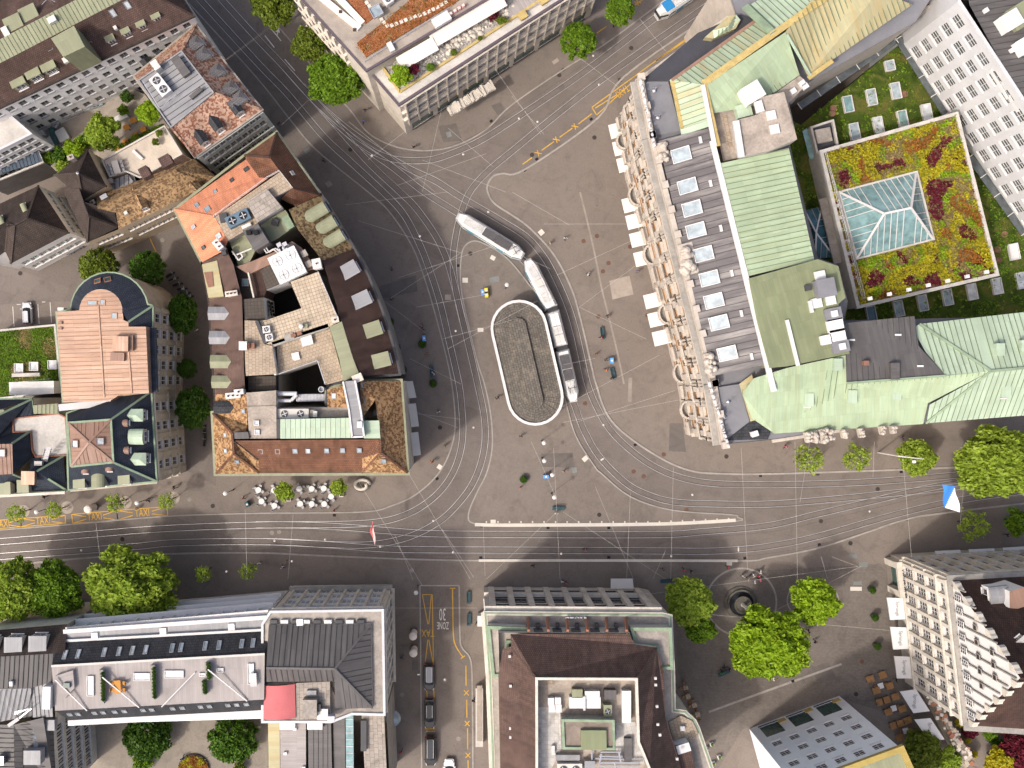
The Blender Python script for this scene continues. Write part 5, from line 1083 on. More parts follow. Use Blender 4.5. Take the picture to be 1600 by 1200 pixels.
slab(och, P(S3,(272,712,20.4),(415,708,20.4),(428,772,20.4),(275,775,20.4)),17,20.4, 'zinc_dark', 'link_roof'); slab(och, P(S3,(690,585,20.2),(722,585,20.2),(722,770,20.2),(690,770,20.2)),17,20.2, 'dark_metal', 'link_roof')
chimney(och, S3(1475,190),1.3,1.0,.8,.4, 'pale_stone', 0, z=20.4)
for x, y in ((197,738),(203,890),(310,993),(343,648),(535,893),(700,893),(868,888),(992,888),(1172,885),(1325,883),(1485,882),(1525,258),(1550,405),(1240,362)): skylight(och, S3(x, y),.7,.85, pane='skylight_bright' if x in (197,203,992,1240) else 'skylight_pane')
for x, y in ((830,68),(750,180),(812,248),(817,322),(797,480)): skylight(och, R21(x, y),.8,.9, pane='skylight_bright' if y == 68 else 'skylight_pane')
railing(och, P(S3,(290,795,20),(515,975,18.4)),.5, 'dark_metal')
# shop front glazing and awnings on the tram street side
sf = MB(); sf.bar(R21(905,20,15.5), R21(948,545,15.5),.35,1.4); sf.build('glazed_fascia', 'pane_teal', och)
for (x0, y0),(x1, y1) in (((930,-15),(962,90)),((950,125),(978,270)),((965,305),(990,450))):
    mb = MB(); a, b_ = R21(x0, y0,4.2), R21(x1 - 8, y1,4.2); mb.face([a, b_, b_ + Vector((1.2,.1,-.8)), a + Vector((1.2,.1,-.8))]); mb.face([a + Vector((1.2,.1,-.8)), b_ + Vector((1.2,.1,-.8)), b_ + Vector((1.2,.1,-1.05)), a + Vector((1.2,.1,-1.05))]); mb.build('awning', 'awning_grey', och)
# ------------------------------------------------------------------ modern office with planted roof terraces (north)
R7 = reg(560,0,16 / 3)
eo9 = [W(580.5,112.5,18), W(623.5,162.5,18), W(945,-45,18), W(820,-160,18), W(560,-100,18)]
off = bld('modern_office', 'modern stone office with finned facade and planted roof terraces', eo9)
e9 = ccw(xy(eo9)); g9 = {}
for i in range(5):
    m_ = ((e9[i][0] + e9[(i + 1) % 5][0]) / 2,(e9[i][1] + e9[(i + 1) % 5][1]) / 2); L = hypot(e9[(i + 1) % 5][0] - e9[i][0], e9[(i + 1) % 5][1] - e9[i][1])
    if L > 30 and m_[1] < W(0,90).y: g9[i] = dict(cols=19, rows=3, w=1.35, h=1.75, zb=5.4, zt=17.4, mx=.8, style='plain', frame='grey_metal', sill=.62, piers=[(.2,.55)], bands=[(9.3,.25,.5),(13.3,.25,.5),(17.4,.3,.5)])
wallset(off, eo9,5.0,18, 'travertine', g9)
wallset(off, eo9,0,5.0, 'travertine', {i: dict(cols=7, rows=1, w=4.2, h=3.2, zb=.2, zt=4.6, mx=.8, style='mid', frame='dark_metal', pane='pane_green') for i in g9}, name='ground_floor_wall')
slab(off, eo9,17.9,18.25, 'pale_concrete', 'terrace'); band(off, eo9,17.75,18.35,.3,.05, 'purple_trim', 'roof_edge')
mb = MB(); ca, cb = R7(735,905,4.4), R7(1105,680,4.4); d_ = (cb - ca).normalized(); nn = Vector((d_.y, -d_.x, 0))
K = 24
for k in range(K):
    q = lerp(ca, cb, (k + .5) / K); mb.box((q.x + nn.x * .7, q.y + nn.y * .7,4.4 + random.uniform(-.05,.1)),((cb - ca).length / K * .96,1.5 + random.uniform(-.3,.3),.5 + random.uniform(0,.35)), atan2(d_.y, d_.x) + random.uniform(-.15,.15))
mb.build('carved_canopy', 'pale_stone', off)
mb = MB(); mb.bar(ca + nn * .7 - Vector((0,0,.3)), cb + nn * .7 - Vector((0,0,.3)),1.4,.3); mb.build('canopy_slab', 'travertine', off)
# inner planting strip of the front terrace
rk = P(R7,(340,765,18.4),(200,555,18.4),(330,470,18.4),(1230,-70,18.4),(1600,-90,18.4),(1520,-5,18.4))
mb = MB(); mb.prism(rk, 18.2,18.45); mb.build('rockery_bed', 'rockery', off); ROOFS[off.name].append([Vector((p.x, p.y, 18.45)) for p in rk[::-1]])
mb = MB()
for a, b_ in ((R7(345,770,18.3), R7(1600,-50,18.3)),(R7(345,770,18.3), R7(195,555,18.3))): mb.bar(a, b_, .35,.4)
mb.build('planter_rim', 'ochre_trim', off)
mb = MB()
for k in range(150):
    t = random.random(); q = lerp(R7(330,640,18.45), R7(1250,60,18.45), t) + Vector((random.uniform(-.8,1.2), random.uniform(-1.2,.8),0)); s_ = random.uniform(.15,.45)
    mb.lathe([(s_, 0),(s_ * .9, s_ * .4),(s_ * .4, s_ * .75),(0, s_ * .8)], q, 6, sx=random.uniform(.7,1.2), smooth=False)
tag(mb.build('rockery_stones', 'pale_stone', off), kind='stuff')
roof(off, [P(R7,(1210,80,18.6),(1330,0,18.6),(1560,0,18.6),(1275,170,18.6))], 'wood_deck', 'timber_deck')
for x, y in ((1545,12),(1370,140)): unit(off, R7(x, y),1.2,.9,.6,.55, 'ochre_trim', 'deck_box', z=18.5)
# upper storey, set back
eu = [W(572.5,110.5,21.5), W(750,5,21.5), W(880,-75,21.5), W(440,-110,21.5), W(455,-20,21.5), W(537.5,71.5,21.5)]
wallset(off, eu, 0,21.5, 'travertine', {i: dict(cols=7, rows=5, w=1.4, h=1.9, zb=3, zt=21, mx=.5, style='plain', frame='white_trim', piers=[(.2,.4)], bands=[(6.6,.25,.5),(10.2,.25,.5),(13.8,.25,.5),(17.4,.25,.5)]) for i, p in enumerate(ccw(xy(eu))) if p[0] < W(500,0).x and p[0] > W(446,0,21).x}, name='upper_wall')
slab(off, eu, 21.4,21.7, 'gravel', 'upper_roof', 'purple_trim'); band(off, eu, 21.35,21.8,.2,.1, 'purple_trim', 'roof_edge')
def sed(pts, mat, nm='sedum_bed', z=21.95):
    mb = MB(); mb.prism([W(x, y, z) for x, y in pts], 21.6, z); o = mb.build(nm, mat, off); ROOFS[off.name].append([Vector((p[0], p[1], z)) for p in ccw(xy([W(x, y, z) for x, y in pts]))]); return o
sed([(557.5,67),(572,89),(720,-2),(790,-50),(700,-50),(607,28)], 'sedum_orange'); sed([(543,0),(571,37),(583,28),(560,-12),(545,-30)], 'sedum_orange'); 
sl = [(596,21),(600.5,29)] + [(604.5 + 8,39.5)] + [(605,41)]
for k, (x, y) in enumerate([(573,4),(577,9),(596,30),(600,35),(605,40),(612,39.5),(619.5,37),(627,34),(634,31),(641.5,28.5),(648.5,26),(656,23.5),(663.5,21),(670.5,18),(677,14.5),(683.5,11),(690,7),(696.5,3)]):
    p = W(x, y, 22); mb = MB(); mb.box((p.x, p.y, 21.9),(.5,.5,.1),.5); mb.build('stepping_slab', 'kerb_pale', off)
slab(off, [W(x, y, 22.4) for x, y in ((587,18),(612,2),(640,-20),(580,-20),(570,-8))], 21.6,22.4, 'gravel', 'plant_plinth'); unit(off, W(607,3),1.3,1.1,.9,.6, 'unit_white', 'cooling_unit', 1, z=22.4); skylight(off, R01(752,75),1.6,1.6,.5, 'steel', 'skylight_pane', z=22.6, h=.5)
mb = MB(); mb.bar(W(583,44,21.8), W(570,99,21.8),.01,.01)
for pts in ([W(500,-5,21.7), W(562,46,21.7)], [W(522,-10,21.7), W(567,38,21.7)]):
    mb = MB(); mb.bar(pts[0], pts[1], .9,.5); mb.build('planter', 'awning_cream', off)
for x, y in ((532,19),(554,47)): unit(off, W(x, y),.4,.4,.3,0, 'soil', 'plant_pot', z=22.1)
unit(off, W(611,75),.7,1.3,.6,.5, 'unit_white', 'roof_vent', z=21.8); unit(off, W(690,33),2.6,1.3,.8,.55, 'unit_white', 'roof_unit', z=21.8)
mb = MB()
for k in range(5): q = W(698 + k * 6.5,27 - k * 4.2,22); mb.box((q.x, q.y, 21.8),(.35,.35,.8),.5)
mb.build('flue_row', 'flag_rose', off); railing(off, [W(570,97,21.8), W(700,15,21.8)], .5)
for (x0, y0),(x1, y1) in (((621,98),(678,65)),((672,62),(732,27)),((727,30),(785,-4))):
    a, b_ = W(x0, y0 - 3,21.0), W(x1, y1 - 3,21.0); d_ = (b_ - a).normalized(); n2 = Vector((d_.y, -d_.x, 0)) * 1.9 + Vector((0,0,-.6)); mb = MB(); a -= Vector((d_.y, -d_.x, 0)) * .5; b_ -= Vector((d_.y, -d_.x, 0)) * .5
    q = [a, b_, b_ + n2, a + n2]; mb.face(q[::-1]); mb.face([p + Vector((0,0,-.06)) for p in q]); mb.face([a + n2, b_ + n2, b_ + n2 - Vector((0,0,.2)), a + n2 - Vector((0,0,.2))][::-1]); o_ = mb.build('awning', 'awning_cream', off)
# ------------------------------------------------------------------ great bank block with pale green copper roofs (east)
RA, RB, RC = sr(940,120), sr(960,420), reg(1000,0,16 / 3)
ZB = 25.6
# outline of the front at cornice level: north-west corner, west front, south corner, south side
nwc, sw = W(1003,124, ZB), W(1133,694, ZB)
eB = [nwc, W(1020,214, ZB), W(1117,598, ZB), sw, W(1215,686, ZB), W(1330,668, ZB), W(1460,660, ZB), W(1700,640, ZB), W(1700,490, ZB), W(1435,498, ZB), W(1320,500, ZB), W(1325,470, ZB), W(1310,414, ZB), W(1278,403, ZB), W(1234,225, ZB), W(1245,215, ZB), W(1233,160, ZB), W(1265,128, ZB), W(1430,35, ZB), W(1480,-40, ZB), W(1130,-40, ZB), W(1150,22, ZB)]
bank = bld('green_roofed_bank', 'huge ornate stone bank with pale green copper and grey roofs on the plaza', eB)
ec = ccw(xy(eB)); fB = {}
for i in range(len(ec)):
    a, b_ = ec[i], ec[(i + 1) % len(ec)]; L = hypot(b_[0] - a[0], b_[1] - a[1]); mx_, my_ = (a[0] + b_[0]) / 2,(a[1] + b_[1]) / 2
    if mx_ < W(1150,0).x and L > 8 and my_ < W(0,100).y: fB[i] = dict(cols=max(3, int(L / 3.6)), rows=4, w=2.1, h=3.2, zb=1.5, zt=22.5, mx=1.0, dep=.9, style='mid', frame='timber', pane='pane_dark', bands=[(6.3,.35,.45),(11.6,.3,.35),(16.9,.3,.35),(22.6,.5,.9)], piers=[(.8,.35)])
    elif my_ < W(0,655).y and L > 8: fB[i] = dict(cols=max(3, int(L / 3.4)), rows=4, w=1.5, h=2.6, zb=1.5, zt=22.5, mx=.8, style='mid', bands=[(6.3,.4,.5),(22.6,.45,.7)])
wallset(bank, eB, 0, ZB, 'warm_stone', fB)
slab(bank, eB, 25.2,25.45, 'felt_grey', 'base_deck')
fr = MB()
def along(a, b_, n): return [lerp(a, b_, (k + .5) / n) for k in range(n)]
# ornate west front: balconies, balusters, consoles, column pairs
for (p0, p1, nb) in ((eB[0], eB[1], 3),(eB[1], eB[2], 11),(eB[2], eB[3], 3)):
    d_ = (p1 - p0).normalized(); nn = Vector((d_.y, -d_.x, 0)); nn = nn if nn.x < 0 else -nn; ang = atan2(d_.y, d_.x); L = (p1 - p0).length
    for k, q in enumerate(along(p0, p1, nb)):
        cw = L / nb
        for z_, dep in ((6.6,.95),(11.9,.65)):
            if (k % 3 != 1) or z_ > 7:
                mb = MB(); c = q + nn * (dep / 2 + .1); mb.box((c.x, c.y, z_),(cw * .72, dep, .28), ang); bal = mb.build('balcony', 'warm_stone', bank)
                mb = MB(); c = q + nn * (dep); mb.box((c.x, c.y, z_ + .95),(cw * .72,.22,.16), ang)
                for j in range(7): c2 = c + d_ * (cw * .72 * (j / 6 - .5) * .94); mb.lathe([(.05,0),(.1,.25),(.05,.5),(.07,.68)], (c2.x, c2.y, z_ + .28),6)
                mb.build('balustrade', 'warm_stone', bal)
                for s_ in (-1,1): mb = MB(); c = q + nn * (dep * .5) + d_ * (s_ * cw * .3); mb.box((c.x, c.y, z_ - .7),(.3, dep * .8,.7), ang); mb.build('console', 'warm_stone', bal)
        if k % 3 == 1:      # bow-fronted bay on columns
            mb = MB(); c = q + nn * .4; arcp = [c + d_ * (cos(pi * j / 8) * cw * .46) + nn * (sin(pi * j / 8) * 1.1) for j in range(9)]
            mb.prism([(p.x, p.y) for p in arcp], 5.8,6.2); bb = mb.build('bow_balcony', 'grey_stone', bank); mb = MB()
            for u_, v_ in zip(arcp[:-1], arcp[1:]): mb.bar(Vector((u_.x, u_.y, 6.2)), Vector((v_.x, v_.y, 6.2)),.3,.85)
            mb.build('bow_parapet', 'warm_stone', bb)
        for s_ in (-.42,.42):      # attached columns
            c = q + nn * .3 + d_ * (s_ * cw)
            mb = MB(); mb.lathe([(.36,0),(.36,.4),(.2,.5),(.18,3.9),(.28,4.2),(.3,4.5)], (c.x, c.y, 12.2),8); mb.lathe([(.28,0),(.22,.4),(.18,4.2),(.3,4.6)], (c.x, c.y, 17.4),8); mb.build('column', 'warm_stone', bank)
        mb = MB(); c = q + nn * .35; mb.box((c.x, c.y, 16.1),(cw * .5,.6,.35), ang); mb.build('window_hood', 'warm_stone', bank)
    # cornice and roof balustrade
    mb = MB(); mb.bar(p0 + nn * .7 + Vector((0,0,-.9)), p1 + nn * .7 + Vector((0,0,-.9)),1.7,.5); mb.build('cornice', 'warm_stone', bank); mb = MB(); mb.bar(p0 + nn * .3, p1 + nn * .3,.7,.9); mb.build('parapet', 'warm_stone', bank); mb = MB(); mb.bar(p0 + nn * 1.1 + Vector((0,0,-.39)), p1 + nn * 1.1 + Vector((0,0,-.39)),.8,.04); mb.build('lead_gutter', 'grey_stone', bank)
    for k in range(int(L / 3.3) + 1): q = lerp(p0, p1, k / int(L / 3.3)); mb = MB(); mb.box((q.x + nn.x * .3, q.y + nn.y * .3,26.4),(.95,.9,.8), ang); mb.build('parapet_pier', 'warm_stone', bank)
# carved groups on the parapet
def carving(x, y, s_):
    p = W(x, y, 26.6); mb = MB()
    mb.box((p.x, p.y, 26.0),(1.6 * s_, 3.2 * s_, 1.0),.23)
    for k in range(9): q = (p.x + random.uniform(-.5,.9) * s_, p.y + random.uniform(-1.4,1.4) * s_, 26.9); r_ = random.uniform(.35,.7) * s_; mb.lathe([(r_, -.3),(r_ * 1.05,.3),(r_ * .6, r_ + .3),(0, r_ * 1.3 + .3)], q, 8)
    mb.build('carved_group', 'warm_stone', bank)
for x, y, s_ in ((1034,238,.8),(1074,405,1.35),(1108,566,.8),(1262,683,.45),(1273,682,.5),(1285,681,.6),(1297,680,.45),(1318,678,.35),(1345,676,.4),(1378,672,.35),(1395,671,.35)): carving(x, y, s_)
# west roof: streaked zinc
wz = P(RA, (545,605,26.6),(1040,485,28.6)) + P(RB, (1245,60,28.6),(1440,920,28.6),(945,1030,26.6)); wz = [P(RA, (545,615,26.5))[0], RA(1045,490,29.1), RB(1448,922,29.1), RB(942,1032,26.5)]
roof(bank, [wz], 'zinc_streak', 'grey_sheet_roof', sp=.9)
for x, y in ((1065,242),(1075,291),(1082,326),(1088,360)): skylight(bank, W(x, y),1.9,2.6, az_img(-1,.24), 'white_trim', 'skylight_pane', h=.4)
for x, y in ((1100,397),(1109,435),(1116,470),(1124,504),(1137,552)): skylight(bank, W(x, y),1.9,2.6, az_img(-1,.24), 'white_trim', 'skylight_pane', h=.4)
for x, y in ((1094,219),(1110,287),(1126,357),(1143,427),(1158,490),(1174,557)): unit(bank, W(x, y),.35,.9,.3,.2, 'white_trim', 'anchor_post')
# north-west corner decks
roof(bank, [P(RA, (360,45,25.9),(640,45,25.9),(760,520,25.9),(470,575,25.9))], 'felt_grey', 'corner_deck'); roof(bank, [P(RC, (10,672,26.0),(240,672,26.0),(960,165,26.0),(840,120,26.0),(480,275,26.0))], 'felt_dark', 'north_deck')
# pale green mansards
G0 = [RC(248,665,26.8), RC(345,1125,26.8), RC(580,1050,29.6), RC(520,705,29.6)]
roof(bank, [G0, [RC(248,665,26.8), RC(520,705,29.6), RC(1115,285,29.6), RC(965,170,26.8)]], 'patina_rust', 'green_mansard', sp=.75)
roof(bank, [[RC(555,705,29.8), RC(610,945,29.2), RC(1010,870,28.1), RC(1110,780,27.6), RC(1330,625,27.6), RC(1215,265,29.8)]], 'patina', 'green_roof', sp=.75)
roof(bank, [[RC(880,60,26.8), RC(1115,280,29.6), RC(1700,-110,29.6), RC(1500,-300,26.8)]], 'patina_pale', 'green_mansard', sp=.75)
roof(bank, [[RC(1215,260,29.8), RC(1400,640,27.6), R03(900,30,27.6), R03(700,-60,29.8), R03(320,-60,29.9)]], 'patina_ochre', 'ochre_roof', sp=.75)
for a, b_, w_, m_ in ((RC(525,700,29.6), RC(1430,60,29.6),.9, 'ochre_trim'),(RC(1430,60,29.6), RC(1700,-110,29.6),.9, 'ochre_trim'),(RC(535,705,29.5), RC(650,1220,29.5),.6, 'ochre_trim'),(RC(520,712,29.7), RC(620,1220,29.7),.55, 'white_trim'),(RC(875,60,27.0), RC(1110,285,29.7),1.0, 'patina_trim'),(RC(1220,290,29.9), RC(1415,630,27.8),.25, 'patina_pale'),(RA(1060,620,29.3), RB(1240,0,29.3),.7, 'white_trim'),(RB(1240,0,29.3), RB(1530,1180,29.3),.75, 'white_trim'),(RC(265,680,26.9), RC(355,1075,26.9),.5, 'ochre_trim'),(RC(265,670,26.9), RC(965,172,26.9),.4, 'copper_brown'),(RC(1400,655,27.8), RC(1600,510,27.8),.6, 'ochre_trim'),(RC(348,1105,27.0), RC(580,1030,29.6),.8, 'patina_pale')):
    mb = MB(); mb.bar(a, b_, w_, .3); mb.build('roof_ridge', m_, bank)
# curved copper gable on the north deck
gm = MB(); g0 = [RC(540,310,26.1), RC(580,335,26.1), RC(790,250,26.1), RC(835,165,26.1), RC(790,115,26.1)]
slab(bank, P(RC, (540,310,27.2),(620,240,27.2),(740,130,27.2),(800,120,27.2),(838,165,27.2),(800,235,27.2),(610,320,27.2)),25.9,27.2, 'patina_ochre', 'copper_gable'); roof(bank, [P(RC, (605,255,27.3),(740,215,28.2),(770,240,27.3),(620,320,27.3)), P(RC, (740,215,28.2),(800,120,27.3),(835,165,27.3),(770,240,27.3))], 'patina_rust', 'gable_roof', sp=.5)
# grey plant deck between the green roofs
slab(bank, P(RC, (615,945,27.8),(800,900,27.8),(905,890,27.8),(1000,820,27.8),(1120,780,27.8),(1330,630,27.8),(1400,690,27.8),(1240,860,27.8),(1310,1160,27.8)) + P(R02,(1600,950,27.8),(1320,1010,27.8)),22,27.8, 'membrane', 'plant_deck')
slab(bank, P(RC, (805,1000,30.6),(1000,950,30.6),(1000,810,30.6),(1200,765,30.6),(1310,1160,30.6)) + P(R02,(1600,945,30.6),(1445,975,30.6)),27.6,30.6, 'membrane', 'lift_tower', 'pale_concrete')
mb = MB(); mb.bar(R02(1395,760,30.6), R02(1430,985,30.6),.8,.5); mb.bar(RC(975,850,30.6), RC(1000,940,30.6),1.0,.5); mb.build('parapet_wall', 'white_trim', bank); unit(bank, RC(905,805),2.6,2.3,2.2,.55, 'awning_white', 'roof_unit', z=28.6); unit(bank, RC(848,940),2.0,1.7,1.2,.25, 'patina_pale', 'copper_hatch', z=27.8)
for x, y in ((1090,965),(1118,1080)): unit(bank, RC(x, y),1.2,1.2,.35,.2, 'awning_white', 'roof_hatch', z=30.6)
for x, y in ((1345,700),(1270,765),(1370,725)): unit(bank, RC(x, y),.8,.7,.5,.6, 'awning_white', 'roof_vent', z=27.8)
for k in range(5): p = R02(1330 + k * 8,740 + k * 42,27.9); mb = MB(); mb.box((p.x, p.y, 27.8),(.75,.75,.1),.2); mb.build('walk_slab', 'slab_tan', bank)
# middle green field down to the south
roof(bank, [[R02(1305,1020,29.5), R02(1600,955,28.8), R03(130,925,28.6), R13(290,425,28.6), R12(1480,525,29.5)]], 'patina', 'green_field', sp=.75, dirv=(1,.22))
slab(bank, [R12(1480,540,29.8), R13(310,420,29.8), R13(440,465,29.8), R13(485,660,29.8), R13(440,700,29.8), R13(510,1010,29.8), R13(120,1090,29.8), R13(10,1100,29.8), R12(1530,800,29.8)], 25.6,29.8, 'olive_felt', 'olive_deck', 'patina_olive')
mb = MB(); mb.bar(R13(115,800,29.8), R13(185,1085,29.8),.45,.35); mb.bar(R13(255,680,29.8), R13(270,755,29.8),.35,.6); mb.build('deck_rail', 'white_trim', bank)
for x, y, sx, sy, m_, h in ((322,525,1.4,1.3, 'awning_white', .4),(340,605,2.4,2.4, 'felt_grey', 1.6),(300,695,1.4,1.3, 'awning_white', .4),(388,678,1.3,1.2, 'awning_white', .4),(400,765,2.2,1.6, 'felt_grey', .6),(412,835,2.1,1.7, 'awning_white', .6),(428,900,2.0,1.7, 'awning_white', .6),(355,925,1.4,1.2, 'awning_white', .6),(445,968,2.2,1.5, 'felt_grey', .7),(245,600,.8,.8, 'dark_metal', .5),(402,763,.8,.8, 'awning_white', .9),(450,966,.8,.8, 'awning_white', 1.0)): unit(bank, R13(x, y), sx, sy, h, .2, m_, 'roof_unit', z=29.8)
# south wing
roof(bank, [[R13(485,1020,29.6), R13(118,1100,29.6), R13(-90,1165,29.1), R22(1440,60,29.1), R22(1500,215,26.8), R23(40,310,26.1), R23(970,250,26.1), R23(1000,120,27.6), R13(490,1190,28.1)], [R13(490,1190,28.1), R23(1000,120,27.6), R13(1390,1120,30.1), R13(1110,1148,29.9)]], 'patina', 'green_roof', sp=.75, dirv=(0,1))
roof(bank, [[R13(480,820,28.4), R13(915,775,28.4), R13(940,960,29.1), R13(1110,1145,29.9), R13(490,1195,29.6)]], 'zinc_dark', 'dark_sheet_roof', sp=.75, dirv=(0,1))
roof(bank, [[R13(945,825,27.6), R13(1650,745,27.6), R13(1750,1085,30.1), R13(1390,1120,30.1)], [R13(905,855,27.7), R13(945,825,27.6), R13(1390,1120,30.1), R13(1110,1145,29.9), R13(985,1000,28.9)]], 'patina_pale', 'green_roof', sp=.75)
roof(bank, [[R13(1390,1120,30.1), R13(1750,1085,30.1), R23(1750,185,26.0), R23(990,245,26.0), R23(1010,130,27.6)]], 'patina_pale', 'green_roof', sp=.75, dirv=(0,1))
mb = MB()
for a, b_, w_ in ((R13(1390,1120,30.1), R23(985,245,26.1),.3),(R13(1390,1120,30.1), R13(1750,1085,30.1),.35),(R13(945,825,27.6), R13(1390,1120,30.1),.35),(R13(490,1195,29.6), R13(1110,1148,29.9),.3)): mb.bar(a, b_, w_, .2)
mb.build('roof_ridge', 'patina_trim', bank)
for x, y in ((245,95),(515,75),(790,55),(1470,40)): dormer(bank, R23(x, y + 40),-pi / 2,1.0,1.7,.8, 'flat', 'patina_pale', 'patina_pale')
for x, y in ((1435,985),(1590,965),(425,1080)): unit(bank, R13(x, y),1.1,1.6,.8,0, 'patina_pale', 'roof_vent')
for x, y in ((520,925),(810,893),(948,1088)): unit(bank, R13(x, y),.8,.25,.3,0, 'white_trim', 'anchor_post')
unit(bank, R13(780,1120),1.1,2.2,.8,0, 'zinc_dark', 'roof_vent'); unit(bank, R13(600,1070),.6,.6,.9,0, 'brick', 'flue')
# south-west corner deck
roof(bank, [[R22(1250,26.6,26.0), R22(1420,0,26.2), R22(1485,235,26.2), R22(1335,350,26.0)]], 'felt_grey', 'corner_deck'); roof(bank, [[R22(1345,352,26.0), R22(1490,235,26.3), R23(40,225,26.3), R23(0,345,26.0)]], 'slate_dark', 'south_deck'); p_ = R22(1508,310,26.2); unit(bank, R22(1508,310),.9,.7,.8,.3, 'white_trim', 'vent_cowl', z=26.2)
roof(bank, [[R22(1420,0,26.3), R22(1500,-60,26.6), R22(1560,215,26.8), R22(1490,235,26.3)]], 'patina_ochre', 'green_gutter')
for x, y in ((1022,142),(1028,184),(1138,628),(1132,652)): mb = MB(); p = W(x, y, 26.1); q = W(x - 9, y + 2,26.1); mb.tube(p, p + Vector((0,0,1.6)),.05); mb.tube(p + Vector((0,0,1.6)), q + Vector((0,0,1.9)),.05); mb.lathe([(.3,0),(.25,.2),(0,.3)], p, 8); mb.build('sign_stay', 'steel', bank)
# rooftop letter signs, read from the plaza
def roof_letters(txt, a, b_, z, size):
    p, q = W(*a, z), W(*b_, z); d_ = q - p; lettering(txt, (p + q) / 2 + Vector((0,0, size * .5)), size, atan2(d_.y, d_.x), 'white_trim', bank, 1.15,.12, pi / 2, 'sign_letters')
roof_letters('CREDIT SUISSE', (1004.5,154),(1015,203),26.5,1.3); roof_letters('CREDIT SUISSE', (1113,622),(1128,672),26.5,1.3)
# cream awnings over the ground floor windows
for x, y in ((960.5,204),(966.5,231),(973,257),(981,320),(987,346),(993,374),(999.5,404),(1015,470),(1021.5,499),(1028.5,528)):
    p = W(x + 3, y, 4.6); mb = MB(); ang = .232; ca, sa = cos(ang), sin(ang); X = Vector((ca, sa, 0)); Y = Vector((-sa, ca, 0)); h_ = .95; q = [p + X * 2.6 - Y * h_ * 1.2 + Vector((0,0,.45)), p + X * 2.6 + Y * h_ * 1.2 + Vector((0,0,.45)), p - X * 1.1 + Y * h_ * 1.2, p - X * 1.1 - Y * h_ * 1.2]
    mb.face(up_face(q)); mb.face([q[3], q[2], q[2] - Vector((0,0,.25)), q[3] - Vector((0,0,.25))]); o_ = mb.build('awning', 'awning_cream', bank)
# ------------------------------------------------------------------ inner court: moss roof, rooflights, planted cube with glass pyramid
ct2 = [W(1252,195,12), W(1402,72,12), W(1478,170,12), W(1620,380,12), W(1620,500,12), W(1430,500,12), W(1320,505,12), W(1270,440,12), W(1215,180,12)]
moss = bld('moss_court_roof', 'green mossy court roof studded with tilted rooflights inside the bank block', ct2, 'roof garden')
mb = MB(); mb.prism(ct2,0,12,1,0); mb.build('moss_bed', ['turf_dark', 'dark_wall'], moss); ROOFS[moss.name].append([Vector((p[0], p[1], 12)) for p in ccw(xy(ct2))])
for x, y, c in ((755,415, 'skylight_pane'),(495,655, 'pyramid_pane'),(642,612, 'skylight_pane'),(792,572, 'skylight_pane'),(535,825, 'skylight_pane'),(683,785, 'skylight_bright'),(835,745, 'pyramid_pane'),(985,705, 'skylight_bright')): skylight(moss, R03(x, y),1.45,2.5 if y > 430 else 1.6, az_img(.2,1), 'white_trim', c, h=.6)
for x, y, c in ((640,765, 'pyramid_pane_dark'),(810,730, 'skylight_pane'),(960,695, 'skylight_pane'),(1115,660, 'skylight_pane'),(1268,625, 'skylight_bright'),(1425,590, 'skylight_bright'),(1530,375, 'awning_white'),(1575,555, 'skylight_bright')): skylight(moss, R13(x, y),1.45,2.5, az_img(.2,1), 'white_trim', c, h=.6)
for (x, y), r_ in (((405,678),0),((400,710),0),((852,588),0)): q = R03(x, y, 12); mb = MB(); mb.lathe([(.5,0),(.5,.25),(.4,.25),(.4,.1),(0,.1)], q, 12); mb.build('vent_ring', 'brick', moss)
for x, y in ((1475,265),(1430,360),(1438,430)): q = R13(x, y, 12); mb = MB(); mb.lathe([(.5,0),(.5,.25),(.4,.25),(.4,.1),(0,.1)], q, 12); mb.build('vent_ring', 'brick', moss)
def walk(a, b_, z=13): 
    mb = MB(); n_ = max(2, int((b_ - a).length / 3))
    mb.bar(a, b_, 1.1,.1); o = mb.build('glass_walk', 'pane_mid', moss)
    for k in range(n_ + 1): q = lerp(a, b_, k / n_); d_ = (b_ - a).normalized(); s_ = Vector((-d_.y, d_.x, 0)) * .6; m2 = MB(); m2.bar(q - s_ + Vector((0,0,.1)), q + s_ + Vector((0,0,.1)),.1,.06); m2.build('glazing_bar', 'white_trim', o)
walk(R03(195,665,13), R03(800,250,13)); walk(R03(810,240,13), R03(1110,715,13)); walk(R03(1260,980,13), R13(1600,260,13))
# planted cube
cu = [W(1281,237,17), W(1494,177,17), W(1558,430,17), W(1339,481,17)]
cube = bld('planted_cube', 'square planted roof with coloured ground cover round a glass pyramid', cu, 'roof garden')
wallset(cube, cu, 0,17, 'pale_concrete'); band(cube, cu, 16.7,17.4,.15,.35, 'pale_concrete', 'parapet')
slab(cube, offset(cu, -.3),16,17.05, 'sedum_mix', 'planting_bed')
py = [W(1312,301,17.1), W(1431,270,17.1), W(1457,373,17.1), W(1339,403,17.1)]; r0, r1 = W(1381,334,20.8), W(1423,325,20.8)
faces = [[py[0], py[1], r1, r0], [py[1], py[2], r1], [py[2], py[3], r0, r1], [py[3], py[0], r0]]
pyr = thing('glass_pyramid', 'teal glass pyramid roof with white ribs on the planted cube', 'skylight', (*cen(py),17.05))
for k, f in enumerate(faces):
    mb = MB(); F_ = up_face(f); mb.face(F_); g_ = mb.build('glazing', 'pyramid_pane', pyr)
    tag(seams([F_], .95, None, .09,.09).build('glazing_bar', 'white_trim', g_), kind='stuff')
for a, b_ in ((py[0], r0),(py[3], r0),(r0, r1),(py[1], r1),(py[2], r1)): mb = MB(); mb.bar(a, b_, .3,.18); mb.build('hip_rib', 'white_trim', pyr)
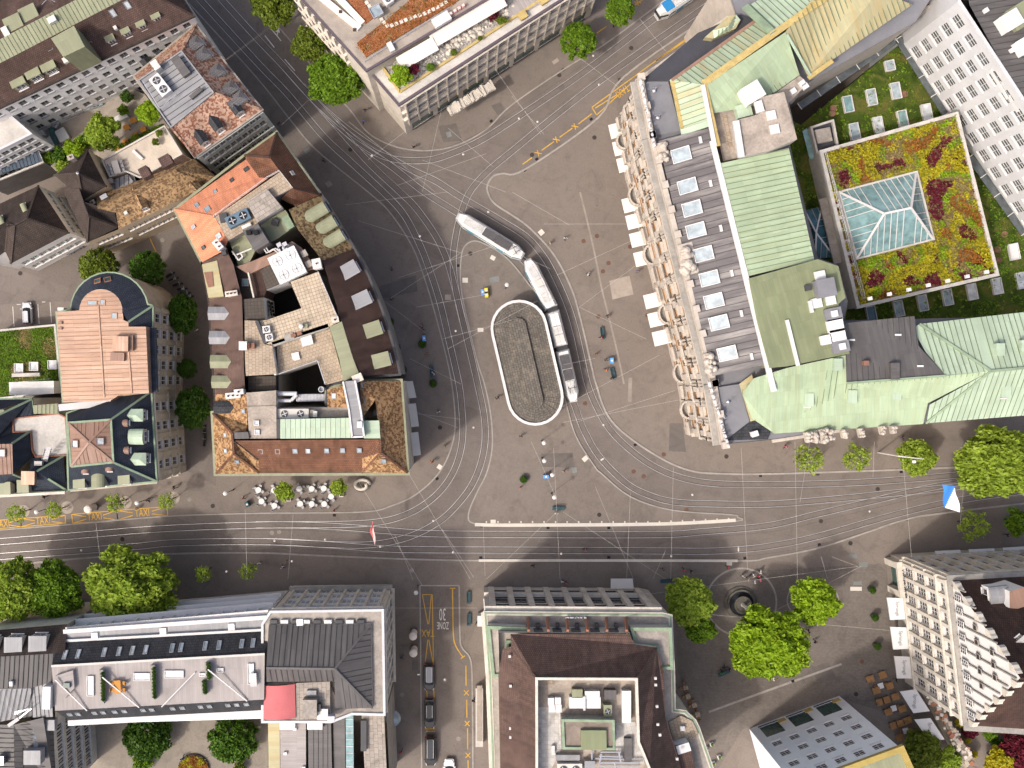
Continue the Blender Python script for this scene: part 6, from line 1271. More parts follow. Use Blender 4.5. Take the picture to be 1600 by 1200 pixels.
mb = MB(); ring(mb, offset(py, .25), offset(py, -.02),16.95,17.3); mb.build('pyramid_kerb', 'pale_concrete', pyr)
for k in range(7): q = lerp(W(1343,470,17.2), W(1555,422,17.2),(k + .5) / 7); unit(cube, q, .45,.45,.5,.2, 'white_trim', 'path_lamp', z=17.1)
for k in range(9): q = lerp(R13(420,10,17.2), R13(575,680,17.2), k / 9); p = q; mb = MB(); mb.box((p.x, p.y, 17.1),(1.1,.5,.15),.25); mb.build('access_step', 'pale_concrete', cube)
railing(cube, [R03(350,960,17.1), R13(580,670,17.1)], 1.0, 'white_trim'); railing(cube, [R03(395,1100,17.1), R13(600,670,17.1)], .7, 'white_trim')
ld = [R03(260,800,15), R03(400,755,15), R03(430,915,15), R03(300,965,15)]; slab(cube, ld, 10,15, 'felt_dark', 'lift_roof', 'pale_concrete'); band(cube, ld, 14.8,15.6,.1,.2, 'pale_concrete', 'parapet'); unit(cube, R03(335,855),2.2,2.0,.9,.2, 'concrete', 'lift_house', z=15)
mb = MB(); a = [R03(215,820,14.5), R03(245,800,14.5), R03(295,985,14), R03(262,998,14)]; mb.face(up_face(a)); mb.build('glass_roof', 'pyramid_pane', cube)
# small glass pyramid over the link
sp_ = [R13(228,115,14), R13(335,90,14), R13(412,405,14), R13(295,420,14)]; s0, s1 = R13(300,255,16), R13(305,262,16)
lk = thing('link_glass_roof', 'small dark teal glass hip roof beside the planted cube', 'skylight', (*cen(sp_),12.0))
for f in ([sp_[0], sp_[1], s0], [sp_[1], sp_[2], s0], [sp_[2], sp_[3], s0], [sp_[3], sp_[0], s0]):
    mb = MB(); F_ = up_face(f); mb.face(F_); g_ = mb.build('glazing', 'pyramid_pane_dark', lk); tag(seams([F_], .9, None, .07,.07).build('glazing_bar', 'steel', g_), kind='stuff')
for p in sp_: mb = MB(); mb.bar(p, s0,.2,.14); mb.build('hip_rib', 'white_trim', lk)
mb = MB(); mb.prism(sp_, 11.9,13.95); mb.build('base_wall', 'dark_wall', lk)
mb = MB(); mb.bar(R13(345,40,15), R13(440,445,15),1.6,.4); mb.build('stone_coping', 'concrete', lk)
slab(bank, [R03(1105,-15,22), R03(905,130,22), R03(250,510,22), R03(150,650,22), R03(130,640,22), R03(240,490,22), R03(880,90,22)], 12,22, 'concrete', 'court_ledge')
# ------------------------------------------------------------------ white court building (north-east corner)
e12 = [W(1497,3,30), W(1720,344,30), W(1790,344,30), W(1790,-90,30), W(1497,-90,30)]
wh = bld('white_court_building', 'white court building with paired windows under a dark seamed roof', e12)
ec = ccw(xy(e12)); f12 = {}
for i in range(5):
    a, b_ = ec[i], ec[(i + 1) % 5]
    if 15 < hypot(b_[0] - a[0], b_[1] - a[1]) and abs(a[1] - b_[1]) > 3 and (a[0] + b_[0]) / 2 < W(1660,0,30).x: f12[i] = dict(cols=11, rows=6, w=1.9, h=1.9, zb=10, zt=29.2, mx=.6, style='cross', pane='pane_mid')
wallset(wh, e12,0,30, 'cool_wall', f12); roof(wh, [[W(1497,-90,30), W(1515,8,30), W(1563,96,30), W(1720,340,30), W(1790,344,30), W(1790,-90,30)]], 'zinc_dark', 'seamed_roof', sp=.8); band(wh, e12,29.7,30.25,.15,.25, 'cool_wall', 'parapet')
for x, y, sx, sy, h, m_ in ((1485,150,2.6,2.2,1.6, 'awning_white'),(1560,110,3.0,3.0,.8, 'patina_olive'),(1580,300,2.0,2.0,1.2, 'awning_white'),(1355,70,.6,.6,.5, 'white_trim'),(1520,318,.6,.6,.5, 'white_trim')): unit(wh, R03(x, y), sx, sy, h, .55, m_, 'roof_unit', z=30)
for x, y in ((1430,480),(1480,560),(1545,640)): skylight(wh, R03(x, y),2.6,1.1, az_img(-.85,.53), 'white_trim', 'pane_teal', z=27.5, h=.6)
# second wing that closes the court on the left
# ------------------------------------------------------------------ gabled stone building (south-east)
RD, RE = reg(1380,860,1600 / 220), reg(1340,1020,1600 / 260)
zc = 21.0; gA, gB, gP = W(1487,906, zc), W(1513,1134, zc), W(1606,1058,37)
e13 = [gA, gB, W(1760,1150, zc), W(1760,890, zc)]
gab = bld('gabled_stone_house', 'tall cream stone house with scrolled gable and white awnings on the square', e13)
ec = ccw(xy(e13)); f13 = {}
for i in range(4):
    a, b_ = ec[i], ec[(i + 1) % 4]; L = hypot(b_[0] - a[0], b_[1] - a[1])
    if (a[0] + b_[0]) / 2 < W(1560,0, zc).x: f13[i] = dict(cols=9, rows=4, w=1.25, h=2.6, zb=4.4, zt=20.4, mx=.7, style='cross', frame='white_trim', pane='pane_dark', bands=[(4.3,.35,.5),(8.4,.25,.3),(12.4,.25,.3),(16.4,.35,.5),(20.3,.5,.9)], piers=[(.55,.35)])
    elif (a[1] + b_[1]) / 2 > W(0,930, zc).y: f13[i] = dict(cols=9, rows=4, w=1.5, h=2.4, zb=4.4, zt=20.4, mx=.7, style='mid', bands=[(4.3,.35,.4),(20.3,.5,.8)], piers=[(.6,.4)])
wallset(gab, e13,0, zc, 'pale_stone', f13)
# west gable wall with its windows, scrolls and coping
mb = MB(); mb.face([gA, gP, gB][::-1]); n_ = (gB - gA).cross(gP - gA)
dW = (gB - gA).normalized(); nW = Vector((dW.y, -dW.x, 0)); nW = nW if nW.x < 0 else -nW; angW = atan2((-dW).y, (-dW).x)
gp = Vector(((gA + gB) / 2).to_tuple()); gp.z = 37.0; gp = gA + dW * ((gB - gA).length * .5) ; gp.z = 37.0
gp = Vector((gP.x, gP.y, 37.0))
t_ = (gp - gA).dot(dW); gp = gA + dW * t_; gp.z = 37.0
mb = MB(); q = [gA, gB, gp]; mb.face([gB, gA, gp] if (gA - gB).cross(gp - gB).dot(nW) > 0 else [gA, gB, gp]); mb.build('gable_wall', 'white_wall', gab)
Lg = (gB - gA).length
for k in range(10):
    t = (k + .5) / 10; q = gA + dW * (Lg * (.06 + .88 * t)); add_window(gab, (q.x + nW.x * .2, q.y + nW.y * .2,22.0), angW, 1.0,1.8, 'cross')
for z_, n2, m0 in ((26.5,5,.26),(30.5,3,.38)):
    for k in range(n2): q = gA + dW * (t_ + (Lg * (1 - 2 * m0)) * ((k + .5) / n2 - .5)); add_window(gab, (q.x + nW.x * .2, q.y + nW.y * .2, z_), angW, .8,1.0, 'plain', 'concrete')
for a in (gA, gB):
    for k in range(6):
        f = (k + .45) / 6; q = lerp(a, gp, f); m2 = MB(); s_ = .95
        c = q + nW * .25; pr = [(0,0),(1.0,0),(1.15,.4),(.95,.9),(.55,1.15),(.3,1.5),(0,1.7)]; dd = dW if a is gB else -dW
        A_ = [c + dd * (x * .95 - .4) + Vector((0,0, z * 1.0 - .5)) for x, z in pr]; B2 = [p - nW * .8 for p in A_]
        m2.face(A_); m2.face(B2[::-1])
        for i in range(len(pr)): j = (i + 1) % len(pr); m2.face([A_[i], B2[i], B2[j], A_[j]])
        m2.build('gable_scroll', 'pale_stone', gab)
for k in range(12):
    q = gA + dW * (Lg * (k + .5) / 12); zt_ = 21 + 16 * (1 - abs((q - gA).dot(dW) - t_) / max(t_, Lg - t_)) - .3
    if zt_ > 21.6: m2 = MB(); m2.box((q.x + nW.x * .12, q.y + nW.y * .12,21),(.18,.22, zt_ - 21), angW); m2.build('gable_rib', 'grey_stone', gab)
far = Vector((200,0,0)); rE = Vector((W(1760,0,37).x, gp.y + 1.0,37.0))
roof(gab, [[gA, W(1760,890, zc), rE, gp], [gB, gp, rE, W(1760,1150, zc)]], 'tile_choc', 'tiled_roof'); band(gab, e13,20.9,21.15,.7,.3, 'grey_stone', 'cornice')
slab(gab, P(R33,(1510,95,27),(1600,70,27),(1700,160,27),(1560,205,27),(1510,200,27)),22,27, 'copper_brown', 'roof_dormer', 'white_wall')
dormer(gab, R33(1345,110), az_img(-.9,.1),2.4,2.6,1.6, 'barrel', 'white_wall', 'zinc', rise=.7); dormer(gab, R33(1560,385), az_img(-.5,-.6),1.2,1.6,.8, 'flat', 'zinc', 'pale_concrete')
# name above the arched entrance, on the west and north fronts
mT = lambda a, b_: (a + b_) / 2
p0, p1 = RD(270,290,5.2), RD(285,470,5.2); lettering('SPRÜNGLI', mT(p0, p1) + nW * .5,1.0, angW, 'dark_metal', gab, 1.0,.05, pi / 2, 'sign_letters'); p0, p1 = RD(390,165,4.6), RD(580,160,4.6)
lettering('SPRÜNGLI', (mT(p0, p1).x, mT(p0, p1).y + .3,4.6),.8, pi, 'dark_metal', gab, 1.0,.05, pi / 2, 'sign_letters')
# entrance portal
mb = MB(); pc = (gA + dW * 3.2); arch = []
for s_ in (-1,1): c = pc + dW * (s_ * 2.3) + nW * .5; mb.box((c.x, c.y, 0),(1.0,1.2,4.4), angW)
c = pc + nW * .5; mb.box((c.x, c.y, 4.4),(5.8,1.3,.6), angW); mb.build('entrance_portal', 'pale_stone', gab); mb = MB(); c = pc + nW * .08; mb.box((c.x, c.y, 0),(3.4,.1,4.0), angW); mb.build('entrance_door', 'pane_green', gab)
def canopy(r, pts, z, parent, mat='awning_white', txt=None, size=.8, rz=0):
    """sloping awning: pts = back edge a, b then front edge c, d (with a drop valance)"""
    q = [r(x, y, zz) for (x, y), zz in zip(pts, (z, z, z - .5, z - .5))]; mb = MB(); mb.face(up_face(q)); mb.face([q[3], q[2], q[2] - Vector((0,0,.28)), q[3] - Vector((0,0,.28))]); o = mb.build('awning', mat, parent)
    if txt:
        n = Vector((0,0,0)); F_ = up_face(q)
        for i in range(1,3): n += (F_[i] - F_[0]).cross(F_[i + 1] - F_[0])
        n.normalize(); c = (q[0] + q[1] + q[2] + q[3]) / 4 + n * .03; me = text_mesh(txt, size); me.materials.append(M('cloth_grey')); l = bpy.data.objects.new('lettering', me); COL.objects.link(l); l.location = c - Vector(parent['_o']); l.rotation_euler = basis(n, rz).to_euler(); l.parent = o
    return o
for pts in (((855,140),(870,270),(765,275),(745,135)),((875,322),(892,455),(785,460),(765,318)),((897,505),(915,640),(808,640),(790,500)),((925,708),(1012,845),(910,857),(825,722)),((1015,888),(1105,1022),(1008,1030),(915,897))): canopy(R33, pts, 4.0, gab, txt='Sprüngli', size=.75, rz=pi)
for pts in (((1220,1103),(1050,1098),(1043,1045),(1202,1038)),((1435,1098),(1268,1092),(1254,1035),(1415,1028)),((1650,1085),(1485,1080),(1467,1025),(1625,1015))): canopy(R23, pts, 4.0, gab, txt='Sprüngli', size=.75, rz=pi / 2)
# garden terrace wall beside it
gt = PL(RE, [(715,450),(770,480),(1165,1090),(1060,1130),(900,800)], 4)
gtw = bld('rubble_terrace_wall', 'planted rubble stone wall beside the cream gabled house', gt, 'wall'); slab(gtw, gt, 0,4, 'gravel_brown', 'wall_body', 'stone')
for k in range(60):
    t = random.random(); q = lerp(RE(745,480,4), RE(1110,1105,4), t) + Vector((random.uniform(-.9,.9), random.uniform(-.5,.5),0)); s_ = random.uniform(.35,.8); mb = MB(); mb.box((q.x, q.y, 3.9),(s_, s_ * random.uniform(.6,1),.15 + random.random() * .2), random.random() * 3); mb.build('wall_stone', random.choice(['pale_stone', 'stone', 'terracotta', 'pale_stone']), gtw)
# ------------------------------------------------------------------ pale blue house (bottom)
e14 = [W(1407,1169,23.5), W(1243,1229,23.5), W(1290,1400,23.5), W(1480,1330,23.5)]
blu = bld('pale_blue_house', 'pale blue rendered house with three arched shop windows and a gold eave', e14)
ec = ccw(xy(e14)); f14, f14b = {}, {}
for i in range(4):
    a, b_ = ec[i], ec[(i + 1) % 4]
    if (a[1] + b_[1]) / 2 > W(0,1250,23.5).y and (a[0] + b_[0]) / 2 < W(1420,0,23.5).x: L = hypot(b_[0] - a[0], b_[1] - a[1]); f14[i] = dict(cols=max(2, int(L / 2.9)), rows=4, w=1.5, h=1.7, zb=6.5, zt=22.8, mx=.7, style='cross', pane='pane_dark'); f14b[i] = dict(cols=max(1, int(L / 4.4)), rows=1, w=3.2, h=4.4, zb=.4, zt=6.0, mx=.6, style='mid', frame='dark_metal', pane='pane_green')
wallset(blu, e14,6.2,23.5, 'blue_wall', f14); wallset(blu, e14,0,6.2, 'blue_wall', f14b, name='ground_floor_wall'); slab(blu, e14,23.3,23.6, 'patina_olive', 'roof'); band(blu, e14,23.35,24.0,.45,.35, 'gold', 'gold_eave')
for x, y in ((425,782),(250,842),(85,905)): p = R33(x, y, 3.2); mb = MB(); mb.box((p.x, p.y + .1,2.6),(1.3,.12,1.3),.33); mb.build('wall_lantern', 'ochre_trim', blu)
# ------------------------------------------------------------------ brown roofed stone house (bottom centre)
zs = 18.5
e15 = [R31(1432,232, zs), R32(940,240, zs), R32(990,252, zs), R32(1005,580, zs), R32(1010,840, zs), R32(1080,850, zs), R32(1140,905, zs), R32(1165,960, zs), R32(1250,1210, zs), R32(1290,1400, zs), R31(1490,1400, zs), R31(1462,640, zs)]
br = bld('brown_roofed_stone_house', 'grand stone house with brown tiled roof, green cornice and rooftop machinery', e15)
ec = ccw(xy(e15)); f15 = {}
for i in range(len(ec)):
    a, b_ = ec[i], ec[(i + 1) % len(ec)]; L = hypot(b_[0] - a[0], b_[1] - a[1])
    if L > 20 and (a[1] + b_[1]) / 2 > W(0,990, zs).y: f15[i] = dict(cols=8, rows=3, w=1.9, h=3.4, zb=2.5, zt=17.6, mx=1.2, dep=.6, style='mid', frame='dark_metal', bands=[(6.6,.4,.6),(17.4,.5,.9)], piers=[(.9,.6)])
    elif L > 8: f15[i] = dict(cols=int(L / 3), rows=4, w=1.3, h=2.2, zb=2.5, zt=17.8, mx=.6, style='mid', bands=[(17.5,.4,.6)])
wallset(br, e15,0, zs, 'pale_stone', f15); band(br, e15,18.1,18.6,.3,.3, 'pale_stone', 'cornice'); band(br, e15,18.5,18.68,.12,.12, 'patina_trim', 'cornice_flashing')
slab(br, e15,18.3,18.52, 'concrete', 'gallery_deck')
def T(x, y, z=22.0): return R32(x, y, z)
K2 = [T(-85,330), T(720,352), T(770,425), T(905,445), T(950,590), T(962,890), T(1015,1060), T(1100,1400), T(-60,1400)]
wallset(br, [T(-85,355), T(735,355), T(760,430), T(905,450), T(948,590), T(960,890), T(1010,1060), T(1100,1400), T(-60,1400)], 18.5,22, 'pale_stone', {}, 'attic_wall')
ra_, rb_ = T(148,634,27), T(783,638,27)
roof(br, [[T(-10,362), T(725,362), T(775,428), T(905,447), rb_, ra_, T(-5,440,22.5)]], 'tile_brown', 'front_slope', caps=[(ra_, T(0,452,22.6)),(rb_, T(900,452,22.2))])
roof(br, [[T(-5,440,22.5), ra_, T(152,1400,27), T(-70,1400), T(-85,620), T(-60,460)]], 'tile_brown', 'side_slope'); roof(br, [[T(905,447), T(948,590), T(960,890), T(1015,1060), T(1110,1400), T(900,1400,27), T(860,1200,27), T(795,1040,27), rb_]], 'tile_brown', 'side_slope')
slab(br, [T(152,640,24.5), T(780,642,24.5), T(792,1035,24.5), T(862,1200,24.5), T(900,1400,24.5), T(155,1400,24.5)], 20,24.5, 'membrane', 'plant_roof'); band(br, [T(150,637,27), T(781,640,27), T(794,1035,27), T(862,1200,27), T(900,1400,27), T(152,1400,27)], 26.6,27.15,.1,.25, 'pale_stone', 'roof_kerb')
roof(br, [[T(160,820,24.56), T(300,820,24.56), T(310,1080,24.56), T(250,1200,24.56), T(158,1220,24.56)]], 'slab_white', 'paved_deck'); roof(br, [[T(650,920,24.56), T(770,910,24.56), T(830,1180,24.56), T(650,1120,24.56)]], 'slab_white', 'paved_deck')
slab(br, [T(312,895,26.8), T(635,900,26.8), T(640,1080,26.8), T(320,1075,26.8)], 24.4,26.8, 'gravel_brown', 'stair_house', 'concrete'); band(br, [T(312,895,26.8), T(635,900,26.8), T(640,1080,26.8), T(320,1075,26.8)], 26.6,27.1,.1,.25, 'patina_trim', 'roof_kerb'); slab(br, [T(430,965,27.4), T(590,965,27.4), T(592,1085,27.4), T(432,1085,27.4)], 26.6,27.4, 'olive_felt', 'stair_hatch')
for x, y, sx, sy, h, m_, fn in ((450,775,4.3,1.5,1.2, 'awning_white', 0),(495,725,2.0,1.0,1.3, 'unit_white', 0),(402,718,1.4,1.1,1.2, 'patina_olive', 0),(607,725,1.6,1.2,1.2, 'zinc_dark', 0),(707,800,1.2,4.4,1.2, 'awning_white', 0),(590,825,1.1,1.7,1.4, 'patina_olive', 1),(240,770,.8,.9,.9, 'awning_white', 0),(283,768,.8,.9,.9, 'awning_white', 0),(245,815,.8,1.0,.9, 'awning_white', 0),(287,815,.8,1.0,.9, 'awning_white', 0),(445,775,.25,1.9,1.5, 'cool_wall', 0),(355,1190,3.4,1.6,1.2, 'awning_grey', 2),(345,1120,3.3,.7,.9, 'zinc', 0),(720,1075,1.0,3.2,.8, 'zinc_dark', 0),(235,665,1.0,.6,.1, 'slab_tan', 0),(480,1160,1.4,1.0,1.2, 'grey_metal', 0),(255,1080,.4,1.2,.6, 'unit_white', 0)): unit(br, R32(x, y), sx, sy, h, 0, m_, 'roof_unit', fn, z=24.5)
mb = MB()
for a, b_ in (((550,1100),(680,1100)),((545,1125),(690,1130)),((550,1165),(800,1165)),((550,1185),(800,1185)),((670,1100),(680,1160)),((500,1090),(500,1180)),((560,1110),(545,1190)),((640,1160),(650,1200)),((520,1140),(700,1145))): mb.tube(R32(*a, 25.4), R32(*b_, 25.4),.14)
tag(mb.build('pipe_bundle', 'steel', br), kind='stuff')
for pv, z_ in (([(745,325),(990,325),(1000,575),(910,575),(900,440),(770,430)], 20.6),([(-150,315),(90,325),(95,410),(-25,412),(-30,620),(-120,622)], 20.6)):
    q = [R32(x, y, z_) for x, y in pv]; slab(br, q, 18.4, z_, 'concrete', 'pavilion_roof', 'pale_stone'); band(br, q, z_ - .1, z_ + .35,.15,.3, 'patina_trim', 'pavilion_rim')
for k in range(5): x = 160 + k * 122; p = R32(x, 300,19); unit(br, R32(x, 302),.5,.5,.9,0, 'zinc_dark', 'flue', z=18.5)
for k in range(6): a, b_ = R32(98 + k * 122,272,18.6), R32(103 + k * 122,350,21.8); mb = MB(); mb.bar(a, b_, .35,.4); mb.build('gallery_wall', 'terracotta', br)
for k in range(5): p = R32(165 + k * 118,348,21.2); mb = MB(); mb.box((p.x, p.y + .1,20),(1.3,.25,1.6)); mb.build('attic_window', 'pane_dark', br)
for x, y in ((318,500),(485,503),(533,503),(895,637),(897,678),(905,812),(910,925),(923,990),(1030,1140),(-15,500),(-10,685),(-10,950),(-10,1005)): unit(br, R32(x, y),.35,.35,.3,0, 'chimney_white', 'roof_vent')
q = [R32(x, y, 17.2) for x, y in ((965,890),(1040,850),(1110,880),(1150,960),(1110,1010),(1010,1045))]; slab(br, q, 12,18.9, 'slab_tan', 'round_balcony'); unit(br, R32(1060,945),.6,.6,.6,0, 'cool_wall', 'roof_vent', z=18.9); unit(br, R32(1050,1040),1.9,1.2,2.4,.3, 'awning_white', 'lift_head', z=18.6)
roof(br, [[T(1015,1060,21), T(1110,1035,20.5), T(1190,1400,20.5), T(1100,1400,21)]], 'tile_brown', 'low_roof')
p_ = R32(685,45,4.3); mb = MB(); mb.face([(p_.x - 1.8, p_.y - .8,4.6),(p_.x + 1.9, p_.y - .8,4.6),(p_.x + 1.8, p_.y + .7,4.1),(p_.x - 1.7, p_.y + .7,4.1)]); mb.build('awning', 'awning_grey', br)
roof_letters_f = lambda txt, c, size: lettering(txt, c, size, pi, 'cool_wall', br, 1.0,.08, pi / 2, 'sign_letters')
roof_letters_f('SAVOY', R32(400,258,19.1),1.0)
mb = MB(); mb.box((*R31(1395,860)[:2], 0),(1.2,9.5,2.0)); o_ = tag(mb.build('bike_shelter', 'pale_concrete'), 'long low concrete bay structure beside the brown roofed house', 'shelter'); m2 = MB(); m2.box((*R31(1397,858,2)[:2], 2.0),(.8,9.0,.08)); m2.build('gravel_top', 'gravel', o_)
# ------------------------------------------------------------------ long terrace-topped house (bottom left)
N1, N2 = R30(405,350,17), R31(75,240,17)
e16 = [N1, N2, R31(45,300,17), R31(45,870,17), R30(430,905,17)]
lng = bld('timber_deck_house', 'long house with white gridded facade, slate bands and a timber roof deck', e16)
ec = ccw(xy(e16)); f16 = {}
for i in range(5):
    a, b_ = ec[i], ec[(i + 1) % 5]; L = hypot(b_[0] - a[0], b_[1] - a[1])
    if L > 20: f16[i] = dict(cols=16, rows=4, w=1.8, h=2.5, zb=3.2, zt=16.4, mx=.3, style='plain', frame='white_trim', pane='skylight_bright' if (a[1] + b_[1]) / 2 > W(0,1000,17).y else 'pane_dark', piers=[(.16,.3)], bands=[(6.3,.12,.95),(9.6,.12,.95),(12.9,.12,.95),(16.4,.3,.6)])  # north panes pale: sky reflection put into the glass colour
wallset(lng, e16,0,17, 'white_wall', f16); slab(lng, e16,16.8,17.02, 'zinc', 'gutter_deck')
s_a, s_b, d_a, d_b = R30(365,412,17.4), R30(1680,338,17.4), R30(322,562,20.5), R30(1655,487,20.5); k_a, k_b, l_a, l_b = R30(345,842,20.5), R30(1650,772,20.5), R30(435,905,17.6), R30(1650,842,17.6)
roof(lng, [[s_a, s_b, d_b, d_a], [k_a, k_b, l_b, l_a]], 'slate_dark', 'slate_band'); roof(lng, [[d_a, d_b, k_b, k_a]], 'wood_deck', 'timber_deck'); mb = MB(); mb.bar(d_a, d_b, .3,.12); mb.build('deck_edge', 'awning_grey', lng)
for a, b_, w_ in ((R30(365,405,17.2), R30(1680,332,17.2),.35),(R30(400,345,17.1), R30(1680,255,17.1),.6),(R30(430,915,17.4), R30(1650,850,17.4),.8)): mb = MB(); mb.bar(a, b_, w_, .35); mb.build('parapet', 'white_trim', lng)
for k in range(4): x = 605 + k * 425; q = R30(x, 365 - (x - 605) * .066,17.1); unit(lng, q, .8,.8,.8,.06, 'awning_white', 'balcony_screen', z=17.1)
for x in (407,490,652,745,828,912,1077,1132,1283,1370,1512,1582): skylight(lng, R30(x, 493 - (x - 407) * .063),.62,1.5, frame='steel', pane='skylight_bright' if x < 950 else 'skylight_pane')
for x in (437,488,592,645,718,778,895,950,1080,1140,1255,1310,1425,1480,1540): skylight(lng, R30(x, 864 - (x - 437) * .058),.7,.9, frame='steel', pane='skylight_pane')
for x, y, sx, sy in ((568,685,1.0,2.9),(888,628,2.4,1.1),(1090,612,2.8,1.1),(1570,610,.9,3.0),(1378,586,1.0,.6),(1268,615,.9,.5)): skylight(lng, R30(x, y), sx, sy, -pi / 2, 'white_trim', 'skylight_bright', h=.3)
slab(lng, P(R30,(345,625,21.2),(455,590,21.2),(465,700,21.2),(400,770,21.2)),20.4,21.2, 'wood_deck', 'hatch_house'); unit(lng, R30(422,680),.9,.7,.4,0, 'pane_green', 'hatch_window', z=21.2)
for (x0, y0, x1, y1) in ((345,645,545,840),(640,630,870,820),(1010,818,1220,602),(1300,582,1545,780)): a, b_ = R30(x0, y0,21.6), R30(x1, y1,20.6); mb = MB(); mb.bar(a, b_, .16,.16); mb.build('canopy_spar', 'white_trim', lng)
for x, y0, y1 in ((642,580,790),(962,550,765),(1303,535,640),(1278,650,735)): mb = MB(); mb.bar(R30(x, y0,20.55), R30(x + 4, y1,20.55),.65,.7); mb.build('planter', 'grey_stone', lng)
unit(lng, R30(323,738),1.1,3.2,1.8,-.03, 'awning_white', 'end_wall', z=19.5); unit(lng, R30(323,915),1.8,1.5,1.2,0, 'zinc', 'link_roof', z=16.5)
for k, (x, y) in enumerate(((745,685),(1590,640))):
    p = R30(x, y, 20.5); t = thing('deck_table', ('orange wooden table with chairs on the timber roof deck', 'grey slatted table on the timber roof deck')[k], 'table', p); mb = MB(); mb.box((p.x, p.y, 21.2),(.95,1.9,.06),.05); mb.build('table_top', ('orange_wood', 'grey_metal')[k], t)
    for sx, sy in ((.4,.8),(-.4,.8),(.4,-.8),(-.4,-.8)): mb = MB(); mb.box((p.x + sx, p.y + sy, 20.5),(.07,.07,.7)); mb.build('leg', 'orange_wood', t)
    for j in range(4 if k == 0 else 0):
        c = (p.x + (.85 if j % 2 else -.85), p.y + (j // 2 - .5) * 1.0); ch = thing('deck_chair', 'orange wooden chair at the table on the timber roof deck', 'chair', (c[0], c[1], 20.5), 'chairs on the timber deck'); mb = MB(); mb.box((c[0], c[1], 20.93),(.48,.48,.05)); mb.build('seat', 'orange_wood', ch); mb = MB(); mb.box((c[0] + (.22 if j % 2 else -.22), c[1], 20.98),(.05,.48,.4)); mb.build('backrest', 'orange_wood', ch)
        for sx, sy in ((.2,.2),(-.2,.2),(.2,-.2),(-.2,-.2)): mb = MB(); mb.box((c[0] + sx, c[1] + sy, 20.5),(.05,.05,.43)); mb.build('leg', 'orange_wood', ch)
# left neighbour with dark sheet roofs
e17 = [R30(-100,345,16), R30(420,300,16), R30(335,560,16), R30(345,900,16), R30(330,935,16), R30(360,1400,16), R30(-100,1400,16)]
lft = bld('dark_sheet_roof_house', 'house under dark brown sheet metal roofs with trapezoid dormers', e17)
ec = ccw(xy(e17)); f17 = {i: dict(cols=10, rows=4, w=1.2, h=2, zb=2, zt=15.6, mx=.4, style='mid') for i in range(7) if hypot(ec[(i + 1) % 7][0] - ec[i][0], ec[(i + 1) % 7][1] - ec[i][1]) > 11 and (ec[i][0] + ec[(i + 1) % 7][0]) / 2 > W(20,0,16).x and (ec[i][1] + ec[(i + 1) % 7][1]) / 2 < W(0,1130,16).y}
wallset(lft, e17,0,16, 'pale_stone', f17)
roof(lft, [[R30(-100,345,16), R30(420,300,16), R30(405,480,19), R30(-100,510,19)]], 'tile_dark', 'brown_slope'); roof(lft, [[R30(-100,510,19), R30(340,485,19), R30(325,665,19.6), R30(195,700,19.6), R30(-100,705,19.6)]], 'zinc_dark', 'sheet_roof', sp=.7, dirv=(0,1)); roof(lft, [[R30(-100,708,19.5), R30(195,702,19.5), R30(200,880,17), R30(110,890,17), R30(-100,930,17)]], 'zinc', 'sheet_roof', sp=.7, dirv=(.3,1)); roof(lft, [[R30(200,675,19), R30(320,665,19), R30(330,880,18), R30(205,885,18)]], 'zinc', 'sheet_roof', sp=.6, dirv=(0,1)); roof(lft, [[R30(-100,930,16.5), R30(85,930,17), R30(95,1400,17), R30(-100,1400,17)]], 'zinc_dark', 'sheet_roof', sp=.7, dirv=(1,0)); roof(lft, [[R30(85,930,18.5), R30(270,885,18.5), R30(335,945,16), R30(350,1400,16), R30(100,1400,18.5)]], 'zinc_dark', 'sheet_roof', sp=.8)
for x, y in ((-30,378),(115,370),(265,362)): dormer(lft, R30(x, y), pi / 2,2.4,2.6,1.7, 'flat', 'pale_concrete', 'zinc')
for x, y in ((220,960),(220,1010),(225,1055)): skylight(lft, R30(x, y),.8,.6)
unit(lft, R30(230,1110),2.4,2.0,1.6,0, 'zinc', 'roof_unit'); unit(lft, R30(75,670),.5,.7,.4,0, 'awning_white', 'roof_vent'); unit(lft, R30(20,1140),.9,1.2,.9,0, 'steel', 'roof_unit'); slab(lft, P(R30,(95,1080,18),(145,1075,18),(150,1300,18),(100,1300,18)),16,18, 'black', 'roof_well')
mb = MB(); p = R30(175,815,19); mb.tube(p, p + Vector((0,0,3.4)),.05)
for k in range(5): mb.bar(p + Vector((-1.0 + k * .12,-.1,2 + k * .3)), p + Vector((1.0 - k * .12,.3,2 + k * .3)),.05,.04)
mb.build('aerial', 'steel', lft); mb = MB(); mb.bar(R30(60,930,17.5), R30(125,885,19),.5,.3); mb.bar(R30(125,885,19), R30(200,825,19.5),.2,.2); mb.build('roof_ladder', 'steel', lft)
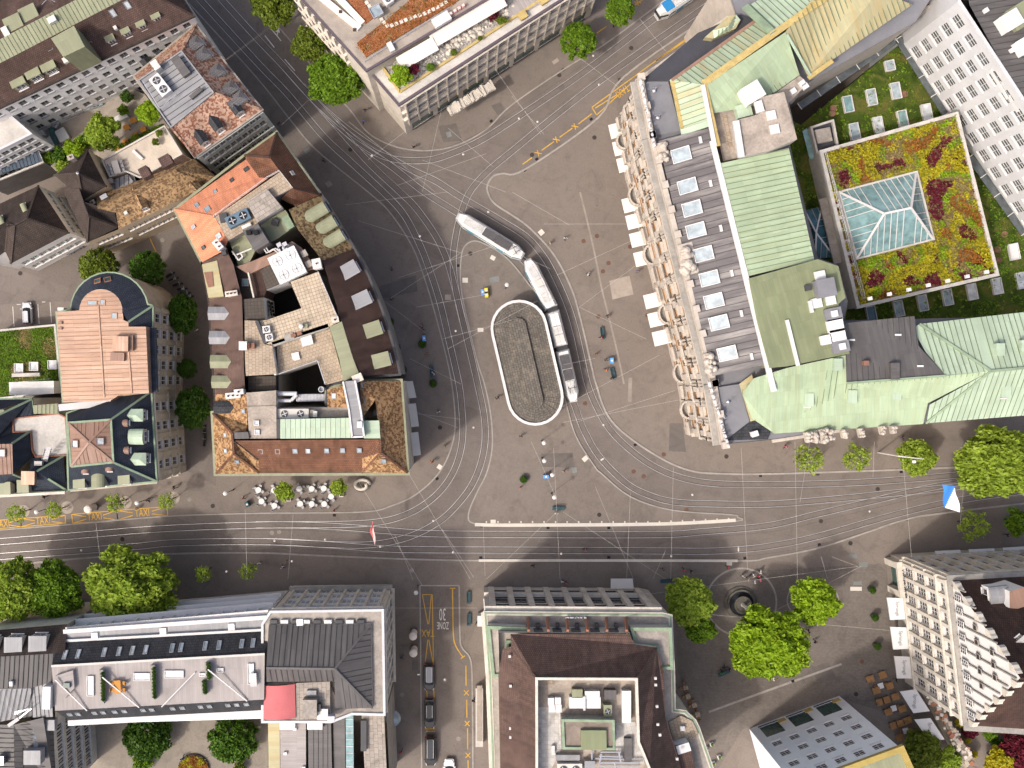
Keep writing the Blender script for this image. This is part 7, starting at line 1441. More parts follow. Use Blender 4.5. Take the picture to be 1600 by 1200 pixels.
# corner house with parapet rings
z7 = 18.8
e18 = [R31(95,225, z7), R31(790,215, z7), R31(800,860, z7), R31(600,855, z7), R31(470,905, z7), R31(45,905, z7), R31(45,300, z7)]
cor = bld('grey_hipped_corner_house', 'stone corner house with grey hipped sheet roof, red canvas and balcony planters', e18)
ec = ccw(xy(e18)); f18 = {}
for i in range(7):
    a, b_ = ec[i], ec[(i + 1) % 7]; L = hypot(b_[0] - a[0], b_[1] - a[1])
    if L > 12 and ((a[1] + b_[1]) / 2 > W(0,980, z7).y or (a[0] + b_[0]) / 2 > W(590,0, z7).x): f18[i] = dict(cols=7, rows=4, w=1.4, h=2.2, zb=3, zt=18, mx=.8, style='mid', pane='skylight_pane', bands=[(3.2,.3,.6),(18,.4,.5)], piers=[(.4,.25)])
wallset(cor, e18,0, z7, 'pale_stone', f18); slab(cor, e18, z7 - .2, z7 + .02, 'concrete', 'gutter_deck'); band(cor, e18, z7 - .1, z7 + .3,.25,.1, 'cool_wall', 'parapet')
h0 = [R31(80,305,19.4), R31(718,300,19.4), R31(728,825,19.4), R31(540,830,19.4), R31(495,660,20), R31(70,660,20)]; rl, rr = R31(65,575,22.5), R31(492,580,22.5)
roof(cor, [[h0[0], h0[1], rr, rl], [h0[1], h0[2], rr], [h0[2], h0[3], R31(492,840,19.4), rr], [rl, rr, R31(492,658,20.5), R31(66,662,20.5)]], 'zinc_dark', 'hipped_roof', sp=.8, caps=[(rr, h0[1]),(rr, h0[2]),(rl, rr)])
wallset(cor, h0[:3] + [h0[3], R31(470,700,19.4), R31(70,700,19.4)], z7,19.4, 'pale_stone', name='attic_wall')
for k in range(9): p = R31(110 + k * 68,285,19.2); mb = MB(); mb.box((p.x, p.y, 18.8),(1.1,.5,.55)); mb.build('attic_window', 'unit_white' if k % 2 else 'pane_dark', cor)
mb = MB(); a_ = [R31(45,690,20.4), R31(240,680,20.4), R31(245,893,20.4), R31(45,903,20.4)]
for k in range(6):
    t0_, t1_ = k / 6,(k + 1) / 6; z0_, z1_ = [19.6 + .9 * sin(pi * (.15 + .7 * t)) for t in (t0_, t1_)]
    q = [lerp(a_[0], a_[1], t0_), lerp(a_[0], a_[1], t1_), lerp(a_[3], a_[2], t1_), lerp(a_[3], a_[2], t0_)]; mb.face([(p.x, p.y, z) for p, z in zip(q, (z0_, z1_, z1_, z0_))][::-1], smooth=True)
mb.build('red_awning', 'red_canvas', cor, merge=True); wallset(cor, a_, 18.8,19.9, 'pale_stone', name='roof_pavilion')
slab(cor, P(R31,(247,670,19.8),(462,660,19.8),(462,890,19.8),(250,900,19.8)),18.6,19.8, 'slab_grey', 'paved_deck', 'pale_concrete')
for x, y, sx, sy, h, m_ in ((350,725,1.4,.7,.5, 'zinc'),(345,810,2.0,2.5,1.4, 'concrete'),(385,812,1.1,1.0,.9, 'dark_metal'),(420,855,1.5,1.5,.7, 'awning_cream'),(475,878,1.0,.8,1.2, 'cool_wall')): unit(cor, R31(x, y), sx, sy, h, 0, m_, 'roof_unit', z=19.8)
for y in (395,555):
    p = R31(833, y, 6); t = MB(); t.box((p.x, p.y, 5.6),(.7,2.6,.5)); o = t.build('balcony_planter', 'pale_stone', cor)
    for k in range(3): m2 = MB(); m2.lathe([(.3,0),(.32,.25),(.15,.45),(0,.5)], (p.x, p.y + (k - 1) * .8,6.1),8); m2.build('planter_shrub', 'leaf_deep', o)
mb = MB(); ring(mb, offset([R31(205,70,4.6), R31(845,55,4.6), R31(860,655,4.6), R31(300,600,4.6)], .0), offset([R31(205,70,4.6), R31(845,55,4.6), R31(860,655,4.6), R31(300,600,4.6)], -1.6),4.4,4.6); mb.build('glazed_canopy', 'grey_stone', cor)
p_ = R31(855,890,3.2); mb = MB(); mb.lathe([(1.3,0),(1.0,.35),(0,.8)], p_, 16); mb.build('round_awning', 'skylight_pane', cor)
# rear wing below it
e19 = [R31(75,905,15), R31(470,900,15), R31(490,860,15), R31(815,850,15), R31(840,1400,15), R31(75,1400,15)]
rear = bld('rear_wing_house', 'rear wing of mixed sheet and slab roofs south of the hipped corner house', e19); wallset(rear, e19,0,15, 'grey_stone')
for pts, z_, m_, nm, sp_ in (([(150,905),(312,905),(312,1400),(155,1400)], 15.6, 'wood_deck', 'timber_deck', None),([(325,905),(468,900),(480,1400),(330,1400)], 16, 'zinc_dark', 'sheet_roof', .7),([(480,865),(555,860),(560,1400),(490,1400)], 15.5, 'zinc_dark', 'sheet_roof', None),([(75,905),(148,905),(152,1400),(80,1400)], 15.3, 'patina_ochre', 'yellow_strip', None),([(660,860),(800,855),(825,1400),(690,1400)], 15.2, 'slab_grey', 'slab_roof', None),([(560,855),(608,855),(612,1400),(565,1400)], 15.9, 'pyramid_pane', 'glass_roof', 1.0)): roof(rear, [[R31(x, y, z_) for x, y in pts]], m_, nm, sp_, (0,1) if sp_ == .7 else (1,0), seam_mat='white_trim' if m_ == 'pyramid_pane' else None)
for x in (205,375): unit(rear, R31(x, 920),2.2,1.0,1.2,0, 'awning_white', 'roof_hatch', z=15.8)
for x, y in ((245,953),(185,1105),(300,1195)): unit(rear, R31(x, y),.5,.4,.4,0, 'awning_white', 'roof_vent')
unit(rear, R31(675,990),.8,4.5,.6,0, 'dark_metal', 'pipe_tray', z=15.2)
# ------------------------------------------------------------------ trees and planting
from mathutils import noise as mn
def leaf_quad(mb, p, s, up=0.55, r=random):
    n = Vector((r.gauss(0,1), r.gauss(0,1), r.gauss(0,1) + up * 2)); n.normalize(); u = n.orthogonal().normalized(); a = r.uniform(0,6.28); v = n.cross(u); u, v = u * cos(a) + v * sin(a), v * cos(a) - u * sin(a)
    mb.v += [tuple(p - u * s), tuple(p + v * s * .55), tuple(p + u * s), tuple(p - v * s * .55)]; i = len(mb.v); mb.f.append([i - 4, i - 3, i - 2, i - 1]); mb.m.append(0); mb.sm.append(False); mb.uv += [(0,0)] * 4
def crown_mesh(seed, clumps, per, leaf, clump_r, flat=.75, dome=False, name='crown'):
    r = random.Random(seed); mb = MB(); cs = []
    for k in range(clumps):      # even spread over the crown's disc, at uneven heights
        rr = math.sqrt((k + .5) / clumps); a = k * 2.39996 + r.uniform(-.35,.35); w = 1.0 + (.1 if dome else .26) * mn.noise(Vector((cos(a) * 1.3 + seed, sin(a) * 1.3,0)))
        dz = math.sqrt(max(0,1 - rr * rr)); z = dz * (1 if dome else r.uniform(.55,1.05)) if k % 4 else -dz * r.uniform(.1,.7)
        cs.append((Vector((cos(a) * rr * w * (1 - clump_r * .6), sin(a) * rr * w * (1 - clump_r * .6), z)), clump_r * r.uniform(.65,1.3)))
    for c, cr in cs:
        for k in range(per):
            d = Vector((r.gauss(0,1), r.gauss(0,1), r.gauss(0,1))); d.normalize(); q = c + d * cr * r.random() ** .45; q.z = q.z * flat + .04 * r.random()
            leaf_quad(mb, q, leaf * r.uniform(.65,1.3),.4, r)
    return mesh_of(mb, name, ['leaf_green'])
CR = {'big': [crown_mesh(3 + k, 110,150,.06,.19,.7) for k in range(3)], 'mid': [crown_mesh(13 + k, 64,120,.085,.25,.75) for k in range(3)], 'clip': [crown_mesh(23 + k, 120,70,.07,.16,.85, True) for k in range(2)], 'small': [crown_mesh(33 + k, 30,60,.13,.33,.8) for k in range(3)], 'sparse': [crown_mesh(43 + k, 42,14,.10,.26,.9) for k in range(3)]}
def trunk_mesh(seed, style):
    r = random.Random(seed); mb = MB(); mb.tube((0,0,0),(0,0,.55),.035,.026,8); n = 9 if style != 'sparse' else 14
    for k in range(n):
        a = 6.28 * k / n + r.uniform(-.3,.3); h0 = r.uniform(.4,.56); q = Vector((cos(a) * r.uniform(.25,.34), sin(a) * r.uniform(.25,.34), r.uniform(.7,.95))); m_ = Vector((q.x * .45, q.y * .45,(h0 + q.z) / 2 - .03)); mb.tube((0,0, h0), m_, .016,.011,6); mb.tube(m_, q, .011,.004,5)
        for j in range(2): e = q + Vector((r.uniform(-.1,.1), r.uniform(-.1,.1), r.uniform(-.02,.08))); mb.tube(m_.lerp(q, .5), e, .006,.003,4)
    return mesh_of(mb, 'trunk', ['bark'])
TK = [trunk_mesh(5, 'big'), trunk_mesh(6, 'sparse')]
tree_n = 0
def tree(px, py, rx, h, style, leafm, label, group=None, ry=None, name='tree', z0=0.0, cat='tree', cz=None, trunk=True):
    """crown seen at pixel (px, py) with half width rx pixels; h = height of the tree top above z0"""
    global tree_n; tree_n += 1; r = random.Random(tree_n * 7); R_ = rx / PPM; zc = z0 + (cz if cz is not None else h - R_ * .55 if style != 'small' else h * .6)
    k = (HC - zc) / HC; R_ *= k; Ry = (ry or rx) / PPM * k; c = W(px, py, zc)
    t = thing(name, label, cat, (c.x, c.y, z0), group, world=False)
    me = r.choice(CR[style]); o = bpy.data.objects.new('crown', me); COL.objects.link(o); o.parent = t; o.location = (0,0, zc - z0); o.scale = (R_, Ry, (R_ + Ry) / 2); o.rotation_euler = (0,0,0 if ry else r.uniform(0,6.28))
    o.material_slots[0].link = 'OBJECT'; o.material_slots[0].material = M(leafm)
    if trunk:
        q = bpy.data.objects.new('trunk', TK[1 if style == 'sparse' else 0]); COL.objects.link(q); q.parent = t; H_ = zc - z0 + R_ * .35; q.scale = (max(R_ * 1.6,1.5), max(Ry * 1.6,1.5), H_)
    return t
PT = 'plane trees along the long street'
tree(20,922,50,13, 'big', 'leaf_young', 'broad plane tree standing before the dark sheet-metal house'); tree(86,922,46,12, 'big', 'leaf_green', 'darker plane tree wedged between the two brightest plane trees'); tree(208,912,75,13, 'big', 'leaf_young', 'broad yellow-green plane tree before the white gridded facade', ry=58)
tree(1565,722,80,14, 'big', 'leaf_young', 'huge plane tree against the green roofed bank, by the blue and white flag', ry=55)
tree(1076,938,38,11, 'mid', 'leaf_young', 'yellow-green tree between the fountain and the brown roofed house', ry=38); tree(1093,982,25,8, 'mid', 'leaf_green', 'shaded lower tree beside the brown roofed house corner', ry=22)
tree(1200,1003,66,13, 'big', 'leaf_lime', 'largest lime green tree on the sett square, next to the fountain', ry=56); tree(1271,938,37,10, 'mid', 'leaf_lime', 'round lime green tree standing alone on the sett square')
tree(483,70,28,10, 'mid', 'leaf_olive', 'olive tinted tree with thin crown beside the modern office'); tree(524,125,43,12, 'big', 'leaf_green', 'full mid-green tree at the corner of the modern office'); tree(428,8,36,11, 'mid', 'leaf_olive', 'olive tree at the white road arrow')
tree(903,66,29,8, 'clip', 'leaf_green', 'clipped round tree on the pavement below the finned office'); tree(968,18,23,8, 'clip', 'leaf_green', 'clipped round tree near the waiting tram front')
tree(157,418,31,8, 'clip', 'leaf_olive', 'rounded tree half hidden by the round slate roof'); tree(232,420,28,8, 'clip', 'leaf_dark', 'clipped dark tree at the right shoulder of the round slate roof'); tree(287,491,24,8, 'clip', 'leaf_dark', 'tall oval clipped tree in the lane between copper roof and brown house', ry=32); tree(293,576,16,6, 'clip', 'leaf_deep', 'smallest clipped tree in the lane beside the stone facade'); tree(303,637,27,8, 'clip', 'leaf_deep', 'oval clipped tree at the foot of the ochre tiled house', ry=34)
tree(232,177,19,6, 'mid', 'leaf_lime', 'bright lime tree beside the grey roof deck in the court', z0=5); tree(162,208,26,7, 'mid', 'leaf_young', 'larger light green tree in the gravelled court', z0=5, ry=30)
for x, y, r_, m_, l_ in ((118,232,17, 'leaf_lime', 'lime green shrub at the court edge'),(96,243,14, 'leaf_dark', 'dark shrub next to the lime shrub in the court'),(133,220,12, 'leaf_green', 'mid green shrub under the court tree'),(100,262,13, 'leaf_young', 'yellow-green shrub by the seamed canopy'),(75,247,10, 'leaf_green', 'round green shrub at the canopy corner'),(198,152,10, 'leaf_deep', 'dark climbing shrub by the white hotel wall'),(193,172,9, 'leaf_green', 'small shrub beside the plant boxes in the court'),(212,218,8, 'leaf_young', 'low hedge tuft along the flat cream roof'),(158,262,9, 'leaf_orange', 'rust coloured shrub by the pyramid tower')): tree(x, y, r_, 2.6, 'small', m_, l_, name='shrub', z0=5, cat='shrub', trunk=False)
for x, y, l_ in ((249,208, 'olive potted shrub near the edge of the cream terrace'),(243,222, 'olive potted shrub by the white roof bench')): tree(x, y, 6,1.4, 'small', 'leaf_olive', l_, name='potted_shrub', z0=11, cat='shrub', trunk=False)
tree(627,119,17,3.6, 'small', 'leaf_lime', 'lime green tree on the office roof terrace', z0=18.4); tree(646,108,10,2.4, 'small', 'leaf_red', 'crimson maple bush beside the office terrace awning', name='shrub', z0=18.4, cat='shrub', trunk=False); tree(673,105,7,1.4, 'clip', 'leaf_green', 'clipped green ball in the office rockery', name='shrub', z0=18.4, cat='shrub', trunk=False); tree(709,82,5.5,1.2, 'clip', 'leaf_olive', 'olive ball shrub midway along the office rockery', name='shrub', z0=18.4, cat='shrub', trunk=False); tree(750,60,4,1, 'clip', 'leaf_olive', 'smallest ball shrub in the office rockery', name='shrub', z0=18.4, cat='shrub', trunk=False); tree(784,32,10,1.6, 'small', 'leaf_olive', 'spreading olive bush by the timber deck', name='shrub', z0=18.4, cat='shrub', trunk=False, ry=6); tree(770,25,9,1.6, 'small', 'leaf_red', 'dark crimson bush beside the last awning', name='shrub', z0=18.4, cat='shrub', trunk=False)
for x, y, r_, st, m_, l_ in ((1262,717,24, 'sparse', 'leaf_young', 'thin young tree at the foot of the bank, nearest the carved corner'),(1336,715,24, 'sparse', 'leaf_young', 'thin young tree between the two lone young trees by the bank'),(1430,714,29, 'mid', 'leaf_young', 'leafy young tree beside the white street mast'),(1518,821,25, 'sparse', 'leaf_young', 'young tree below the blue and white flag'),(1588,816,21, 'small', 'leaf_green', 'young green tree before the white awnings'),(27,802,16, 'sparse', 'leaf_young', 'wispy tree in the pale disc beside the first taxi bay'),(86,797,15, 'sparse', 'leaf_young', 'wispy tree above the TAXI lettering by the slate wing'),(181,786,16, 'sparse', 'leaf_young', 'wispy tree next to the cream column at the taxi bays'),(260,783,15, 'sparse', 'leaf_young', 'wispy tree at the open end of the taxi bays'),(445,768,15, 'small', 'leaf_young', 'small cafe tree among the white tables, beside a stone planter'),(529,762,13, 'small', 'leaf_young', 'small cafe tree beside the twisted sculpture'),(318,896,15, 'sparse', 'leaf_young', 'wispy tree in the shade by the white gridded facade'),(388,892,14, 'sparse', 'leaf_young', 'wispy tree in the shade by the hipped corner house')): tree(x, y, r_, 6.0, st, m_, l_)
tree(233,1147,38,4.2, 'clip', 'leaf_deep', 'dome-clipped dark bush in the garden court by the arcade wall', name='topiary_bush', cat='bush'); tree(366,1151,39,4.2, 'clip', 'leaf_dark', 'dome-clipped bush in the garden court by the yellow flower bed', name='topiary_bush', cat='bush'); tree(222,1192,15,2, 'small', 'leaf_green', 'small light green bush below the topiary domes', name='shrub', cat='shrub', trunk=False); tree(375,1200,10,1.6, 'small', 'leaf_olive', 'little olive bush in the garden court', name='shrub', cat='shrub', trunk=False)
for x, y, r_, m_, l_, nm in ((1438,1172,32, 'leaf_olive', 'dark olive tree beside the pale blue house', 'tree'),(1480,1188,22, 'leaf_young', 'light sprawling tree over the last awning', 'tree'),(1590,1172,30, 'leaf_red', 'dark red maple in the corner garden', 'tree'),(1560,1190,24, 'leaf_yellow', 'yellow-green tree in the corner garden', 'tree'),(1515,1140,14, 'leaf_red', 'crimson shrub under the gable end', 'shrub'),(1500,1128,9, 'leaf_yellow', 'yellow ball shrub at the gabled house corner', 'shrub'),(1511,1156,6, 'leaf_yellow', 'lemon ball shrub beside the rubble wall', 'shrub'),(1522,1178,6, 'leaf_yellow', 'lemon ball shrub further along the rubble wall', 'shrub'),(1545,1145,12, 'leaf_green', 'green hedge tuft in the corner garden', 'shrub'),(1575,1140,14, 'leaf_green', 'long green hedge under the scrolled gable', 'shrub'),(1560,1166,14, 'leaf_dark', 'dark hedge beside the red maple', 'shrub')): tree(x, y, r_, 5 if nm == 'tree' else 1.6, 'mid' if nm == 'tree' else 'small', m_, l_, name=nm, cat=nm, trunk=nm == 'tree')
for x, y, l_ in ((1363,922, 'dark potted ball shrub outside the entrance of the gabled house'),(1367,965, 'dark potted ball shrub between the first two side awnings'),(1371,1010, 'dark potted ball shrub by the third side awning')):
    t = tree(x, y, 6,1.7, 'clip', 'leaf_deep', l_, name='potted_shrub', cat='shrub', trunk=False); mb = MB(); mb.lathe([(.32,0),(.42,.6),(.36,.6),(.36,.5),(0,.5)], (0,0,0),12); o = mb.build('pot', 'dark_metal'); o.parent = t
# coloured ground cover on the planted cube, moss tufts, lawn grass, deck hedges
def cover(parent, poly, z, n, leafsize, pick, hole=None, hgt=.25, name='ground_cover'):
    bs = {}; xs = [p[0] for p in poly]; ys = [p[1] for p in poly]; r = random.Random(n)
    for k in range(n):
        x, y = r.uniform(min(xs), max(xs)), r.uniform(min(ys), max(ys))
        if not inside((x, y), poly) or (hole and inside((x, y), hole)): continue
        m_, dens, hh = pick(x, y)
        if m_ is None or r.random() > dens: continue
        mb = bs.setdefault(m_, MB())
        for j in range(4): leaf_quad(mb, Vector((x + r.gauss(0,.14), y + r.gauss(0,.14), z + r.random() * hgt * hh)), leafsize * r.uniform(.7,1.3),.6, r)
    for m_, mb in bs.items(): tag(mb.build(name, m_, parent), kind='stuff')
def pick_cube(x, y):
    a = mn.noise(Vector((x * .23, y * .23,1.0))); b_ = mn.noise(Vector((x * .30 + 9, y * .30,5.0))); c = mn.noise(Vector((x * .8, y * .8,9)))
    if b_ > .26: return ('leaf_red', .9,.5)
    if b_ < -.30: return ('leaf_orange', .8,1.0 + c)
    if a > .10: return ('leaf_yellow', 1.0,1.6 + c)
    if a > -.15: return ('leaf_lime', .85,1.2 + c) if c > -.1 else ('leaf_tan', .5,.5)
    return ('leaf_tan', .55,.6) if c > 0 else ('leaf_yellow', .7,1.0)
cover(cube, [(p[0], p[1]) for p in offset(cu, -.5)], 17.05,14000,.17, pick_cube, [(p[0], p[1]) for p in offset(py, .5)], .45)
cover(moss, [(p[0], p[1]) for p in ccw(xy(ct2))], 12.0,9000,.17, lambda x, y: ('leaf_green', .6,1) if mn.noise(Vector((x * .35, y * .35,2))) > -.05 else (('leaf_young', .4,.6) if mn.noise(Vector((x * .9, y * .9,2))) > .1 else (None, 0,0)), [(p[0], p[1]) for p in offset(cu, .3)], .5, 'moss_tufts')
cover(lawn, [(p[0], p[1]) for p in ccw(xy(lw))], 4.0,5000,.13, lambda x, y: ('leaf_green', .8,1) if mn.noise(Vector((x * .3, y * .3,4))) > -.1 else ('leaf_tan', .4,.3), None, .15, 'grass_tufts')
cover(off, [(p.x, p.y) for p in [W(x, y, 22) for x, y in [(557.5,67),(572,89),(720,-2),(790,-50),(700,-50),(607,28)]]], 21.95,5000,.12, lambda x, y: ('leaf_orange', .55,1) if mn.noise(Vector((x, y, 3))) > -.2 else ('leaf_tan', .5,1), None, .12)
def hedge_row(parent, a, b_, n, m_='leaf_deep', s_=.32):
    for k in range(n):
        q = lerp(a, b_, (k + .5) / n); o = bpy.data.objects.new('planter_shrub', CR['small'][k % 3]); COL.objects.link(o); o.parent = parent; o.location = q - Vector(parent['_o']); o.scale = (s_, s_, s_); o.material_slots[0].link = 'OBJECT'; o.material_slots[0].material = M(m_)
for x, y0, y1 in ((642,600,780),(962,570,765),(1303,545,640),(1278,655,730)): hedge_row(lng, R30(x, y0,21.4), R30(x + 4, y1,21.4),9)
hedge_row(court, R00(720,935,5.4), R00(1010,790,5.4),14, 'leaf_green', .5)
fb_ = thing('flower_bed', 'round bed of orange and yellow flowers in the garden court', 'flower bed', W(303,1202)); mb = MB(); p_ = W(303,1202); mb.lathe([(2.6,0),(2.6,.3),(2.3,.35),(0,.5)], p_, 24); mb.build('soil_mound', 'soil', fb_); cover(fb_, [(p_.x + 2.3 * cos(a * .3), p_.y + 2.3 * sin(a * .3)) for a in range(21)], .4,1500,.12, lambda x, y: ('leaf_yellow', 1,1) if mn.noise(Vector((x, y, 1))) > 0 else ('leaf_orange', 1,1), None, .2)
# ------------------------------------------------------------------ trams
def loc_poly(p0, p1, pts):
    d = (p1 - p0); L = d.length; d = d / L; n = Vector((-d.y, d.x, 0)); return [(p0 + d * (x if x >= 0 else L + x) + n * y) for x, y in pts]
def tram_section(t, p0, p1, nose0, nose1, side, roofm, w=2.2, boxes=(), top=3.25):
    p0, p1 = Vector((p0.x, p0.y, 0)), Vector((p1.x, p1.y, 0)); d = (p1 - p0).normalized(); L = (p1 - p0).length; n = Vector((-d.y, d.x, 0)); ang = atan2(d.y, d.x)
    def plan(g):
        h = w / 2 - g; q = []
        q += [(g, -h * .5),(g, h * .5),(1.6, h)] if nose0 else [(g, -h),(g, h)]
        q += [(L - 1.6, h),(L - g, h * .5),(L - g, -h * .5),(L - 1.6,-h)] if nose1 else [(L - g, h),(L - g, -h)]
        if nose0: q += [(1.6,-h)]
        return [(p0 + d * x + n * y) for x, y in q]
    for nm, g, z0, z1, m_ in (('skirt', .04,.25,.85, side),('body', 0,.85,1.45, 'tram_white'),('window_band', .03,1.45,2.45, 'pane_dark'),('upper_body', 0,2.45,2.75, side)): mb = MB(); mb.prism(plan(g), z0, z1, bottom=True); mb.build(nm, m_, t)
    a, b_ = plan(0), plan(.28); a, b_ = ccw(xy(a)), ccw(xy(b_)); mb = MB(); k = len(a)
    for i in range(k): j = (i + 1) % k; mb.face([(*a[i], 2.75),(*a[j], 2.75),(*b_[j], top),(*b_[i], top)])
    mb.face([(*p, top) for p in b_]); mb.build('roof', 'tram_white', t)
    for x0, x1, wd, h, m_ in boxes: mb = MB(); c = p0 + d * ((x0 + x1) / 2 * L); mb.box((c.x, c.y, top),((x1 - x0) * L, wd, h), ang); mb.build('roof_box', m_, t)
    m_ = int(L / 1.5)
    for s_ in (-1,1):
        for k in range(1, m_): c = p0 + d * (L * k / m_) + n * (s_ * (w / 2 - .02)); mb = MB(); mb.box((c.x, c.y, 1.45),(.12,.06,1.0), ang); mb.build('window_pillar', 'tram_white', t)
        for f in (.25,.7): c = p0 + d * (L * f) + n * (s_ * (w / 2 - .01)); mb = MB(); mb.box((c.x, c.y, .4),(1.2,.06,2.0), ang); mb.build('door', 'tram_teal', t)
    for f in (.2,.8):
        for s_ in (-1,1): c = p0 + d * (L * f) + n * (s_ * .5); mb = MB(); mb.tube(c + n * .06 + Vector((0,0,.33)), c - n * .06 + Vector((0,0,.33)),.3, n=12); mb.build('wheel', 'iron', t)
def bellows(t, p, d, w=1.9):
    mb = MB()
    for k in range(5): c = p + d * (k * .14 - .28); mb.box((c.x, c.y, .6),(.1, w - (k % 2) * .14,2.5), atan2(d.y, d.x))
    mb.build('bellows', 'dark_metal', t)
def panto(t, p, ang, z=3.3):
    mb = MB(); ca, sa = cos(ang), sin(ang); F_ = lambda x, y, zz: Vector((p.x + x * ca - y * sa, p.y + x * sa + y * ca, z + zz))
    for y in (-.5,.5): mb.tube(F_(-.6, y, .1), F_(.6, y * .8,.9),.04); mb.tube(F_(.6, y * .8,.9), F_(-.2, y * .7,1.9),.035)
    mb.tube(F_(-.2,-.75,1.9), F_(-.2,.75,1.9),.05); mb.build('pantograph', 'dark_metal', t)
ta = thing('tram', 'single white and blue tram car with dark roof panels, coupled at the bend', 'tram', W(765,366)); A0, A1 = W(714.5,336,3), W(818,400,3)
tram_section(ta, A0, A1,1,1, 'tram_teal', 'tram_roof', boxes=((.12,.38,1.25,.22, 'tram_roof'),(.40,.58,1.3,.3, 'tram_grey'),(.585,.80,1.35,.4, 'tram_grey'),(.82,.93,1.0,.2, 'tram_roof'))); panto(ta, lerp(A0, A1,.87),0.5)
tb = thing('tram', 'three-part white tram with a dark grey tail section beside the oval shelter', 'tram', W(865,520)); 
Q = [W(824.5,405,3), W(862,481,3), W(863.5,486,3), W(877.5,541,3), W(879,547,3), W(897.5,628,3)]
tram_section(tb, Q[0], Q[1], 1,0, 'tram_teal', 'tram_roof', boxes=((.14,.42,1.4,.3, 'tram_roof'),(.43,.56,1.45,.35, 'awning_grey'),(.57,.86,1.4,.3, 'tram_roof'),(.88,.98,1.3,.25, 'awning_white'))); tram_section(tb, Q[2], Q[3], 0,0, 'tram_blue', 'tram_roof', boxes=((.08,.42,1.4,.3, 'awning_white'),(.44,.66,1.4,.3, 'tram_roof'),(.68,.9,1.4,.3, 'awning_grey'))); tram_section(tb, Q[4], Q[5], 0,1, 'tram_red', 'tram_roof', boxes=((.1,.36,1.5,.35, 'tram_grey'),(.38,.58,1.5,.35, 'tram_grey'),(.60,.85,1.2,.25, 'tram_roof')))
for i in (1,3): bellows(tb, Vector(((Q[i].x + Q[i + 1].x) / 2,(Q[i].y + Q[i + 1].y) / 2,0)),(Q[i + 1] - Q[i]).normalized())
panto(tb, lerp(Q[4], Q[5], .75),-1.35)
mb = MB(); mb.bar(Vector((A1.x, A1.y, .5)), Vector((Q[0].x, Q[0].y, .5)),.2,.2); mb.build('coupling', 'dark_metal', tb)
tc = thing('tram', 'front of a blue and white tram in the street past the finned office', 'tram', W(1060,5)); C0, C1 = W(1029,19,3), W(1150,-62,3); tram_section(tc, C0, C1,1,0, 'tram_white', 'tram_roof', 2.4, boxes=((.07,.17,1.7,.25, 'tram_blue'),(.19,.5,1.5,.3, 'tram_roof'),(.55,.9,1.5,.3, 'tram_roof')))
d_ = (C1 - C0).normalized(); mb = MB(); c = C0 + d_ * .55; mb.box((c.x, c.y, 1.3),(1.1,1.5,1.3), atan2(d_.y, d_.x)); mb.build('windscreen', 'car_black', tc)
# ------------------------------------------------------------------ cars
def car(px, py, heading, paint, label, L=4.5, w=1.8, h=1.5, van=False, roofm=None, group=None):
    c = W(px, py); t = thing('car', label, 'car', (c.x, c.y, 0), group, heading, world=False); x = L / 2; y = w / 2
    def add(nm, mb, m_, par=t): o = mb.build(nm, m_); o.parent = par; return o
    pl = lambda g, f=1: [(-x + g, -y * .8 + g),(-x + .35,-y + g),(x - .7,-y + g),(x - g, -y * .62 + g),(x - g, y * .62 - g),(x - .7, y - g),(-x + .35, y - g),(-x + g, y * .8 - g)]
    def loft(mb, a, za, b_, zb, cap=True):
        for i in range(len(a)): j = (i + 1) % len(a); mb.face([(*a[i], za),(*a[j], za),(*b_[j], zb),(*b_[i], zb)], smooth=False)
        if cap: mb.face([(*p, zb) for p in b_])
    mb = MB(); loft(mb, pl(.08),.22, pl(0),.5, False); loft(mb, pl(0),.5, pl(.02),.78, False); loft(mb, pl(.02),.78, pl(.14),.92); add('body', mb, paint)
    x0, x1 = (-x + .12, x - .95) if van else (-x + .3, x - 1.15); r0, r1 = (x0 + .15, x1 - .55) if van else (x0 + .45, x1 - .75)
    cb = [(x0,-y + .2),(x1,-y + .22),(x1 + .12,0),(x1, y - .22),(x0, y - .2),(x0 - .06,0)]; ct = [(r0,-y + .36),(r1,-y + .38),(r1 + .08,0),(r1, y - .38),(r0, y - .36),(r0 - .05,0)]
    mb = MB(); loft(mb, cb, .9, ct, h - .05, False); add('glazing', mb, 'car_roof_glass'); mb = MB(); loft(mb, ct, h - .05, [(p[0] * .97 + (r0 + r1) * .015, p[1] * .92) for p in ct], h); add('roof', mb, roofm or paint)
    for xx, yy in ((x - .9, y - .1),(x - .9,-y + .1),(-x + .85, y - .1),(-x + .85,-y + .1)):
        mb = MB(); mb.tube((xx, yy - .1,.32),(xx, yy + .1,.32),.32, n=14); o = add('wheel', mb, 'tyre'); mb = MB(); mb.tube((xx, yy - .11,.32),(xx, yy + .11,.32),.19, n=10); add('rim', mb, 'steel', o)
    for s_ in (-1,1):
        mb = MB(); mb.box((x - .22, s_ * y * .62,.6),(.3,.34,.14), s_ * -.5); add('headlight', mb, 'lamp_white'); mb = MB(); mb.box((-x + .06, s_ * y * .7,.65),(.1,.3,.2)); add('tail_light', mb, 'lamp_red'); mb = MB(); mb.box((x1 - .1, s_ * (y + .02),.9),(.14,.26,.14)); add('mirror', mb, paint)
        mb = MB(); mb.bar((r0 + .1, s_ * (y - .45), h),(r1 - .1, s_ * (y - .45), h),.05,.06); add('roof_rail', mb, 'steel')
    return t
U = -pi / 2
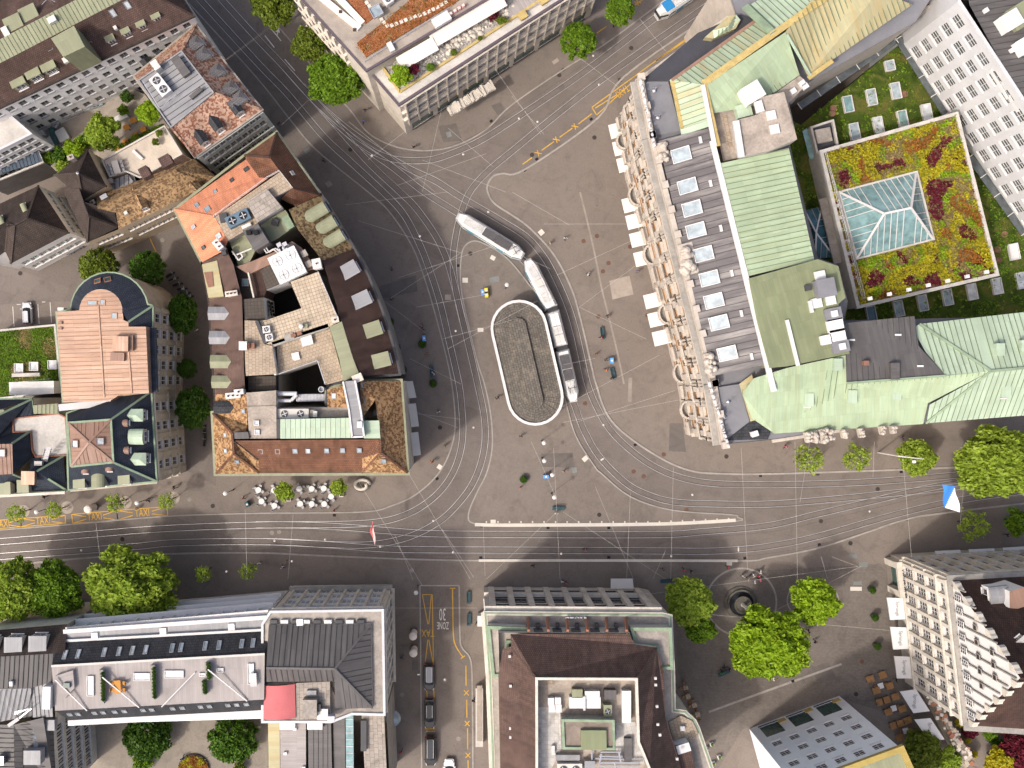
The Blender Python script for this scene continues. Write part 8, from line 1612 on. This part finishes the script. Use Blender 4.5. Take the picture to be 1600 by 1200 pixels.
car(671,1056, U, 'car_black', 'black taxi with pale roof, first in the rank', 4.3,1.85,1.6, True, 'car_grey'); car(671.5,1113, U, 'car_black', 'black estate car with bright roof rails, second in the rank', 4.8,1.85,1.5); car(673,1170, U, 'car_black', 'black van, last in the taxi rank', 4.9,1.9,1.8, True, 'car_roof_glass'); car(702,1203, pi / 2, 'car_white', 'white car driving up the side street', 4.2); car(45.5,490, pi / 2 + .05, 'car_silver', 'silver estate car in a marked bay beside the roof lawn', 3.6,1.65,1.5, True); car(119,385,.5, 'car_grey', 'grey car parked against the white fronted hipped house', 3.6,1.7); car(1136,16,.6, 'car_black', 'black car behind the bank corner balustrade', 4.4)
def scooter(px, py, rz, label, m_='car_black', group=None, cat='motorbike'):
    c = W(px, py); t = thing('motorbike', label, cat, (c.x, c.y, 0), group, rz, world=False)
    def add(nm, mb, mm): o = mb.build(nm, mm); o.parent = t
    mb = MB(); mb.box((-.25,0,.35),(.9,.3,.4)); mb.box((.25,0,.3),(.4,.28,.25)); add('body', mb, m_); mb = MB(); mb.box((-.3,0,.76),(.75,.28,.09)); add('seat', mb, 'black'); mb = MB(); mb.tube((.5,-.33,.98),(.5,.33,.98),.03); mb.tube((.62,0,.3),(.5,0,.98),.04); add('handlebar', mb, 'steel')
    for x in (-.55,.65): mb = MB(); mb.tube((x, -.06,.28),(x, .06,.28),.28, n=12); add('wheel', mb, 'tyre')
for k, (x, y, a, m_) in enumerate(((267,430,-.2, 'car_black'),(272,437,-.4, 'car_silver'),(278,445,-.5, 'car_black'),(285,452,-.6, 'car_silver'),(290,458,-.7, 'car_black'),(295,463,-.8, 'car_grey'))): scooter(x, y, a + .8, 'motorbike parked on the curved strip in the lane by the dark clipped tree', m_, 'motorbikes parked in the lane')
for x, y, a in ((321,672,1.4),(321,690,1.5),(322,680,1.6)): scooter(x, y, a, 'dark motorbike against the ochre tiled house in the lane', 'car_black', 'motorbikes by the ochre house')
# ------------------------------------------------------------------ people
def person_mesh(seed, stride, cloth, legs, hair, sit=False):
    """one continuous skinned body; material by height"""
    r = random.Random(seed); s_ = stride
    V = [(0,0,.95),(0,.0,1.15),(0,0,1.38),(0,0,1.52),(.02,0,1.62),(.02,0,1.72),(0,.2,1.40),(s_ * .25,.27,1.14),(s_ * .5 + .06,.26,.92),(0,-.2,1.40),(-s_ * .25,-.27,1.14),(-s_ * .4 + .06,-.26,.92),(0,.09,.90),(-s_ * .3 + .03,.1,.50),(-s_ * .75,.1,.08),(-s_ * .75 + .16,.1,.05),(0,-.09,.90),(s_ * .4 + .03,-.1,.50),(s_ * .7,-.1,.08),(s_ * .7 + .16,-.1,.05)]
    E = [(0,1),(1,2),(2,3),(3,4),(4,5),(2,6),(6,7),(7,8),(2,9),(9,10),(10,11),(0,12),(12,13),(13,14),(14,15),(0,16),(16,17),(17,18),(18,19)]
    rad = [.15,.145,.16,.06,.095,.085,.075,.055,.04,.075,.055,.04,.10,.075,.05,.045,.10,.075,.05,.045]
    for hi, sg in ((8,1),(11,-1)):      # five fingers on each hand
        b_ = Vector(V[hi])
        for k in range(5): V.append(tuple(b_ + Vector((.05 - .022 * k if k else .07,.0 if k else -.02 * sg, -.10 - .01 * (2 - abs(k - 2)) if k else -.05)))); E.append((hi, len(V) - 1)); rad.append(.012)
    me = bpy.data.meshes.new('body'); me.from_pydata(V, E, []); o = bpy.data.objects.new('tmp', me); COL.objects.link(o); md = o.modifiers.new('s', 'SKIN'); md.use_smooth_shade = True
    for i, q in enumerate(rad): me.skin_vertices[0].data[i].radius = (q * (.75 if i in (1,2,0) else 1), q * (1.25 if i in (1,2,0) else 1)); me.skin_vertices[0].data[i].use_root = i == 0
    m2 = o.modifiers.new('d', 'SUBSURF'); m2.levels = 1; dg = bpy.context.evaluated_depsgraph_get(); out = bpy.data.meshes.new_from_object(o.evaluated_get(dg)); bpy.data.objects.remove(o)
    for m_ in (cloth, legs, 'skin', 'black', hair): out.materials.append(M(m_))
    for p in out.polygons:
        c = p.center; p.material_index = 3 if c.z < .13 else 1 if c.z < .95 and abs(c.y) < .2 else 2 if c.z < .97 else 0 if c.z < 1.5 else 4 if (c.z > 1.7 or (c.x < .0 and c.z > 1.58)) else 2
    f = MB()
    for s2 in (-1,1): f.lathe([(0,-.012),(.012,0),(0,.012)], (.105, s2 * .035,1.665),5); 
    f.lathe([(0,-.02),(.018,0),(0,.03)], (.12,0,1.64),5)
    for s2 in (-1,1): f.lathe([(0,-.03),(.02,0),(0,.03)], (.02, s2 * .1,1.65),5)
    return out, mesh_of(f, 'face_features', ['skin'])
PM = [person_mesh(1,.35, 'cloth_black', 'cloth_navy', 'hair_dark'), person_mesh(2,.25, 'cloth_white', 'cloth_grey', 'hair_dark'), person_mesh(3,.4, 'cloth_red', 'cloth_navy', 'hair_dark'), person_mesh(4,.1, 'cloth_grey', 'cloth_black', 'hair_fair')]
CN = dict(k='black', n='navy', r='red', w='white', p='pink', g='grey', e='green', o='orange', b='blue', i='beige', h='brown')
PP = 0
def person(px, py, c, where, z=0.0, a=None):
    global PP; PP += 1; r = random.Random(PP * 13); q = W(px, py, z + .9); nm = CN[c]
    t = thing('person', where, 'person', (q.x, q.y, z), 'people on the square', r.uniform(0,6.28) if a is None else a, world=False); b_, f = PM[PP % 4]
    o = bpy.data.objects.new('body', b_); COL.objects.link(o); o.parent = t; o.material_slots[0].link = 'OBJECT'; o.material_slots[0].material = M('cloth_' + nm); h = bpy.data.objects.new('face_features', f); COL.objects.link(h); h.parent = t; s_ = r.uniform(.95,1.08); t.scale = (s_, s_, s_)
# ------------------------------------------------------------------ people: picture place, colour of top, description
for x, y, c, w in ((570,172, 'k', 'dark-clad person walking at the corner of the modern office'),(568,189, 'b', 'person in blue-grey just below the office corner'),(646,229, 'k', 'person in black below the office facade'),(505,250, 'k', 'person beside a dark bicycle near the hipped roof'),(436,193, 'n', 'person in navy by the mint wall'),(883,372, 'w', 'person in white walking right of the outer track'),(859,380, 'i', 'person in beige beside the outer track'),(919,428, 'w', 'person in white between track and pale patch'),(997,424, 'b', 'person in pale blue at the bank wall'),(950,494, 'k', 'dark figure above the teal bench'),(931,554, 'r', 'person in red top near the lamp shadow'),(940,528, 'r', 'person in dark red sitting at the upper teal bench'),(947,563, 'k', 'person in black at the blue and white box'),(948,578, 'o', 'person in orange beside the lower teal bench'),(956,592, 'n', 'person in navy at the end of the lower teal bench'),(777,622, 'k', 'person in black left of the oval shelter'),(814,682, 'k', 'dark figure below the oval shelter'),(685,644, 'w', 'person in white crossing the tram street'),(695,697, 'e', 'person in green at the curve kerb'),(675,722, 'o', 'person in orange red by the pale plate'),(657,508, 'p', 'person in pink at the newspaper stand by the tracks'),(660,514, 'h', 'person in brown right behind the pink top'),(667,553, 'r', 'person in red and white beside the dark cart'),(677,583, 'w', 'person in white at the long teal bench by the tracks'),(612,420, 'k', 'dark figure on the shaded pavement'),(611,467, 'k', 'dark figure further down the shaded pavement'),(813,762, 'p', 'person in pink beside the round planter'),(869,802, 'w', 'person in white sitting on the bench before the platform'),(881,737, 'i', 'person in beige beside the blue box'),(915,859, 'p', 'person in pink on the tram track'),(884,911, 'r', 'person in red in the shade of the brown roofed house'),(879,909, 'w', 'person in white beside the red top in the shade'),(1036,889, 'n', 'person in navy under the yellow-green tree'),(1069,891, 'r', 'person in red and white walking behind the platform'),(1080,893, 'k', 'person in black behind the red top'),(1137,886, 'r', 'person in dark red at the pale plate'),(1161,900, 'w', 'person in white left of the fountain group'),(1177,898, 'w', 'person in white at the back of the fountain group'),(1188,893, 'w', 'person in pale top at the right of the fountain group'),(1169,905, 'i', 'person in beige within the fountain group'),(1186,899, 'r', 'person in red and white in the fountain group'),(1179,909, 'w', 'person in white shirt in front of the fountain group'),(1187,906, 'p', 'person in pink in the fountain group'),(1310,947, 'p', 'person in bright pink beside the lone lime tree'),(1263,986, 'k', 'person in black east of the largest lime tree'),(1274,1003, 'k', 'person in black with a white bag by the largest tree'),(1208,1060, 'w', 'person in white at the lower edge of the largest tree'),(1132,1044, 'k', 'person in black seated with a group on the setts'),(1140,1046, 'k', 'second dark figure of the group on the setts'),(1128,1051, 'e', 'person in dark green of the group on the setts'),(521,798, 'r', 'person in dark red crossing before the cafe'),(272,762, 'k', 'person in black walking behind the taxi bays'),(70,776, 'k', 'person in black in the shade below the slate wing'),(232,782, 'k', 'person in black at the taxi bays'),(213,795, 'w', 'person in white stepping onto the TAXI lettering'),(380,778, 'r', 'person in red next to the green crate at the cafe'),(628,1028, 'n', 'person in navy on the side street pavement'),(626,1175, 'r', 'person in red and black on the side street pavement'),(745,973, 'k', 'person at the small glazed kiosk'),(740,1095, 'k', 'person beside the long low concrete bay'),(405,880, 'w', 'person in the shade by the wispy trees'),(441,886, 'w', 'person in white in the deep shade'),(446,878, 'i', 'person in beige in the deep shade'),(1228,698, 'p', 'person in pink and white at the foot of the bank'),(1410,683, 'n', 'person in pale top at the bank wall by the white mast'),(1574,836, 'k', 'dark figure on a scooter under the young trees'),(308,516, 'w', 'person in white in the lane by the oval tree'),(285,1185, 'b', 'person on a bicycle in the garden court'),(1400,1063, 'k', 'person in black at the timber tables'),(833,884, 'k', 'dark figure behind the platform')):
    person(x, y, c, w)
# ------------------------------------------------------------------ oval tram shelter
def capsule(c0, c1, r, n=14):
    d = (c1 - c0).normalized(); s_ = Vector((-d.y, d.x, 0)); out = []
    for c, a0 in ((c1,-pi / 2),(c0, pi / 2)):
        for k in range(n + 1): a = a0 + pi * k / n; out.append(c + (d * cos(a) + s_ * sin(a)) * r)
    return out
zs_ = 4.2; c0, c1 = W(811,513, zs_), W(836,620.5, zs_); r_ = 44.5 / PPM * .975
sh = thing('tram_shelter', 'oval tram stop shelter with weathered slab roof and white rim', 'shelter', (*cen([c0, c1]),.12))
o_ = capsule(c0, c1, r_); i_ = capsule(c0, c1, r_ - .42); k_ = capsule(c0, c1,.95); d_ = (c1 - c0).normalized()
mb = MB(); ring(mb, [(p.x, p.y) for p in o_], [(p.x, p.y) for p in i_], 3.75,4.4); mb.build('rim', 'white_trim', sh)
mb = MB(); n_ = len(i_)
for j in range(n_): q = (j + 1) % n_; mb.face([(i_[j].x, i_[j].y, 4.1),(i_[q].x, i_[q].y, 4.1),(k_[q].x, k_[q].y, 4.38),(k_[j].x, k_[j].y, 4.38)], uv=None)
mb.face([(p.x, p.y, 3.8) for p in i_][::-1]); mb.build('slab_roof', 'canopy_stone', sh)
mb = MB(); e_ = d_ * .9; mb.prism([(p.x, p.y) for p in capsule(c0 - e_ * .5, c1 + e_ * .6,1.15)], 4.2,4.85); mb.build('roof_spine', 'canopy_stone', sh)
mb = MB(); s2 = Vector((-d_.y, d_.x, 0))
for k in range(1,22):
    c = lerp(c0, c1, k / 22)
    for g in (-1,1): mb.bar(c + s2 * (g * 1.25) + Vector((0,0,.18)), c + s2 * (g * (r_ - .4)) + Vector((0,0,-.08)),.07,.05)
for c, sg in ((c0,-1),(c1,1)):
    for k in range(1,12): a = pi * k / 12 - pi / 2; v = d_ * (sg * cos(a)) + s2 * sin(a); mb.bar(c + v * 1.2 + Vector((0,0,.18)), c + v * (r_ - .4) + Vector((0,0,-.08)),.07,.05)
tag(mb.build('slab_joint', 'moss_grey', sh), kind='stuff')
mb = MB(); mb.prism([(p.x, p.y) for p in capsule(lerp(c0, c1,.15), lerp(c0, c1,.85),1.8)], .12,3.8); mb.build('kiosk_core', 'pane_green', sh)
for k in range(8): q = capsule(c0, c1, r_ - 1.0)[int(k * 3.7)]; mb = MB(); mb.lathe([(.16,0),(.13,3.65)], (q.x, q.y, .12),10); mb.build('column', 'pale_concrete', sh)
# ------------------------------------------------------------------ fountain on the square
RF = reg(1000,860,1600 / 340); fc = RF(738,385); fo = thing('fountain', 'round stone fountain with raised bowl and leaning figure column', 'fountain', fc)
mb = MB(); mb.lathe([(2.75,0),(2.75,.25),(2.3,.3),(2.3,.75),(2.0,.75),(2.0,.3),(0,.3)], fc, 32); mb.build('basin', 'moss_grey', fo); mb = MB(); mb.lathe([(1.98,0),(0,.01)], fc + Vector((0,0,.55)),24); mb.build('water', 'pane_dark', fo)
mb = MB(); mb.lathe([(.6,0),(.5,.8),(1.2,1.3),(1.45,1.5),(1.3,1.5),(1.0,1.35),(0,1.3)], fc + Vector((0,0,.3)),24); mb.build('bowl', 'moss_grey', fo); mb = MB(); mb.lathe([(.4,0),(.3,.5),(.26,2.4),(.42,2.6),(.3,2.8),(.36,3.4),(.24,3.9),(.16,4.0),(.2,4.25),(0,4.5)], fc + Vector((0,0,1.5)),12); mb.build('column_figure', 'pale_stone', fo)
mb = MB(); ribbon(mb, [W(1000 + (745 + 258 * cos(a * .105)) / 4.706,860 + (380 + 248 * sin(a * .105)) / 4.706) for a in range(61)], .3,0,.018); mb.build('kerb', 'kerb', ground); mb = MB(); ribbon(mb, [W(1270 + 40 * cos(a * .105),938 + 30 * sin(a * .105)) for a in range(61)], .2,0,.018); mb.build('kerb', 'kerb', ground)
# ------------------------------------------------------------------ benches, boxes, planters
def solo(name, label, cat, px, py, rz, parts, group=None, z=0.0):
    p = W(px, py, z); t = thing(name, label, cat, (p.x, p.y, z), group, rz, world=False)
    for nm, m_, bxs in parts:
        for b_ in bxs:
            mb = MB(); mb.box(b_[:3], b_[3:6]); o = mb.build(nm, m_); o.parent = t
    return t
def bench(px, py, rz, label, z=0.0): return solo('bench', label, 'bench', px, py, rz, (('slat', 'bench_teal', [(0, y, .43,2.0,.1,.05) for y in (-.24,-.12,0,.12,.24)] + [(0,.33, zz, 2.0,.05,.1) for zz in (.58,.74)]),('leg', 'steel', [(x, 0,0,.08,.6,.43) for x in (-.85,.85)])), z=z)
for x, y, a, l_, z in ((941,521, pi / 2 + .1, 'upper teal bench on the plaza near the bank', 0),(957.5,584, pi / 2 + .2, 'lower teal bench on the plaza near the bank', 0),(675,580, pi / 2 + .15, 'teal bench along the tram street', 0),(872,794,0, 'teal bench on the island facing the platform', .12),(732.5,933, pi / 2, 'teal slatted bench nearest the street sign', 0),(733,967, pi / 2, 'teal slatted bench by the small glazed kiosk', 0),(1040,907,.1, 'dark bench under the yellow-green tree', 0),(1130,1051,.4, 'dark bench on the setts with a group', 0)): bench(x, y, a, l_, z)
def box_st(px, py, rz, label, m_, z=0.0): return solo('newspaper_box', label, 'box', px, py, rz, (('cabinet', m_, [(0,0,.15,.55,.9,.9)]),('foot', 'dark_metal', [(0,0,0,.4,.7,.15)]),('lid', 'white_trim', [(0,0,1.05,.6,.95,.05)] if m_ == 'flag_white' else [(.0,.0,1.05,.3,.3,.03)])), z=z)
for x, y, a, l_, m_, z in ((754,457,.1, 'blue newspaper box beside two yellow ones', 'box_blue', .12),(759.5,455,.1, 'upper yellow newspaper box', 'box_yellow', .12),(760,461,.1, 'lower yellow newspaper box', 'box_yellow', .12),(852.5,744,1.6, 'blue box beside a white lamp on the island', 'box_blue', .12),(955,563.5,.1, 'blue and white stand between the teal benches', 'box_blue', 0),(663,529,.1, 'blue box in the shaded tram street', 'box_blue', 0),(1068,908,.2, 'teal box under the yellow-green tree', 'bench_teal', 0),(388,787,.5, 'green crate beside the pavement cafe', 'bench_teal', 0)): box_st(x, y, a, l_, m_, z)
def round_planter(px, py, label, r_=.75, z=0.0, m_='dark_metal', plant='leaf_dark'):
    p = W(px, py, z); t = thing('round_planter', label, 'planter', (p.x, p.y, z), world=False); mb = MB(); mb.lathe([(r_ * .8,0),(r_, .7),(r_ * .85,.7),(r_ * .8,.55),(0,.55)], (0,0,0),16); o = mb.build('pot', m_); o.parent = t
    q = bpy.data.objects.new('plant', CR['small'][0]); COL.objects.link(q); q.parent = t; q.location = (0,0,.75); q.scale = (r_ * .8,) * 3; q.material_slots[0].link = 'OBJECT'; q.material_slots[0].material = M(plant)
for x, y, l_, z in ((818,748, 'dark round planter on the island below the shelter', .12),(660,538, 'dark round planter behind the blue box', 0),(677,599, 'round planter below the long teal bench', 0),(620,543, 'black ball planter against the curved brown house', 0),(630,578, 'black ball planter at the ochre house corner', 0),(610,503, 'mossy planter by the curved gutter', 0)): round_planter(x, y, l_, .7, z)
# tree discs and lamp posts at the taxi bays
for k, (x, y) in enumerate(((36.5,799),(105,793),(196,785),(271,778))): mb = MB(); p = W(x, y); mb.lathe([(1.05,0),(1.05,.02),(0,.021)], p, 24); mb.build('tree_grate', 'patch_pale', ground); solo('tree_guard', 'grey ring tree guard on a pale disc at the taxi bays', 'tree guard', x, y, 0,(('post', 'steel', [(.35 * cos(a * 1.05),.35 * sin(a * 1.05),0,.06,.06,1.1) for a in range(6)]),), 'tree guards')
def lamp(px, py, h, label, group, z=0.0):
    p = W(px, py, z + h); t = thing('street_lamp', label, 'street lamp', (p.x, p.y, z), group, world=False)
    for nm, m_, pr in (('post', 'dark_metal', [(.14,0),(.1,.4),(.06,.5),(.05, h)]),('shade', 'white_trim', [(.32, h),(.36, h + .1),(.2, h + .25),(0, h + .3)])): mb = MB(); mb.lathe(pr, (0,0,0),10); o = mb.build(nm, m_); o.parent = t
for x, y, z in ((57,800,0),(214,786,0),(352,771,0),(850.5,720,.12),(863,742,.12),(866,777,.12),(650,926,0),(792,445,.12),(850,692,.12)): lamp(x, y, 5.5, 'slim street lamp with a pale disc head', 'street lamps', z)
for x, y, l_ in ((647,987, 'round cream table-top column at the upper dark tub'),(647.5,1013, 'round cream table-top column at the lower dark tub'),(148,792, 'cream round advertising column at the taxi bays')): t = solo('advert_column', l_, 'column', x, y, 0,(('plinth', 'dark_metal', [(0,0,0,1.0,1.0,.3)]),)); mb = MB(); mb.lathe([(.55,.3),(.55,2.9),(.66,3.0),(.5,3.2),(0,3.4)], (0,0,0),18); o = mb.build('drum', 'awning_cream'); o.parent = t
sc_ = thing('twisted_sculpture', 'twisted pale stone sculpture beside the cafe tables', 'sculpture', W(566,757)); q0 = W(566,757); mb = MB()
for k in range(26): a = k * .26; rr = 1.3 - k * .018; q1 = q0 + Vector((rr * cos(a), rr * sin(a) * .7,.3 + k * .06)); a2 = a + .26; q2 = q0 + Vector(((rr - .018) * cos(a2),(rr - .018) * sin(a2) * .7,.36 + k * .06)); mb.tube(q1, q2,.24, n=7)
mb.build('stone_coil', 'pale_stone', sc_); mb = MB(); mb.lathe([(1.3,0),(1.3,.3),(0,.31)], q0,20); mb.build('plinth', 'moss_grey', sc_)
for x, y, l_ in ((452,776, 'stone planter box under the cafe tree'),(534,769, 'stone planter box by the second cafe tree')): solo('stone_planter', l_, 'planter', x, y, 0,(('trough', 'awning_cream', [(0,0,0,.65,1.4,.6)]),('soil', 'soil', [(0,0,.6,.5,1.2,.03)])))
solo('glazed_kiosk', 'small white framed glass kiosk beside the brown roofed house', 'kiosk', 751,965,0,(('frame', 'white_trim', [(0, y, 0,1.0,.08,2.4) for y in (-.8,0,.8)]),('roof', 'awning_white', [(0,0,2.4,1.1,1.7,.1)]),('glass', 'pane_mid', [(.45,0,.1,.04,1.6,2.2)])))
# cafe furniture
def seat_set(px, py, rz, top, tm, cm, lab_t, lab_c, grp, offs, z=0.0):
    rnd = top == 'round'; t = solo('cafe_table', lab_t, 'table', px, py, rz, (('leg', 'steel', [(0,0,0,.08,.08,.7)]),('foot', 'steel', [(0,0,0,.45,.45,.04)])) + (() if rnd else (('table_top', tm, [(0,0,.7, top[0], top[1], .05)]),)), grp + ' tables', z)
    if rnd: mb = MB(); mb.lathe([(.48,.7),(.48,.75),(0,.752)], (0,0,0),16); o = mb.build('table_top', tm); o.parent = t
    for a, d in offs: c = t.location + Vector((cos(a + rz) * d, sin(a + rz) * d, 0)); ch = thing('cafe_chair', lab_c, 'chair', c, grp + ' chairs', a + rz, world=False); [place(me, nm, ch, (0,0,0)) for nm, me in CH[cm]]
def chair_set(m_):
    out = []
    for nm, bx in (('seat', [(0,0,.43,.42,.42,.05)]),('backrest', [(.2,0,.48,.05,.42,.4)])) + tuple(('leg', [(sx * .18, sy * .18,0,.04,.04,.43)]) for sx in (1,-1) for sy in (1,-1)): mb = MB(); [mb.box(b_[:3], b_[3:]) for b_ in bx]; out.append((nm, mesh_of(mb, nm, [m_])))
    return out
CH = {m_: chair_set(m_) for m_ in ('grey_metal', 'timber')}
for x, y in ((20,660),(118,662),(275,652),(352,652),(427,650),(473,700),(40,730),(120,757),(280,745),(352,747),(430,747)): seat_set(400 + x / 4,600 + y / 4, random.random(), 'round', 'awning_white', 'grey_metal', 'round white cafe table before the rust tiled house', 'grey metal cafe chair at a round white table before the rust tiled house', 'pavement cafe', [(k * pi / 2 + .4,.75) for k in range(4)])
for x, y in ((105,240),(225,200),(165,350),(290,305),(200,460),(258,440),(345,410),(280,555),(410,525),(330,685),(388,665),(465,635),(390,800),(520,755)): solo('timber_table', 'brown timber terrace table beside the gabled house', 'table', 1340 + x / 6.154,1020 + y / 6.154,.3,(('plank', 'timber', [(0, yy, .72,1.25,.21,.05) for yy in (-.44,-.22,0,.22,.44)]),('leg', 'dark_metal', [(sx, sy, 0,.07,.07,.72) for sx in (-.5,.5) for sy in (-.4,.4)])), 'timber terrace tables')
for x, y in ((205,305),(330,520),(445,735)): seat_set(1340 + x / 6.154,1020 + y / 6.154,.3,(.9,.9), 'awning_white', 'timber', 'square pale table among the brown timber tables', 'brown chair at a pale table on the terrace by the gabled house', 'gabled house terrace', [(0,.8),(pi, .8)])
for x, y in ((1080,690),(1095,745),(1135,800),(1155,858)): seat_set(800 + x / 4,900 + y / 4,.3,(.75,.75), 'slab_tan', 'timber', 'small square table along the rounded balcony corner', 'brown chair at a small table by the rounded balcony', 'corner cafe', [(pi * .5,.75),(-pi * .5,.75),(pi, .75)])
for k, (x, y) in enumerate(((1245,1045),(1292,1125),(1210,1075),(1255,1165))): solo('flower_tub', 'pale cube flower tub along the curved house', 'planter', 800 + x / 4,900 + y / 4,.3,(('tub', 'awning_white', [(0,0,0,.6,.6,.6)]),('plant', 'leaf_deep', [(0,0,.6,.4,.4,.3)])), 'flower tubs')
# ------------------------------------------------------------------ flags on the span wires, mast, overhead wires, hanging lamps
def flag(name, label, pts, fn, mats, n=8):
    c = cen(pts); t = thing(name, label, 'flag', (c[0], c[1], 6.0)); bs = {}
    for i in range(n):
        for j in range(n):
            def pt(u, v): q = lerp(lerp(pts[0], pts[1], u), lerp(pts[3], pts[2], u), v); return q + Vector((.12 * sin(v * 7 + u * 3),0,.15 * sin(u * 5 + v * 4)))
            m_ = fn((i + .5) / n, (j + .5) / n); bs.setdefault(m_, MB()).face([pt(i / n, j / n), pt((i + 1) / n, j / n), pt((i + 1) / n, (j + 1) / n), pt(i / n, (j + 1) / n)], smooth=True)
    for m_, mb in bs.items(): mb.build('cloth', m_, t)
flag('flag', 'large blue and white diagonal flag over the tram tracks', [R23(1088,628,9), R23(1170,640,9), R23(1200,803,7), R23(1100,772,7)], lambda u, v: 'flag_white' if u + v * .95 > 1.0 else 'flag_blue', 0,12)
flag('flag', 'narrow red and rose flag hung edge-on over the tram tracks', [R21(727,858,9), R21(735,862,8.6), R21(746,1008,7), R21(712,935,8)], lambda u, v: 'flag_red' if u < .45 else 'flag_rose', 0,8)
wm = thing('street_mast', 'white street mast with a raised arm beside the bank', 'mast', W(1372,707)); mb = MB(); a, b_ = W(1372,707,.0), W(1372,707,0) + Vector((0,0,8)); mb.tube(a, b_, .14,.1,8); mb.build('post', 'white_trim', wm); mb = MB(); mb.tube(b_, b_ + Vector((3.6,-.4,.6)),.1,.06); mb.build('arm', 'white_trim', wm); mb = MB(); mb.box((b_.x + 2.5, b_.y - .9,7.6),(.5,.4,.25)); mb.build('lantern', 'lamp_white', wm)
wt = thing('overhead_wires', 'thin overhead tram wires strung above the tracks', 'wires', W(800,600))
for t in TRS:
    mb = MB(); q = t[::4]
    for a, b_ in zip(q[:-1], q[1:]): mb.bar(a + Vector((0,0,5.6)), b_ + Vector((0,0,5.6)),.022,.022)
    mb.build('contact_wire', 'iron', wt)
SP = [(150,818,156,870),(383,796,386,905),(458,804,450,905),(560,752,660,915),(617,836,645,905),(640,742,735,905),(755,820,758,900),(690,826,740,902),(865,700,875,905),(930,760,990,905),(1052,730,1048,905),(985,770,978,930),(1158,700,1168,890),(1242,690,1246,905),(1283,870,1293,905),(1366,690,1364,745),(1410,710,1425,880),(1512,690,1500,820),(640,645,720,655),(640,640,715,668),(600,470,665,520),(610,466,720,395),(540,320,700,300),(560,345,720,395),(620,435,770,385),(650,480,760,460),(690,530,800,500),(700,545,840,470),(770,380,860,420),(850,350,980,350),(890,352,800,300),(870,430,1000,370),(905,480,1000,410),(905,480,1010,530),(880,570,930,560),(870,640,1030,555),(900,660,1055,610),(880,660,1060,625),(510,155,570,115),(440,195,500,140),(575,250,640,200),(545,190,680,300),(660,300,690,170),(700,200,770,260),(800,150,850,210),(905,90,965,135),(1000,30,1040,80),(740,60,845,210),(620,290,760,240),(660,250,790,300),(1250,785,1265,690),(1300,870,1340,885),(1345,885,1200,960),(1050,955,1390,985),(1000,930,1340,885),(600,950,745,950),(880,800,1040,905),(870,800,760,905),(830,690,870,780),(640,560,720,600),(1040,860,1020,905)]
for x0, y0, x1, y1 in SP: mb = MB(); mb.bar(W(x0, y0,6.4), W(x1, y1,6.4),.022,.022); mb.build('span_wire', 'awning_grey', wt)
for x, y in ((581,243),(724,241),(840,190),(656,369),(712,517),(740,668),(677,814),(594,854),(508,843),(429,845),(708,863),(877,865),(1049,869),(943,664),(1082,773),(1359,799),(763,331),(927,87),(811,185),(936,132),(127,860),(354,893),(695,1062),(456,877)): p = W(x, y, 6.3); t = thing('hanging_lamp', 'pale disc lamp hung from the overhead span wires', 'lamp', p, 'hanging lamps'); mb = MB(); mb.lathe([(0,-.12),(.12,-.08),(.18,0),(.08,.08),(0,.1)], p, 10); mb.build('lamp_head', 'awning_grey', t); mb = MB(); mb.tube(p, p + Vector((0,0,.4)),.03); mb.build('hanger', 'steel', t)
